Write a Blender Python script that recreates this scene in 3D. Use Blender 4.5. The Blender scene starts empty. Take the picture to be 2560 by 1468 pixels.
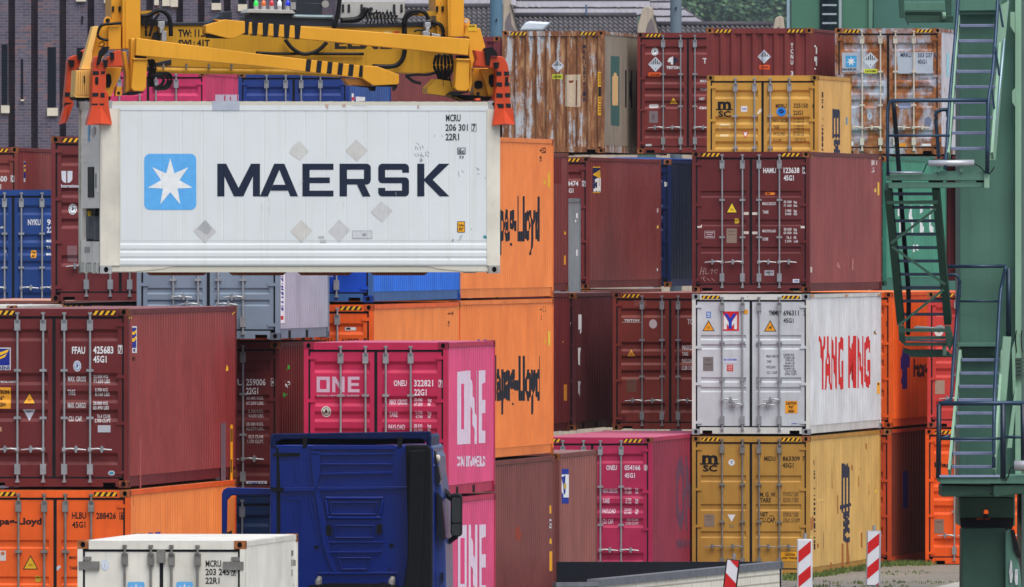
import bpy, math, random
from mathutils import Vector, Matrix

# ------------------------------------------------------------------ camera, sky, sun, exposure
scene = bpy.context.scene
COL = scene.collection
F, HZ, CX, CAMH = 42000.0, 600.0, 1280.0, 6.93      # focal length in photo pixels, horizon row, centre column, eye height
cam_data = bpy.data.cameras.new("camera")
cam = bpy.data.objects.new("camera", cam_data)
COL.objects.link(cam)
cam_data.sensor_width = 36.0
cam_data.lens = 36.0 * F / 2560.0
cam_data.shift_y = -(734.0 - HZ) / 2560.0
cam_data.clip_start = 1.0
cam_data.clip_end = 6000.0
cam_data.dof.use_dof = True
cam_data.dof.focus_distance = 300.0
cam_data.dof.aperture_fstop = 16.0
cam.location = (0, 0, CAMH)
cam.rotation_euler = (math.radians(90), 0, 0)
scene.camera = cam

SUN_EL, SUN_AZ = math.radians(62), math.radians(150)      # azimuth clockwise from +Y: high behind the camera, to the right
world = bpy.data.worlds.new("World")
scene.world = world
world.use_nodes = True
wn = world.node_tree
for n in list(wn.nodes):
    wn.nodes.remove(n)
w_out = wn.nodes.new("ShaderNodeOutputWorld")
w_bg = wn.nodes.new("ShaderNodeBackground")
w_sky = wn.nodes.new("ShaderNodeTexSky")
w_sky.sky_type = 'NISHITA'
w_sky.sun_disc = False
w_sky.sun_elevation = SUN_EL
w_sky.sun_rotation = SUN_AZ
w_sky.air_density = 1.0
w_sky.dust_density = 3.0
w_sky.ozone_density = 1.0
w_bg.inputs[1].default_value = 0.095
wn.links.new(w_sky.outputs[0], w_bg.inputs[0])
wn.links.new(w_bg.outputs[0], w_out.inputs[0])

sun_data = bpy.data.lights.new("sun", 'SUN')
sun_data.energy = 2.2
sun_data.angle = math.radians(60)
sun_data.color = (1.0, 0.96, 0.90)
sun = bpy.data.objects.new("sun", sun_data)
COL.objects.link(sun)
sdir = Vector((math.sin(SUN_AZ) * math.cos(SUN_EL), math.cos(SUN_AZ) * math.cos(SUN_EL), math.sin(SUN_EL)))
sun.location = sdir * 100
sun.rotation_euler = (-sdir).to_track_quat('-Z', 'Y').to_euler()

scene.view_settings.view_transform = 'Standard'
scene.view_settings.look = 'None'
scene.view_settings.exposure = 0.55
scene.view_settings.gamma = 1.0
scene.view_settings.use_curve_mapping = False

# ------------------------------------------------------------------ small helpers
rnd = random.Random(11)
ZO = {'%s%d' % (r, i + 1): (x, y) for r, y in zip('ABCD', (0, 360, 720, 1068)) for i, x in enumerate((0, 640, 1240, 1880))}
ZS = 3.64
ZSC = {}
for nm, ox, oy, sc in (('E1', 2180, 0, 6.68), ('E2', 2180, 700, 6.68), ('E3', 2300, 900, 9.765), ('E4', 2300, 1200, 5.435),
                       ('E5', 130, 0, 7.935), ('E6', 560, 0, 7.935), ('E7', 1020, 0, 7.935), ('S', 0, 0, 1.0)):
    ZO[nm] = (ox, oy)
    ZSC[nm] = sc


def sp(z, x, y):
    s = ZSC.get(z, ZS)
    return ZO[z][0] + x / s, ZO[z][1] + y / s


def at(px, py, D):
    return Vector(((px - CX) / F * D, D, CAMH - (py - HZ) / F * D))


def lin(c):
    return tuple((v / 255 / 12.92 if v <= 10 else ((v / 255 + 0.055) / 1.055) ** 2.4) for v in c) + (1.0,)


def tag(o, label=None, cat=None, group=None, kind=None):
    for k, v in (('label', label), ('category', cat), ('group', group), ('kind', kind)):
        if v:
            o[k] = v
    return o


def empty(name, loc, rz=0.0, label=None, cat=None, group=None):
    o = bpy.data.objects.new(name, None)
    o.empty_display_size = 0.3
    COL.objects.link(o)
    o.location = loc
    o.rotation_euler = (0, 0, rz)
    return tag(o, label, cat, group)


SPLIT = set('post_bolt plate_opening rubber_pad twistlock arm_grip black_stripes hinge_joint valve_block connectors round_sensor pipe_clamp cable_arm plug '
            'side_window mirror_arm door_trim cab_lock gusset_plate side_plate spacer lamp_bracket lamp_cable brace hinge_strap foot_bracket'.split())


class MB:
    """collects faces and links them as one mesh object"""
    def __init__(self):
        self.v, self.f, self.m = [], [], []

    def face(self, pts, m=0):
        i = len(self.v)
        self.v += [tuple(p) for p in pts]
        self.f.append(tuple(range(i, i + len(pts))))
        self.m.append(m)

    def box(self, x0, x1, y0, y1, z0, z1, m=0):
        i = len(self.v)
        self.v += [(x, y, z) for z in (z0, z1) for y in (y0, y1) for x in (x0, x1)]
        for q in ((0, 2, 3, 1), (4, 5, 7, 6), (0, 1, 5, 4), (2, 6, 7, 3), (0, 4, 6, 2), (1, 3, 7, 5)):
            self.f.append(tuple(i + k for k in q))
            self.m.append(m)

    def prism(self, pts, ax, d0, d1, m=0):
        """polygon in the plane across axis ax ('x': pts are (y,z); 'y': (x,z); 'z': (x,y)), extruded from d0 to d1"""
        def P(p, d):
            return (d, p[0], p[1]) if ax == 'x' else (p[0], d, p[1]) if ax == 'y' else (p[0], p[1], d)
        n = len(pts)
        i = len(self.v)
        self.v += [P(p, d0) for p in pts] + [P(p, d1) for p in pts]
        self.f.append(tuple(range(i, i + n)))
        self.f.append(tuple(range(i + 2 * n - 1, i + n - 1, -1)))
        self.m += [m, m]
        for k in range(n):
            j = (k + 1) % n
            self.f.append((i + k, i + n + k, i + n + j, i + j))
            self.m.append(m)

    def tube(self, pts, r, n=8, m=0, cap=True):
        pts = [Vector(p) for p in pts]
        rs = r if isinstance(r, (list, tuple)) else [r] * len(pts)
        i0 = len(self.v)
        for k, p in enumerate(pts):
            a = pts[max(k - 1, 0)]
            b = pts[min(k + 1, len(pts) - 1)]
            t = (b - a).normalized()
            u = t.cross(Vector((0, 0, 1)))
            if u.length < 1e-3:
                u = Vector((1, 0, 0))
            u.normalize()
            w = t.cross(u)
            for q in range(n):
                an = 2 * math.pi * q / n
                self.v.append(tuple(p + (u * math.cos(an) + w * math.sin(an)) * rs[k]))
        for k in range(len(pts) - 1):
            for q in range(n):
                q2 = (q + 1) % n
                self.f.append((i0 + k * n + q, i0 + k * n + q2, i0 + (k + 1) * n + q2, i0 + (k + 1) * n + q))
                self.m.append(m)
        if cap:
            self.f.append(tuple(i0 + q for q in range(n))[::-1])
            self.f.append(tuple(i0 + (len(pts) - 1) * n + q for q in range(n)))
            self.m += [m, m]

    def beam(self, p0, p1, w, h, m=0, up=(0, 0, 1)):
        """bar of rectangular section: w across, h along 'up'"""
        p0, p1 = Vector(p0), Vector(p1)
        t = (p1 - p0).normalized()
        s = t.cross(Vector(up)).normalized() * (w / 2)
        u = s.normalized().cross(t) * (h / 2)
        i = len(self.v)
        for p in (p0, p1):
            self.v += [tuple(p + s + u), tuple(p - s + u), tuple(p - s - u), tuple(p + s - u)]
        for q in ((3, 2, 1, 0), (4, 5, 6, 7), (0, 1, 5, 4), (1, 2, 6, 5), (2, 3, 7, 6), (3, 0, 4, 7)):
            self.f.append(tuple(i + k for k in q))
            self.m.append(m)

    def mesh(self, name):
        me = bpy.data.meshes.new(name)
        me.from_pydata(self.v, [], self.f)
        me.polygons.foreach_set('material_index', self.m)
        me.update()
        return me

    def pieces(self):
        """face lists of the parts that stand clear of each other"""
        n = len(self.v)
        par = list(range(n))

        def find(i):
            while par[i] != i:
                par[i] = par[par[i]]
                i = par[i]
            return i
        for f in self.f:
            for k in f[1:]:
                par[find(k)] = find(f[0])
        isl = {}
        for i in range(n):
            isl.setdefault(find(i), []).append(i)
        keys = list(isl)
        bb = [([min(self.v[i][a] for i in isl[k]) for a in range(3)], [max(self.v[i][a] for i in isl[k]) for a in range(3)]) for k in keys]
        sz = [max(h - l for l, h in zip(*b)) for b in bb]
        pp = list(range(len(keys)))

        def fp(i):
            while pp[i] != i:
                i = pp[i]
            return i
        for i in range(len(keys)):
            for j in range(i + 1, len(keys)):
                g = math.sqrt(sum(max(0, bb[j][0][a] - bb[i][1][a], bb[i][0][a] - bb[j][1][a]) ** 2 for a in range(3)))
                if g <= max(0.02, 0.5 * max(sz[i], sz[j])):
                    pp[fp(j)] = fp(i)
        of = {k: fp(i) for i, k in enumerate(keys)}
        out = {}
        for fi, f in enumerate(self.f):
            out.setdefault(of[find(f[0])], []).append(fi)
        return list(out.values())

    def build(self, name, mats, parent=None, smooth=False, bevel=0.0, segs=2):
        if name in SPLIT:
            ps = self.pieces()
            if len(ps) > 1:
                first = None
                for fl in ps:
                    b = MB()
                    for fi in fl:
                        b.f.append(self.f[fi])
                        b.m.append(self.m[fi])
                    used = sorted({i for f in b.f for i in f})
                    ix = {o: k for k, o in enumerate(used)}
                    b.v = [self.v[i] for i in used]
                    b.f = [tuple(ix[i] for i in f) for f in b.f]
                    o = b.link(name, mats, parent, smooth, bevel, segs)
                    first = first or o
                return first
        return self.link(name, mats, parent, smooth, bevel, segs)

    def link(self, name, mats, parent=None, smooth=False, bevel=0.0, segs=2):
        me = self.mesh(name)
        for m in (mats if isinstance(mats, (list, tuple)) else [mats]):
            me.materials.append(m)
        o = bpy.data.objects.new(name, me)
        COL.objects.link(o)
        if parent:
            o.parent = parent
        if smooth:
            me.polygons.foreach_set('use_smooth', [True] * len(me.polygons))
        if bevel:
            b = o.modifiers.new('bevel', 'BEVEL')
            b.width = bevel
            b.segments = segs
            b.limit_method = 'ANGLE'
        return o


def bez(pts, n=6):
    """smooth polyline through pts (Catmull-Rom)"""
    P = [Vector(p) for p in pts]
    P = [P[0] * 2 - P[1]] + P + [P[-1] * 2 - P[-2]]
    out = []
    for i in range(1, len(P) - 2):
        for k in range(n):
            t = k / n
            a, b, c, d = P[i - 1], P[i], P[i + 1], P[i + 2]
            out.append(0.5 * ((2 * b) + (c - a) * t + (2 * a - 5 * b + 4 * c - d) * t * t + (3 * b - a - 3 * c + d) * t ** 3))
    out.append(P[-2])
    return out


# ------------------------------------------------------------------ materials
def new_mat(name):
    m = bpy.data.materials.new(name)
    m.use_nodes = True
    nt = m.node_tree
    b = nt.nodes['Principled BSDF']
    return m, nt, b


def mix(nt, fac, a, b, blend='MIX'):
    n = nt.nodes.new('ShaderNodeMix')
    n.data_type = 'RGBA'
    n.blend_type = blend
    for k, v in ((0, fac), (6, a), (7, b)):
        if hasattr(v, 'links') or hasattr(v, 'is_linked'):
            nt.links.new(v, n.inputs[k])
        else:
            n.inputs[k].default_value = v
    return n.outputs[2]


def noise(nt, vec, scale, detail=4, rough=0.6, dist=0.0):
    n = nt.nodes.new('ShaderNodeTexNoise')
    n.inputs['Scale'].default_value = scale
    n.inputs['Detail'].default_value = detail
    n.inputs['Roughness'].default_value = rough
    n.inputs['Distortion'].default_value = dist
    if vec is not None:
        nt.links.new(vec, n.inputs['Vector'])
    return n.outputs['Fac']


def ramp(nt, fac, stops):
    n = nt.nodes.new('ShaderNodeValToRGB')
    e = n.color_ramp.elements
    while len(e) < len(stops):
        e.new(0.5)
    for i, (p, c) in enumerate(stops):
        e[i].position = p
        e[i].color = c if len(c) == 4 else tuple(c) + (1,)
    nt.links.new(fac, n.inputs[0])
    return n.outputs[0]


def mathn(nt, op, a, b=None):
    n = nt.nodes.new('ShaderNodeMath')
    n.operation = op
    for k, v in ((0, a), (1, b)):
        if v is None:
            continue
        if hasattr(v, 'is_linked'):
            nt.links.new(v, n.inputs[k])
        else:
            n.inputs[k].default_value = v
    return n.outputs[0]


def mapping(nt, scale=(1, 1, 1), loc=(0, 0, 0), coord='Object'):
    tc = nt.nodes.new('ShaderNodeTexCoord')
    mp = nt.nodes.new('ShaderNodeMapping')
    mp.inputs['Scale'].default_value = scale
    mp.inputs['Location'].default_value = loc
    nt.links.new(tc.outputs[coord], mp.inputs['Vector'])
    return mp.outputs[0]


def bump(nt, b, h, strength=0.3, dist=0.01):
    n = nt.nodes.new('ShaderNodeBump')
    n.inputs['Strength'].default_value = strength
    n.inputs['Distance'].default_value = dist
    nt.links.new(h, n.inputs['Height'])
    nt.links.new(n.outputs[0], b.inputs['Normal'])


def G(v):
    return (v, v, v, 1)


def paint(name, rgb, rough=0.5, var=0.16, streak=0.22, rust=0.0, dirt=(70, 55, 48), spots=0.0, coat=0.0, spec=0.3):
    """weathered paint on steel: tone drift, vertical run-off streaks, chips and rust"""
    m, nt, b = new_mat(name)
    off = (rnd.uniform(-50, 50), rnd.uniform(-50, 50), rnd.uniform(-50, 50))
    base = lin(rgb)
    v = mapping(nt, (1, 1, 1), off)
    vs = mapping(nt, (9, 9, 0.35), off)
    n1 = noise(nt, v, 0.9, 5, 0.6)
    dark = tuple(c * (1 - var) for c in base[:3]) + (1,)
    lite = tuple(min(1, c * (1 + var) + 0.006) for c in base[:3]) + (1,)
    col = ramp(nt, n1, [(0.3, dark), (0.7, lite)])
    n2 = noise(nt, vs, 1.0, 5, 0.65)
    sf = ramp(nt, n2, [(0.52, G(0)), (0.75, G(1))])
    sfm = mathn(nt, 'MULTIPLY', sf, streak)
    col = mix(nt, sfm, col, lin(dirt))
    # pale scuffs
    n3 = noise(nt, mapping(nt, (7, 7, 2.2), (off[1], off[2], off[0])), 2.2, 6, 0.7)
    sc = mathn(nt, 'MULTIPLY', ramp(nt, n3, [(0.66, G(0)), (0.74, G(1))]), 0.07)
    pale = tuple(c * 0.6 + 0.22 for c in base[:3]) + (1,)
    col = mix(nt, sc, col, pale)
    rgh = None
    if rust > 0 or spots > 0:
        vr = mapping(nt, (1, 1, 0.45), (off[2], off[0], off[1]))
        nr = noise(nt, vr, 1.6, 9, 0.72, 0.3)
        th = 0.78 - 0.42 * rust if rust > 0 else 0.72
        rf = ramp(nt, nr, [(th - 0.05, G(0)), (th + 0.06, G(1))])
        nc = noise(nt, v, 6.0, 6, 0.7)
        rc = ramp(nt, nc, [(0.3, lin((92, 52, 32))), (0.5, lin((146, 88, 50))), (0.72, lin((188, 130, 84)))])
        if spots > 0:
            ns = noise(nt, mapping(nt, (3, 3, 1.5), off), 3.0, 7, 0.75)
            sp_ = mathn(nt, 'MULTIPLY', ramp(nt, ns, [(0.70 - spots * 0.1, G(0)), (0.74 - spots * 0.1, G(1))]), 0.8)
            rf = sp_ if rust <= 0 else mathn(nt, 'MAXIMUM', rf, sp_)
        col = mix(nt, rf, col, rc)
        rgh = mathn(nt, 'MULTIPLY_ADD', rf, 0.3)
        rgh.node.inputs[2].default_value = rough
    nt.links.new(col, b.inputs['Base Color'])
    if rgh is not None:
        nt.links.new(rgh, b.inputs['Roughness'])
    else:
        nt.links.new(ramp(nt, n2, [(0.3, G(rough - 0.06)), (0.8, G(min(1, rough + 0.14)))]), b.inputs['Roughness'])
    if coat:
        b.inputs['Coat Weight'].default_value = coat
        b.inputs['Coat Roughness'].default_value = 0.12
    b.inputs['Specular IOR Level'].default_value = spec
    hb = noise(nt, v, 2.3, 3, 0.5)
    bump(nt, b, hb, 0.25, 0.012)
    return m


def gloss_paint(name, rgb, rough=0.22, spec=0.4):
    m, nt, b = new_mat(name)
    base = lin(rgb)
    n1 = noise(nt, mapping(nt), 1.3, 5, 0.6)
    nt.links.new(ramp(nt, n1, [(0.3, tuple(c * 0.88 for c in base[:3])), (0.7, base)]), b.inputs['Base Color'])
    nt.links.new(ramp(nt, noise(nt, mapping(nt), 4, 5, 0.7), [(0.3, G(rough)), (0.8, G(rough + 0.16))]), b.inputs['Roughness'])
    b.inputs['Specular IOR Level'].default_value = spec
    return m


def rust_paint(name):
    """white paint eaten away in long vertical runs of tan and brown rust"""
    m, nt, b = new_mat(name)
    off = (3.7, 9.1, 2.2)
    v = mapping(nt, (1, 1, 1), off)
    n1 = noise(nt, mapping(nt, (5.5, 5.5, 0.5), off), 1.0, 7, 0.66)
    n2 = noise(nt, mapping(nt, (9, 9, 1.8), off), 1.0, 7, 0.7, 0.5)
    n3 = noise(nt, v, 5.0, 7, 0.75)
    rc = ramp(nt, n2, [(0.30, lin((98, 58, 36))), (0.48, lin((138, 88, 54))), (0.62, lin((184, 140, 98))), (0.75, lin((206, 176, 140)))])
    rc = mix(nt, mathn(nt, 'MULTIPLY', ramp(nt, n3, [(0.54, G(0)), (0.66, G(1))]), 0.55), rc, lin((118, 66, 36)))
    # paint kept in the fold troughs; dark stripes put fold shading into the colour
    sx = nt.nodes.new('ShaderNodeSeparateXYZ')
    nt.links.new(mapping(nt), sx.inputs[0])
    wv = mathn(nt, 'SINE', mathn(nt, 'MULTIPLY_ADD', sx.outputs[0], 2 * math.pi / 0.2464))
    wv.node.inputs[0].default_value = 0
    nt.links.new(mathn(nt, 'MULTIPLY', sx.outputs[0], 2 * math.pi / 0.2464), wv.node.inputs[0])
    rc = mix(nt, mathn(nt, 'MULTIPLY', ramp(nt, mathn(nt, 'MULTIPLY', wv, 1.0), [(0.3, G(0)), (0.9, G(1))]), 0.45), rc, lin((104, 60, 36)))
    f = ramp(nt, mathn(nt, 'ADD', mathn(nt, 'ADD', mathn(nt, 'MULTIPLY', n1, 0.75), mathn(nt, 'MULTIPLY', n3, 0.25)), mathn(nt, 'MULTIPLY', wv, -0.035)), [(0.535, G(0)), (0.59, G(1))])
    nt.links.new(mix(nt, f, rc, lin((184, 190, 196))), b.inputs['Base Color'])
    b.inputs['Roughness'].default_value = 0.75
    bump(nt, b, n3, 0.4, 0.008)
    return m


PLAIN = {}


def plain(rgb, rough=0.5, metal=0.0, var=0.10, scale=6.0, key=None):
    k = (tuple(rgb), rough, metal, var, scale)
    if k in PLAIN:
        return PLAIN[k]
    m, nt, b = new_mat('surface_%d_%d_%d' % tuple(rgb))
    base = lin(rgb)
    n1 = noise(nt, mapping(nt), scale, 6, 0.65)
    col = ramp(nt, n1, [(0.25, tuple(c * (1 - var) for c in base[:3])), (0.75, tuple(min(1, c * (1 + var) + 0.003) for c in base[:3]))])
    nt.links.new(col, b.inputs['Base Color'])
    b.inputs['Roughness'].default_value = rough
    b.inputs['Metallic'].default_value = metal
    b.inputs['Specular IOR Level'].default_value = 0.5 if metal else 0.22
    PLAIN[k] = m
    return m


STEEL = plain((165, 168, 172), 0.42, 0.55, 0.22, 5)
STEEL_OLD = plain((128, 126, 122), 0.55, 0.35, 0.3, 6)
RUBBER = plain((17, 20, 25), 0.65, 0.0, 0.3, 4)
BLACK = plain((9, 10, 13), 0.6)
DARKIN = plain((22, 20, 20), 0.9)

# ------------------------------------------------------------------ lettering
GL = {}


def load_glyphs():
    chars = "ABCDEFGHIJKLMNOPQRSTUVWXYZabcdefghijklmnopqrstuvwxyz0123456789.,:-'/|<> \""
    for wt, off in (('r', 0.024), ('b', 0.040)):
        cu = bpy.data.curves.new('glyph', 'FONT')
        cu.resolution_u = 2
        cu.offset = off
        ob = bpy.data.objects.new('glyph', cu)
        COL.objects.link(ob)

        def get(s):
            cu.body = s
            bpy.context.view_layer.update()
            dg = bpy.context.evaluated_depsgraph_get()
            me = ob.evaluated_get(dg).to_mesh()
            vs = [(v.co.x, v.co.y) for v in me.vertices]
            fs = [tuple(p.vertices) for p in me.polygons]
            ob.evaluated_get(dg).to_mesh_clear()
            return vs, fs

        def wid(s):
            vs, _ = get(s)
            return max(x for x, y in vs) - min(x for x, y in vs)
        vs, _ = get('H')
        cap = max(y for x, y in vs)
        hh = wid('HH')
        for c in chars:
            adv = wid('H' + c + 'H') - hh
            if c == ' ':
                GL[wt, c] = (adv / cap, [])
                continue
            vs, fs = get(c)
            GL[wt, c] = (adv / cap, [[(vs[i][0] / cap, vs[i][1] / cap) for i in f] for f in fs])
        bpy.data.objects.remove(ob)


load_glyphs()


def text_polys(s, wt='r'):
    """polygons of a line of text, cap height 1, x from 0 to width"""
    x, out = 0.0, []
    for c in s:
        adv, ps = GL[wt, c]
        out += [[(px + x, py) for px, py in p] for p in ps]
        x += adv
    xs = [p[0] for q in out for p in q]
    x0, x1 = min(xs), max(xs)
    hs = 1.0
    if all(c in 'acemnorsuvwxz' for c in s):          # all small letters: let the x-height fill the given height
        hs = 1.0 / max(p[1] for q in out for p in q)
    return [[(px - x0, py * hs) for px, py in p] for p in out], x1 - x0


def clip_half(poly, ax, v, keep_ge):
    out = []
    n = len(poly)
    for i in range(n):
        a, b = poly[i], poly[(i + 1) % n]
        ina = (a[ax] >= v) == keep_ge
        inb = (b[ax] >= v) == keep_ge
        if ina:
            out.append(a)
        if ina != inb and abs(b[ax] - a[ax]) > 1e-9:
            t = (v - a[ax]) / (b[ax] - a[ax])
            out.append((a[0] + t * (b[0] - a[0]), a[1] + t * (b[1] - a[1])))
    return out


class Surf:
    """a flat or folded face: kind 'front' looks to -y with (a,b)=(x,z); 'side' looks to +x with (a,b)=(y,z)"""
    def __init__(self, kind, prof, ax=0):
        self.kind, self.prof, self.ax = kind, prof, ax     # prof: [(coordinate, offset)] offset = x or y of the face

    def off(self, t):
        p = self.prof
        if t <= p[0][0]:
            return p[0][1]
        lo, hi = 0, len(p) - 1
        if t >= p[hi][0]:
            return p[hi][1]
        while hi - lo > 1:
            mid = (lo + hi) // 2
            if p[mid][0] <= t:
                lo = mid
            else:
                hi = mid
        (t0, o0), (t1, o1) = p[lo], p[hi]
        return o0 + (o1 - o0) * (t - t0) / (t1 - t0) if t1 > t0 else o0

    def put(self, mb, poly, m, eps):
        sg = -1 if self.kind == 'front' else 1
        ax = self.ax
        lo = min(p[ax] for p in poly)
        hi = max(p[ax] for p in poly)
        br = [t for t, o in self.prof if lo + 1e-6 < t < hi - 1e-6]
        pieces = []
        rest = poly
        for t in br:
            a = clip_half(rest, ax, t, False)
            if len(a) >= 3:
                pieces.append(a)
            rest = clip_half(rest, ax, t, True)
            if len(rest) < 3:
                break
        if len(rest) >= 3:
            pieces.append(rest)
        for pc in pieces:
            c = sum(p[ax] for p in pc) / len(pc)
            # evaluate the fold inside this strip only, so steps stay sharp
            pts = []
            for p in pc:
                t = p[ax] + (c - p[ax]) * 1e-4
                d = self.off(t) + sg * eps
                pts.append((p[0], d, p[1]) if self.kind == 'front' else (d, p[0], p[1]))
            mb.face(pts, m)


class Deco:
    """lettering, stickers and marks laid on a face, measured in zoom coordinates of the photograph"""
    def __init__(self, root, surf, zone, parent=None):
        self.root, self.s, self.z, self.items, self.name = root, surf, zone, [], 'lettering'
        self.parent = parent or root
        self.groups = []

    def zone(self, z):
        self.z = z
        return self

    def conv(self, x, y, z=None):
        px, py = sp(z or self.z, x, y)
        o = Vector((0, 0, CAMH))
        d = Vector(((px - CX) / F, 1.0, -(py - HZ) / F))
        rz = self.root.rotation_euler[2]
        R = Matrix.Rotation(-rz, 3, 'Z')
        ol = R @ (o - Vector(self.root.location))
        dl = R @ d
        k = 1 if self.s.kind == 'front' else 0
        ref = self.s.prof[0][1]
        t = (ref - ol[k]) / dl[k]
        p = ol + dl * t
        return (p[0], p[2]) if k == 1 else (p[1], p[2])

    def part(self, name):
        if self.items:
            self.groups.append((self.name, self.items))
        self.name, self.items = name, []
        return self

    def p(self, pts, col):
        self.items.append(([[self.conv(*q) for q in pts]], col))
        return self

    def r(self, x0, y0, x1, y1, col):
        return self.p([(x0, y0), (x1, y0), (x1, y1), (x0, y1)], col)

    def e(self, cx, cy, rx, ry, col, n=18):
        return self.p([(cx + rx * math.cos(2 * math.pi * k / n), cy + ry * math.sin(2 * math.pi * k / n)) for k in range(n)], col)

    def line(self, x0, y0, x1, y1, w, col):
        dx, dy = x1 - x0, y1 - y0
        l = math.hypot(dx, dy) or 1
        nx, ny = -dy / l * w / 2, dx / l * w / 2
        return self.p([(x0 + nx, y0 + ny), (x1 + nx, y1 + ny), (x1 - nx, y1 - ny), (x0 - nx, y0 - ny)], col)

    def frame(self, x0, y0, x1, y1, w, col):
        self.r(x0, y0, x1, y0 + w, col)
        self.r(x0, y1 - w, x1, y1, col)
        self.r(x0, y0 + w, x0 + w, y1 - w, col)
        return self.r(x1 - w, y0 + w, x1, y1 - w, col)

    def t(self, x0, y0, x1, y1, s, col, wt='r', vert=False):
        """text filling x0..x1, cap top y0, baseline y1"""
        polys, w = text_polys(s, wt)
        if vert:
            # one letter under the other
            n = len(s)
            out = []
            for i, c in enumerate(s):
                if c == ' ':
                    continue
                q, cw = text_polys(c, wt)
                ya, yb = y0 + (y1 - y0) * i / n, y0 + (y1 - y0) * (i + 0.78) / n
                out += [[self.conv(x0 + (x1 - x0) * (px / cw), yb + (ya - yb) * py) for px, py in p] for p in q]
            self.items.append((out, col))
            return self
        A, B, C_ = self.conv(x0, y1), self.conv(x1, y1), self.conv(x0, y0)
        out = []
        for p in polys:
            out.append([(A[0] + (B[0] - A[0]) * px / w + (C_[0] - A[0]) * py, A[1] + (B[1] - A[1]) * px / w + (C_[1] - A[1]) * py) for px, py in p])
        self.items.append((out, col))
        return self

    def done(self):
        self.part('')
        placed = []
        for name, items in self.groups:
            rec = []
            for polys, col in items:
                xs = [q[0] for p in polys for q in p]
                zs = [q[1] for p in polys for q in p]
                bb = (min(xs), max(xs), min(zs), max(zs))
                lay = 0
                for b2, l2 in placed:
                    if bb[0] < b2[1] and bb[1] > b2[0] and bb[2] < b2[3] and bb[3] > b2[2]:
                        lay = max(lay, l2 + 1)
                placed.append((bb, lay))
                rec.append((polys, col, bb, lay))
            # marks that lie close together make one part, others a part of their own
            cl = []
            for r in rec:
                b = r[2]
                hit = [c for c in cl if any(b[0] - 0.13 < q[2][1] and b[1] + 0.13 > q[2][0] and b[2] - 0.13 < q[2][3] and b[3] + 0.13 > q[2][2] for q in c)]
                cl = [c for c in cl if c not in hit] + [sum(hit, []) + [r]]
            for c in cl:
                mb = MB()
                mats, idx = [], {}
                for polys, col, bb, lay in c:
                    if col not in idx:
                        idx[col] = len(mats)
                        mats.append(plain(col, 0.5, 0.0, 0.10, 9))
                    for q in polys:
                        self.s.put(mb, q, idx[col], 0.0035 + 0.0022 * lay)
                if mb.f:
                    mb.build(name, mats, self.parent)
        self.groups = []


WHT, BLK, YEL, NAVY, RED, BLU, ORG, GRY = (225, 228, 230), (22, 24, 28), (240, 190, 40), (25, 38, 62), (205, 45, 42), (30, 55, 165), (235, 165, 45), (150, 148, 148)

# ------------------------------------------------------------------ shipping containers
CW = 2.438
BANDS = {
    'A': [(0.43, 0.10), (1.14, 0.10), (1.43, 0.10), (1.73, 0.10), (2.43, 0.10)],
    'B': [(0.88, 0.07), (1.47, 0.07), (2.03, 0.07)],
    'C': [(0.90, 0.055), (1.09, 0.055), (1.77, 0.055), (1.97, 0.055)],
    'S': [(0.42, 0.10), (0.99, 0.09), (1.25, 0.09), (1.53, 0.09), (2.18, 0.10)],
    'N': [],
}


def casting(mb, cx, cy, cz, sx, sy, m, mh):
    """corner casting: block with an oval hole in the end face and one in the side face; sx, sy = outward signs"""
    w, l, h = 0.162, 0.178, 0.118
    x1, y1 = cx, cy                       # outer corner
    x0, y0 = cx - sx * w, cy - sy * l
    z0, z1 = cz, cz + h
    n = 12

    def ring(fn, wd):
        rect = [(0, 0), (wd, 0), (wd, h), (0, h)]
        el = [(wd / 2 + 0.036 * math.cos(2 * math.pi * k / n + math.pi / 4), h / 2 + 0.043 * math.sin(2 * math.pi * k / n + math.pi / 4)) for k in range(n)]
        for c in range(4):
            k0 = {2: 0, 3: n // 4, 0: n // 2, 1: 3 * n // 4}[c]
            arc = [el[(k0 + j) % n] for j in range(n // 4 + 1)]
            nxt = rect[(c + 1) % 4]
            mb.face([fn(*rect[c], 0)] + [fn(*nxt, 0)] + [fn(*q, 0) for q in arc[::-1]], m)
        for k in range(n):
            a, b = el[k], el[(k + 1) % n]
            mb.face([fn(*a, 0), fn(*b, 0), fn(*b, 0.035), fn(*a, 0.035)], mh)
        mb.face([fn(*q, 0.035) for q in el], mh)
    ring(lambda u, v, d: (x1 - sx * u, y1 - sy * d, z0 + v), w)
    ring(lambda u, v, d: (x1 - sx * d, y1 - sy * u, z0 + v), l)
    mb.face([(x0, y0, z1), (x1, y0, z1), (x1, y1, z1), (x0, y1, z1)], m)
    mb.face([(x0, y0, z0), (x1, y0, z0), (x1, y1, z0), (x0, y1, z0)], m)
    mb.face([(x0, y0, z0), (x1, y0, z0), (x1, y0, z1), (x0, y0, z1)], m)
    mb.face([(x0, y0, z0), (x0, y1, z0), (x0, y1, z1), (x0, y0, z1)], m)


def corr(t0, t1, base, depth, pitch=0.278, flat=0.072, slope=0.068, sgn=-1):
    """trapezoid corrugation profile between t0 and t1: starts on the outer face"""
    n = max(1, round((t1 - t0 - flat) / pitch))
    p = (t1 - t0) / (n + flat / pitch)
    k = p / pitch
    out = []
    t = t0
    for i in range(n):
        out += [(t, base), (t + flat * k, base), (t + (flat + slope) * k, base + sgn * depth), (t + (pitch - slope) * k, base + sgn * depth)]
        t += p
    out += [(t, base), (t1, base)]
    return out


GROUP = 'shipping containers in the terminal yard'


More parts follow.
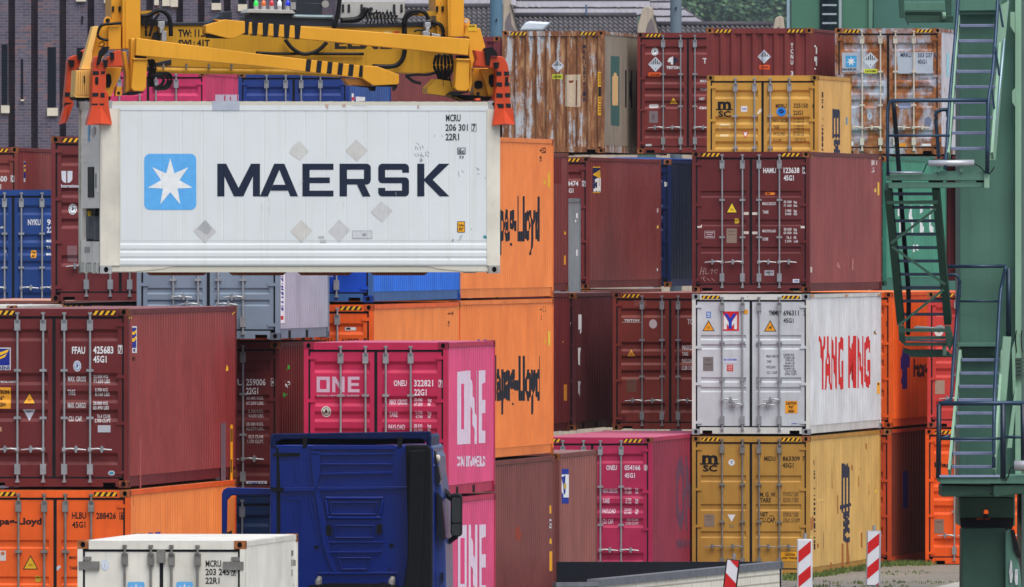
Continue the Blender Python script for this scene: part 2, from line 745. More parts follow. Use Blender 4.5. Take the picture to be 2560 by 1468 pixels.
def container(label, D, xr, xf, zb, H, L, rgb, front='door', bands='A', side='corr', rough=0.5, rust=0.0, streak=0.22, spots=0.0,
              side_rgb=None, cast_rust=0.75, stripes=False, var=0.16, bars=STEEL, name='shipping_container', gask=RUBBER, cat='shipping container',
              dirt=(70, 55, 48), tilt=None, front_mat=None, rail_rgb=None, notch=True, roof_rgb=None):
    hw, hl = CW / 2, L / 2
    # yaw so that the far right edge falls where the photograph has it
    X0 = (xr - CX) / F * D
    yaw = math.radians(7.8)
    for _ in range(20):
        Df = D + L * math.cos(yaw)
        yaw = math.asin(((xf - CX) / F * Df - X0) / L)
    if tilt is not None:
        yaw = tilt
    R = Matrix.Rotation(-yaw, 3, 'Z')
    loc = Vector((X0, D, zb)) + R @ Vector((-hw, hl, 0))
    root = empty(name, loc, -yaw, label, cat, GROUP)
    P = front_mat or paint('paint', rgb, rough, var, streak, rust, dirt, spots)
    PS = paint('side_paint', side_rgb or rgb, 0.36, var, streak, rust * 0.5, dirt, spots, spec=0.62)  # side colours mix fading with painted side light and gap shade
    PR = P if rail_rgb is None else paint('rail_paint', rail_rgb, rough, var, streak, rust, dirt, spots)
    PC = paint('casting_paint', tuple(int(c * 0.75) for c in rgb), 0.7, 0.2, 0.3, cast_rust)
    S = {}
    # frame: posts, rails, header, sill
    fb = MB()
    ch = 0.118
    for sx in (-1, 1):
        xa, xb = sorted((sx * hw, sx * (hw - 0.075)))
        fb.box(xa, xb, -hl, -hl + 0.13, ch, H - ch)
        fb.box(xa, xb, hl - 0.13, hl, ch, H - ch)
        xa, xb = sorted((sx * (hw - 0.004), sx * (hw - 0.064)))
        fb.box(xa, xb, -hl + 0.178, hl - 0.178, H - 0.085, H - 0.012)
        xa, xb = sorted((sx * (hw - 0.030), sx * (hw - 0.075)))
        fb.box(xa, xb, -hl + 0.178, hl - 0.178, 0.018, 0.19)
    fb.box(-hw + 0.162, hw - 0.162, -hl + 0.006, -hl + 0.11, H - 0.125, H - 0.008)
    fb.box(-hw + 0.162, hw - 0.162, hl - 0.11, hl - 0.006, H - 0.12, H - 0.008)
    fb.box(-hw + 0.162, hw - 0.162, hl - 0.11, hl - 0.006, 0.018, 0.16)
    nx0, nx1 = hw - 0.42, hw - 0.21
    if notch:
        fb.box(-nx0, nx0, -hl + 0.006, -hl + 0.11, 0.018, 0.15)
        for sx in (-1, 1):
            fb.box(*sorted((sx * nx0, sx * (hw - 0.162))), -hl + 0.0065, -hl + 0.11, 0.085, 0.1495)
            fb.box(*sorted((sx * nx1, sx * (hw - 0.162))), -hl + 0.006, -hl + 0.109, 0.018, 0.0849)
    else:
        fb.box(-hw + 0.162, hw - 0.162, -hl + 0.006, -hl + 0.11, 0.018, 0.15)
    fb.build('frame', PR, root)
    for sx in (-1, 1):
        for sy in (-1, 1):
            for cz in (0.0, H - ch):
                cb = MB()
                casting(cb, sx * (hw + 0.003), sy * (hl + 0.003), cz, sx, sy, 0, 1)
                cb.build('corner_casting', [PC, DARKIN], root)
    # floor and roof
    ub = MB()
    ub.box(-hw + 0.08, hw - 0.08, -hl + 0.12, hl - 0.12, 0.13, 0.16)
    k = int(L / 0.45)
    for i in range(k):
        y = -hl + 0.3 + (L - 0.6) * i / (k - 1)
        ub.box(-hw + 0.076, hw - 0.076, y - 0.025, y + 0.025, 0.03, 0.129)
    ub.build('underframe', DARKIN, root)
    rb = MB()
    pr = corr(-hl + 0.12, hl - 0.12, H - 0.006, 0.018, 0.209, 0.09, 0.02)
    for (a, za), (b, zb_) in zip(pr, pr[1:]):
        rb.face([(-hw + 0.05, a, za), (hw - 0.05, a, za), (hw - 0.05, b, zb_), (-hw + 0.05, b, zb_)])
    rb.build('roof', paint('roof_paint', roof_rgb or tuple(int(c * 0.62 + 70) for c in rgb), 0.5, 0.1, 0.1), root)  # roof paint lightened: fading, plus the grazing highlight put into the colour
    # long sides
    zlo, zhi = 0.185, H - 0.085
    if side == 'corr':
        prof = corr(-hl + 0.128, hl - 0.128, hw - 0.010, 0.036)
    elif side == 'fine':
        prof = corr(-hl + 0.10, hl - 0.10, hw - 0.008, 0.010, 0.115, 0.06, 0.012)
    elif side == 'reefer':
        prof = [(-hl + 0.10, hw - 0.008)]
        y = -hl + 0.30
        while y < hl - 0.15:
            prof += [(y - 0.016, hw - 0.008), (y - 0.004, hw - 0.0115), (y + 0.004, hw - 0.0115), (y + 0.016, hw - 0.008)]
            y += 0.311
        prof += [(hl - 0.10, hw - 0.008)]
    zz = [zlo, zhi]
    if side == 'reefer':
        zlo, zhi = 0.50, H - 0.15
    for sx in (1, -1):
        sb = MB()
        for (a, xa), (b, xb) in zip(prof, prof[1:]):
            if b - a > 1e-6:
                sb.face([(sx * xa, a, zlo), (sx * xb, b, zlo), (sx * xb, b, zhi), (sx * xa, a, zhi)])
        if side == 'reefer':
            hp = [(H - 0.15, hw - 0.008), (H - 0.147, hw - 0.001), (H - 0.07, hw - 0.001)]
            low = []
            for z in (0.17, 0.285, 0.40):
                low += [(z - 0.052, hw - 0.011), (z - 0.026, hw - 0.004), (z + 0.026, hw - 0.004), (z + 0.052, hw - 0.011)]
            low += [(0.475, hw - 0.011), (0.50, hw - 0.008)]
            for q in (low, hp):
                for (za, xa), (zb2, xb) in zip(q, q[1:]):
                    sb.face([(sx * xa, -hl + 0.1, za), (sx * xa, hl - 0.1, za), (sx * xb, hl - 0.1, zb2), (sx * xb, -hl + 0.1, zb2)])
        sb.build('side_panel', PS, root)
    if L < 7 and side == 'corr':
        for y in (-hl + 1.25, -hl + 3.35):
            kb = MB()
            kb.box(hw - 0.06, hw - 0.028, y, y + 0.30, 0.022, 0.15)
            kb.build('fork_pocket', DARKIN, root)
    S['side'] = Surf('side', prof, 0)
    S['rail'] = Surf('side', [(-hl, hw - 0.003), (hl, hw - 0.003)], 0)
    S['head'] = Surf('front', [(-hw, -hl + 0.005), (hw, -hl + 0.005)], 0)
    # far end wall
    eb = MB()
    pe = corr(-hw + 0.076, hw - 0.076, hl - 0.012, 0.045, 0.26, 0.07, 0.06)
    for (a, ya), (b, yb) in zip(pe, pe[1:]):
        eb.face([(a, ya, 0.15), (b, yb, 0.15), (b, yb, H - 0.11), (a, ya, H - 0.11)])
    eb.build('end_panel', PS, root)
    yd = -hl + 0.028
    if front == 'end':
        eb = MB()
        pe = corr(-hw + 0.076, hw - 0.076, -hl + 0.014, 0.045, 0.252, 0.07, 0.05, sgn=1)
        for (a, ya), (b, yb) in zip(pe, pe[1:]):
            if b - a > 1e-6:
                eb.face([(a, ya, 0.145), (b, yb, 0.145), (b, yb, H - 0.115), (a, ya, H - 0.115)])
        eb.build('end_panel', P, root)
        S['door'] = Surf('front', pe, 0)
    elif front in ('door', 'reefer_door'):
        z0, z1 = 0.165, H - 0.14
        bl = BANDS[bands]
        sc = 1.0
        prof_z = [(z0, yd)]
        dep = 0.036 if bands in ('A', 'S') else 0.024
        for c, hh in sorted(bl, key=lambda q: -q[0]):
            zc = H - c
            sl = 0.055 if bands in ('A', 'S') else 0.03
            prof_z += [(zc - hh, yd), (zc - hh + sl, yd + dep), (zc + hh - sl, yd + dep), (zc + hh, yd)]
        prof_z.append((z1, yd))
        S['door'] = Surf('front', prof_z, 1)
        for sx in (-1, 1):
            db = MB()
            xi, xo = 0.012, hw - 0.078
            xa, xb = xi + 0.09, xo - 0.10

            def q(u0, u1, za, ya, zb3, yb3):
                db.face([(sx * u0, ya, za), (sx * u1, ya, za), (sx * u1, yb3, zb3), (sx * u0, yb3, zb3)])
            q(xi, xa, z0, yd, z1, yd)
            q(xb, xo, z0, yd, z1, yd)
            for (za, ya), (zb3, yb3) in zip(prof_z, prof_z[1:]):
                q(xa, xb, za, ya, zb3, yb3)
                for xe in (xa, xb):
                    if ya > yd or yb3 > yd:
                        db.face([(sx * xe, yd, za), (sx * xe, ya, za), (sx * xe, yb3, zb3), (sx * xe, yd, zb3)])
            db.box(*sorted((sx * xi, sx * xo)), yd + 0.04, yd + 0.06, z0, z1)
            door = db.build('door', P, root)
            gb = MB()
            yg = yd - 0.006
            gb.box(*sorted((sx * 0.001, sx * 0.026)), yg, yd + 0.02, z0 - 0.01, z1 + 0.012)
            gb.box(*sorted((sx * (hw - 0.106), sx * (hw - 0.076))), yg + 0.001, yd + 0.02, z0 - 0.01, z1 + 0.012)
            gb.box(*sorted((sx * 0.026, sx * (hw - 0.106))), yg, yd + 0.02, z1 - 0.02, z1 + 0.012)
            gb.box(*sorted((sx * 0.026, sx * (hw - 0.106))), yg, yd + 0.02, z0 - 0.012, z0 + 0.012)
            gb.build('gasket', gask, door)
            zs = [H - 0.26, H * 0.62, H * 0.36, 0.25] if H > 2.7 else [H - 0.26, H * 0.62, H * 0.36, 0.25]
            for zh in zs:
                hb = MB()
                hb.box(*sorted((sx * (hw - 0.20), sx * (hw - 0.012))), yd - 0.022, yd - 0.006, zh - 0.028, zh + 0.028)
                hb.tube([(sx * (hw - 0.055), yd - 0.014, zh - 0.05), (sx * (hw - 0.055), yd - 0.014, zh + 0.05)], 0.016, 6)
                hb.build('hinge', P if front == 'door' else STEEL_OLD, door)
            for xk in ((0.172, 0.594) if front == 'door' else (0.15, 0.53)):
                x = sx * xk
                lb = MB()
                yb_ = yd - 0.038
                lb.tube([(x, yb_, 0.10), (x, yb_, H - 0.075)], 0.0185, 8)
                lb.box(x - 0.032, x + 0.032, yb_ - 0.022, -hl + 0.006, H - 0.086, H - 0.062)
                lb.box(x - 0.032, x + 0.032, yb_ - 0.022, -hl + 0.006, 0.085, 0.108)
                for zc, hh, ww in ((H - 0.27, 0.085, 0.046), (0.30, 0.085, 0.046), (H - 0.21, 0.03, 0.034)):
                    lb.box(x - ww, x + ww, yb_ - 0.027, yd - 0.002, zc - hh, zc + hh)
                lb.tube([(x, yb_, H - 0.06), (x, yb_, H - 0.105)], 0.028, 6)
                lb.tube([(x, yb_, 0.135), (x, yb_, 0.09)], 0.028, 6)
                for zc in (H * 0.39, H * 0.655):
                    lb.box(x - 0.055, x + 0.055, yb_ - 0.024, yd - 0.002, zc - 0.02, zc + 0.02)
                lb.build('locking_bar', bars, door)
                hz = 0.62 if H > 2.7 else 0.60
                if bands == 'C' and xk > 0.3:
                    hz = 0.72
                hb = MB()
                dx = sx * (0.36 if bands != 'C' else (-0.33 if xk > 0.3 else 0.33))
                hb.tube([(x, yb_ - 0.03, hz), (x + dx * 0.3, yb_ - 0.035, hz + 0.012), (x + dx, yb_ - 0.03, hz - 0.008)], [0.02, 0.017, 0.012], 6)
                hb.box(x - 0.03, x + 0.03, yb_ - 0.045, yb_ + 0.01, hz - 0.032, hz + 0.032)
                xm = x + dx * 0.55
                hb.box(xm - 0.03, xm + 0.03, yb_ - 0.055, yd - 0.002, hz - 0.02, hz + 0.035)
                hb.tube([(xm, yb_ - 0.05, hz + 0.06), (xm, yb_ - 0.05, hz - 0.05)], 0.02, 6)
                hb.build('handle', bars, door)
    if stripes:
        for sx, k0 in ((-1, 0), (1, 1)):
            sb = MB()
            xa, xb = hw - 0.58, hw - 0.20
            za, zb4 = H - 0.105, H - 0.035
            S['head'].put(sb, [(sx * xa, za), (sx * xb, za), (sx * xb, zb4), (sx * xa, zb4)], 0, 0.003)
            n = 4
            w = (xb - xa) / n
            for i in range(n):
                u = (xa if sx > 0 else -xb) + i * w
                S['head'].put(sb, [(u, za), (u + w * 0.5, za), (u + w * 0.98, zb4), (u + w * 0.48, zb4)], 1, 0.006)
            sb.build('hazard_stripes', [plain(BLK, 0.5), plain((232, 176, 40), 0.5)], root)
    root_s[root.name] = S
    return root


root_s = {}


def surf(root, k):
    return root_s[root.name][k]
# ------------------------------------------------------------------ the container yard
HC, ST, L40, L20 = 2.896, 2.591, 12.192, 6.058
MAROON, BROWN, ORANGE, PINK, OCHRE = (102, 32, 34), (118, 54, 48), (236, 96, 28), (184, 38, 82), (196, 152, 70)
OSIDE = (250, 136, 62)


def num_block(d, spec, col, wt='r'):
    for it in spec:
        d.t(*it[:4], it[4], col, wt)


def haz(d, cx, cy, r, un, col):
    """class 9 diamond with a number strip under it"""
    d.part('hazard_placard')
    d.p([(cx, cy - r * 1.05), (cx + r, cy), (cx, cy + r * 1.05), (cx - r, cy)], (205, 212, 222))
    for k in range(-3, 4):
        x = cx + k * r * 0.24
        w = r * 0.12
        top = cy - (r - abs(k) * r * 0.24) * 0.98 + 3
        d.p([(x - w / 2, min(top + w, cy)), (x + w / 2, min(top + w, cy)), (x + w / 2, cy), (x - w / 2, cy)], BLK)
    d.t(cx - r * 0.07, cy + r * 0.5, cx + r * 0.07, cy + r * 0.72, '9', (60, 80, 130))
    d.part('number_plate')
    x0, x1, y0, y1 = un
    d.r(x0, y0, x1, y1, col)
    d.t(x0 + 10, y0 + 11, x1 - 10, y1 - 11, 'UN3480', (60, 45, 35))


def tri(d, x0, x1, y0, y1, col=(240, 170, 35), edge=(35, 30, 28)):
    d.part('warning_triangle')
    xm = (x0 + x1) / 2
    d.p([(xm, y0), (x1, y1), (x0, y1)], edge)
    d.p([(xm, y0 + (y1 - y0) * 0.13), (x1 - (x1 - x0) * 0.09, y1 - (y1 - y0) * 0.05), (x0 + (x1 - x0) * 0.09, y1 - (y1 - y0) * 0.05)], col)
    d.r(xm - (x1 - x0) * 0.12, y0 + (y1 - y0) * 0.62, xm + (x1 - x0) * 0.12, y0 + (y1 - y0) * 0.66, (140, 95, 30))
    d.r(xm - (x1 - x0) * 0.16, y0 + (y1 - y0) * 0.72, xm + (x1 - x0) * 0.16, y0 + (y1 - y0) * 0.76, (140, 95, 30))


def seal(d, cx, cy, rx, ry, c1=(222, 226, 230), c2=(60, 70, 80)):
    d.part('round_sticker')
    d.e(cx, cy, rx, ry, c1)
    d.e(cx, cy, rx * 0.78, ry * 0.78, c2)
    d.e(cx, cy, rx * 0.66, ry * 0.66, c1)
    d.e(cx, cy - ry * 0.1, rx * 0.2, ry * 0.42, c2)
    d.line(cx - rx * 0.45, cy + ry * 0.3, cx + rx * 0.45, cy - ry * 0.2, rx * 0.12, c2)


def star7(cx, cy, rx, ry, k=0.40, rot=-math.pi / 2):
    return [(cx + (rx if i % 2 == 0 else rx * k) * math.cos(rot + math.pi * i / 7), cy + (ry if i % 2 == 0 else ry * k) * math.sin(rot + math.pi * i / 7)) for i in range(14)]


def rrect(x0, y0, x1, y1, r, ry=None):
    ry = ry or r
    out = []
    for cx, cy, a0 in ((x1 - r, y0 + ry, -90), (x1 - r, y1 - ry, 0), (x0 + r, y1 - ry, 90), (x0 + r, y0 + ry, 180)):
        for k in range(5):
            a = math.radians(a0 + 22.5 * k)
            out.append((cx + r * math.cos(a), cy + ry * math.sin(a)))
    return out


# ---- left stack, nearest row
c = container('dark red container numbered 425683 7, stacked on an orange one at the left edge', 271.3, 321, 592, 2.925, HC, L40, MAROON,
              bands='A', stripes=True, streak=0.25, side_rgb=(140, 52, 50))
d = Deco(c, surf(c, 'door'), 'C1')
num_block(d, [(655, 535, 775, 598, 'FFAU'), (848, 532, 1032, 596, '425683'), (1083, 528, 1106, 590, '7'), (850, 618, 970, 678, '45G1')], WHT)
num_block(d, [(615, 806, 780, 852, 'MAX. GROSS'), (848, 792, 980, 822, '32.500 KG'), (848, 832, 998, 866, '71.650 LBS'),
              (615, 926, 684, 975, 'TARE'), (865, 912, 980, 944, '3.700 KG'), (862, 952, 995, 984, '8.160 LBS'),
              (617, 1045, 783, 1092, 'MAX. CARGO'), (848, 1034, 980, 1064, '28.800 KG'), (848, 1074, 992, 1106, '63.490 LBS'),
              (622, 1168, 748, 1212, 'CU. CAP.'), (880, 1152, 1004, 1184, '76.4 CU.M.'), (862, 1192, 1008, 1224, '2.700 CU.FT.')], (200, 198, 200))
d.frame(1074, 520, 1114, 598, 5, WHT)
seal(d, 703, 711, 36, 50, (205, 212, 225), (50, 80, 150))
d.part('label_plate').r(890, 1250, 1006, 1314, (178, 180, 190))
d.part('logo_sticker').r(-120, 543, 98, 748, (205, 205, 212)).r(-112, 553, 89, 706, (30, 42, 140))
d.p([(-100, 610), (20, 580), (84, 556), (70, 585), (15, 610), (-100, 640)], YEL).p([(-100, 650), (10, 625), (66, 598), (45, 630), (0, 648), (-100, 680)], YEL)
d.t(-90, 713, 92, 742, 'FLORENS', (30, 42, 110), 'b')
d.part('lettering').t(-60, 838, 150, 862, 'florens.com', (190, 190, 190))
d.part('caution_sticker').r(-115, 905, 98, 1098, (232, 160, 45)).t(-98, 928, 82, 962, 'CAUTION', BLK, 'b').t(-30, 985, 34, 1020, "9'6\"", BLK, 'b').t(-45, 1042, 50, 1078, 'HIGH', BLK, 'b')
tri(d, 202, 330, 948, 1056, (232, 160, 40))
d.part('inverted_triangle').p([(206, 1105), (322, 1105), (265, 1210)], (190, 192, 205)).p([(222, 1116), (306, 1116), (264, 1135)], (120, 118, 130))
d.zone('D1').part('oval_sticker').e(1015, 418, 30, 22, (190, 205, 215)).e(1015, 418, 22, 14, (70, 140, 170))
d.part('graffiti').r(0, 0, 14, 40, (190, 150, 120))
d.done()
d = Deco(c, surf(c, 'side'), 'C1')
d.part('logo_sticker').r(1212, 348, 1244, 592, (210, 210, 215)).r(1214, 362, 1242, 545, (40, 50, 140)).p([(1214, 400), (1242, 385), (1242, 410), (1214, 428)], YEL).p([(1214, 460), (1242, 440), (1242, 470), (1214, 492)], YEL)
d.r(1218, 555, 1240, 580, (60, 60, 110))
d.part('warning_triangle').p([(2066, 755), (2080, 755), (2068, 702)], YEL)
d.part('lettering').r(2098, 735, 2104, 812, WHT).r(2098, 884, 2105, 930, WHT).r(2098, 936, 2105, 970, WHT).r(1216, 628, 1224, 662, (70, 20, 20))
d.part('primer_patch').p([(2008, 1235), (2056, 1225), (2058, 1800), (2010, 1815)], (110, 88, 96))
d.part('caution_sticker').r(2094, 1245, 2127, 1760, (240, 165, 35)).r(2106, 1280, 2114, 1400, (120, 80, 20)).r(2104, 1560, 2112, 1680, (120, 80, 20))
d.part('scratches').r(1285, 1370, 1288, 1820, (160, 84, 80)).r(1648, 1240, 1650, 1300, (165, 92, 88)).r(1855, 1080, 1857, 1400, (160, 84, 80)).r(1690, 1250, 1692, 1290, (165, 92, 88)).r(1186, 1165, 1191, 1190, WHT)
d.done()
d = Deco(c, surf(c, 'rail'), 'C1')
d.part('hazard_stripes').p([(1174, 262), (1200, 262), (1196, 284), (1172, 280)], YEL).p([(1180, 256), (1188, 256), (1192, 286), (1184, 286)], BLK).p([(2106, 240), (2132, 216), (2138, 222), (2114, 246)], YEL)
d.done()

c = container('orange container numbered 288426 6 under the dark red one at the left edge', 271.0, 324, 591, 0.0, HC, L40, ORANGE,
              side_rgb=OSIDE, bands='B', stripes=True, bars=STEEL_OLD, spots=0.3, streak=0.22, dirt=(120, 50, 25))
d = Deco(c, surf(c, 'door'), 'D1')
num_block(d, [(655, 774, 784, 832, 'HLBU'), (876, 778, 1056, 834, '288426'), (1098, 780, 1126, 836, '6'), (657, 860, 778, 914, '45G1'),
              (632, 1172, 800, 1200, 'MAX GROSS'), (634, 1268, 705, 1296, 'TARE')], (48, 28, 24))
d.frame(1088, 776, 1132, 840, 4, (48, 28, 24))
d.t(-118, 826, 380, 884, 'Hapag-Lloyd', (40, 24, 26), 'b')
tri(d, 208, 348, 1164, 1294, (214, 168, 40))
d.part('sticker').p([(320, 1355), (360, 1355), (378, 1382), (360, 1410), (320, 1410)], (205, 165, 50)).r(332, 1362, 356, 1372, (120, 90, 30))
d.part('torn_sticker').p([(510, 1300), (520, 1268), (545, 1255), (555, 1275), (530, 1300), (512, 1310)], (190, 195, 205))
d.part('sticker').r(0, 1125, 54, 1216, (205, 200, 200)).e(26, 1150, 18, 18, (190, 110, 70))
d.done()
d = Deco(c, surf(c, 'side'), 'D1')
d.part('logo_mark').r(1350, 960, 1390, 1140, (40, 45, 150)).r(1414, 955, 1460, 1140, (40, 45, 150))
d.part('lettering').t(1520, 1010, 2060, 1180, 'Hapag-Lloyd', (35, 35, 50), 'b')
d.part('scratches').r(1212, 660, 1217, 716, (120, 60, 30))
d.done()

# ---- second row, left: grey over red over blue, pale roofs behind the dark red one
c = container('dark red container numbered 259006 4, directly below the pale grey one', 284.5, 699, 823, 2.62, ST, L20, (104, 36, 38), bands='S', spots=0.2)
d = Deco(c, surf(c, 'door'), 'C2')
num_block(d, [(-300, 828, -112, 885, 'FCIU'), (-90, 828, 88, 886, '259006'), (144, 830, 170, 884, '4'), (-90, 908, 20, 966, '22G1')], WHT)
d.frame(136, 822, 178, 892, 4, WHT)
num_block(d, [(-90, 988, 68, 1016, '30.480 KGS.'), (-90, 1034, 70, 1062, '67.200 LBS.'), (-72, 1108, 68, 1136, '2.100 KGS.'), (-72, 1150, 70, 1178, '4.630 LBS.'),
              (-90, 1224, 70, 1252, '28.380 KGS.'), (-90, 1266, 72, 1294, '62.570 LBS.'), (-70, 1340, 70, 1368, '33.2 CU.M.'), (-76, 1382, 70, 1412, '1.170 CU.FT.')], (190, 185, 188))
d.zone('D2').part('sticker').r(-90, 490, 100, 530, (205, 208, 220)).t(-70, 500, 80, 520, 'CARB 7.5', (50, 60, 140), 'b')
d.done()
d = Deco(c, surf(c, 'side'), 'C2')
d.part('graffiti').p([(266, 760), (290, 730), (285, 705), (314, 702), (312, 735), (280, 745)], (80, 180, 70)).p([(246, 930), (262, 960), (288, 968), (262, 998), (248, 975)], (70, 160, 70))
d.line(266, 840, 280, 890, 7, WHT).line(280, 890, 288, 915, 6, WHT).line(290, 880, 300, 850, 6, WHT).line(300, 850, 312, 900, 6, WHT).line(292, 880, 312, 880, 5, WHT)
d.done()
c = container('dark blue container at the bottom, seen through the open cab door window', 284.5, 697, 821, 0.0, ST, L20, (20, 52, 96), bands='S')
d = Deco(c, surf(c, 'door'), 'D1')
d.part('lettering').t(2240, 972, 2480, 992, 'SHIPPING', (150, 160, 175))
d.done()

c = container('pale grey container with a blue lettered strip down its side, under the hanging reefer', 283.5, 699, 823.5, 5.245, ST, L20, (122, 137, 154),
              bands='C', side_rgb=(168, 170, 186), cast_rust=0.2, streak=0.12)
d = Deco(c, surf(c, 'door'), 'B1')
d.part('sticker').r(1562, 1128, 1728, 1188, (210, 215, 40)).frame(1568, 1134, 1722, 1182, 4, (90, 95, 30))
d.done()
d = Deco(c, surf(c, 'side'), 'B2')
d.part('logo_strip').r(232, 900, 262, 1410, (225, 228, 232))
for yy in (915, 1000, 1080):
    d.p([(236, yy), (258, yy), (258, yy + 45), (236, yy + 60)], (60, 70, 150))
for yy, hh in ((1168, 34), (1205, 16), (1222, 36), (1270, 12), (1290, 40), (1345, 26), (1378, 26)):
    d.p([(236, yy), (257, yy + 3), (257, yy + hh), (240, yy + hh - 4)], (50, 62, 150))
d.zone('C2').r(232, 0, 260, 322, (225, 228, 232)).r(236, 255, 256, 290, (190, 50, 50))
for yy, hh in ((4, 22), (36, 34), (78, 20), (120, 22), (160, 14), (178, 34)):
    d.p([(236, yy), (256, yy + 5), (253, yy + hh), (238, yy + hh - 5)], (50, 62, 150))
d.part('sticker').r(332, 55, 336, 75, (60, 60, 70))
d.done()
root_s['grey'] = c

c = container('white container behind the leftmost dark red one, only its roof edge showing', 284.6, 40, 160, 2.925, HC, L20, (222, 222, 214), bands='A')
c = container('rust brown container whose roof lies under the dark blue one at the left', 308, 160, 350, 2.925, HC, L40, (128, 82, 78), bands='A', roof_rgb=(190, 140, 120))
c = container('near black container with yellow stripes, directly under the one lettered International', 294.2, 472, 688, 2.925, HC, L40, (30, 27, 31), bands='A', stripes=True)
c = container('dark red container with white shield logo, just left of the hanging reefer', 294.0, 473, 688, 5.85, HC, L40, (116, 44, 46), bands='S', stripes=True)
d = Deco(c, surf(c, 'door'), 'B1')
U = (215, 218, 226)
d.part('logo_mark').p([(558, 246), (602, 246), (602, 356), (578, 348), (562, 325)], U).p([(614, 246), (660, 246), (658, 325), (640, 348), (614, 356)], U)
d.t(556, 366, 722, 396, 'International', U)
seal(d, 660, 594, 38, 50)
d.part('primer_patch').p(rrect(612, 926, 700, 1075, 12), (140, 102, 106))
d.done()

c = container('dark blue container numbered 9, second row left under a brown one', 340.0, 182, 276, 5.36, ST, L20, (24, 62, 128), bands='S')
d = Deco(c, surf(c, 'door'), 'B1')
num_block(d, [(254, 686, 370, 738, 'NYKU'), (428, 686, 640, 738, '985117'), (426, 756, 540, 806, '22G1'), (-40, 750, 38, 768, 'LINE'), (422, 870, 540, 894, 'MAX.GROSS'), (420, 930, 500, 954, 'TARE'), (420, 992, 540, 1014, 'MAX.CARGO')], WHT)
d.part('height_sticker').p(rrect(280, 968, 330, 1038, 8), (238, 165, 45)).t(288, 976, 324, 998, '2.6m', BLK, 'b').t(290, 1008, 320, 1030, "8'6\"", BLK, 'b')
d.part('sticker').r(40, 966, 54, 992, WHT)
d.done()
c = container('brown container with a blue and yellow strip, top of the left edge stack', 352.0, 45, 223, 5.98, HC, L40, (126, 56, 50), bands='A', stripes=True, side_rgb=(140, 64, 58))
d = Deco(c, surf(c, 'door'), 'B1')
num_block(d, [(-120, 292, 64, 342, '425600'), (104, 292, 126, 340, '0'), (-80, 366, 10, 412, '45G1')], WHT)
d.frame(98, 286, 131, 346, 4, WHT)
d.done()
d = Deco(c, surf(c, 'side'), 'B1')
d.part('logo_sticker').r(212, 158, 233, 348, (210, 210, 215)).r(213, 165, 232, 310, (40, 50, 140)).p([(213, 200), (232, 188), (232, 205), (213, 220)], YEL).p([(213, 235), (232, 222), (232, 245), (213, 262)], YEL)
d.done()

# ---- behind the hanging container
c = container('pink container behind the yellow spreader, half hidden by it', 350.0, 515, 595, 7.86, ST, L20, (206, 52, 104), bands='S')
d = Deco(c, surf(c, 'side'), 'A1')
d.part('logo_lettering').r(1965, 862, 2170, 1000, (196, 186, 205)).r(2040, 870, 2050, 1000, PINK).r(2092, 880, 2100, 1000, PINK)
d.done()
c = container('blue container behind the yellow spreader, beside the pink one', 366.0, 872, 978, 8.0, ST, L20, (30, 58, 130), bands='S', side_rgb=(46, 84, 150))
d = Deco(c, surf(c, 'side'), 'A2')
d.part('logo_mark').p([(876, 850), (896, 850), (900, 1000), (876, 1000)], WHT).r(878, 885, 900, 915, (200, 60, 70)).p([(916, 880), (992, 884), (985, 1000), (918, 1000)], WHT)
d.done()
c = container('brown container side behind the right end of the yellow spreader', 374.5, 975, 1192, 8.0, HC, L40, (128, 58, 56))
c = container('maroon container with plain ribbed end, left of the rust streaked one', 400.0, 1250, 1345, 8.88, HC, L40, (118, 48, 58), front='end')

# ---- top row, right
c = container('rust streaked white container turned with its ribbed end outward, top row', 398.0, 1510.6, 1667, 8.99, HC, L40, (196, 202, 208), front='end',
              rust=0.6, cast_rust=1.0, stripes=True, streak=0.6, dirt=(120, 92, 66), side_rgb=(140, 130, 116), front_mat=rust_paint('rust_runs'))
d = Deco(c, surf(c, 'door'), 'A3')
haz(d, 560, 600, 58, (510, 605, 676, 720), (196, 205, 60))
d.part('number_lettering').t(788, 405, 815, 930, 'MRKU5876216', (38, 40, 58), 'r', vert=True)
d.part('primer_patch').p([(630, 682), (770, 678), (768, 972), (705, 975), (628, 968)], (205, 186, 160))
d.p([(660, 735), (705, 730), (700, 752), (668, 756)], (122, 66, 40)).p([(725, 730), (738, 726), (734, 960), (722, 965)], (130, 72, 44))
d.part('caution_strip').r(925, 655, 966, 1050, (238, 176, 50)).r(930, 790, 958, 880, (40, 36, 34))
for yy in (670, 690, 712, 735, 760, 895, 915, 945, 968, 990, 1015):
    d.r(936, yy, 954, yy + 9, (70, 55, 35))
d.done()
d = Deco(c, surf(c, 'side'), 'A3')
d.part('faded_logo').p([(1050, 510), (1130, 515), (1128, 1150), (1052, 1140)], (62, 96, 92)).p([(1062, 700), (1085, 650), (1110, 700), (1112, 960), (1062, 960)], (214, 172, 120))
d.part('lettering').r(1178, 640, 1194, 980, BLK).p([(1230, 640), (1246, 640), (1236, 800), (1246, 985), (1226, 985), (1218, 800)], BLK).r(1280, 640, 1294, 960, BLK)
d.done()

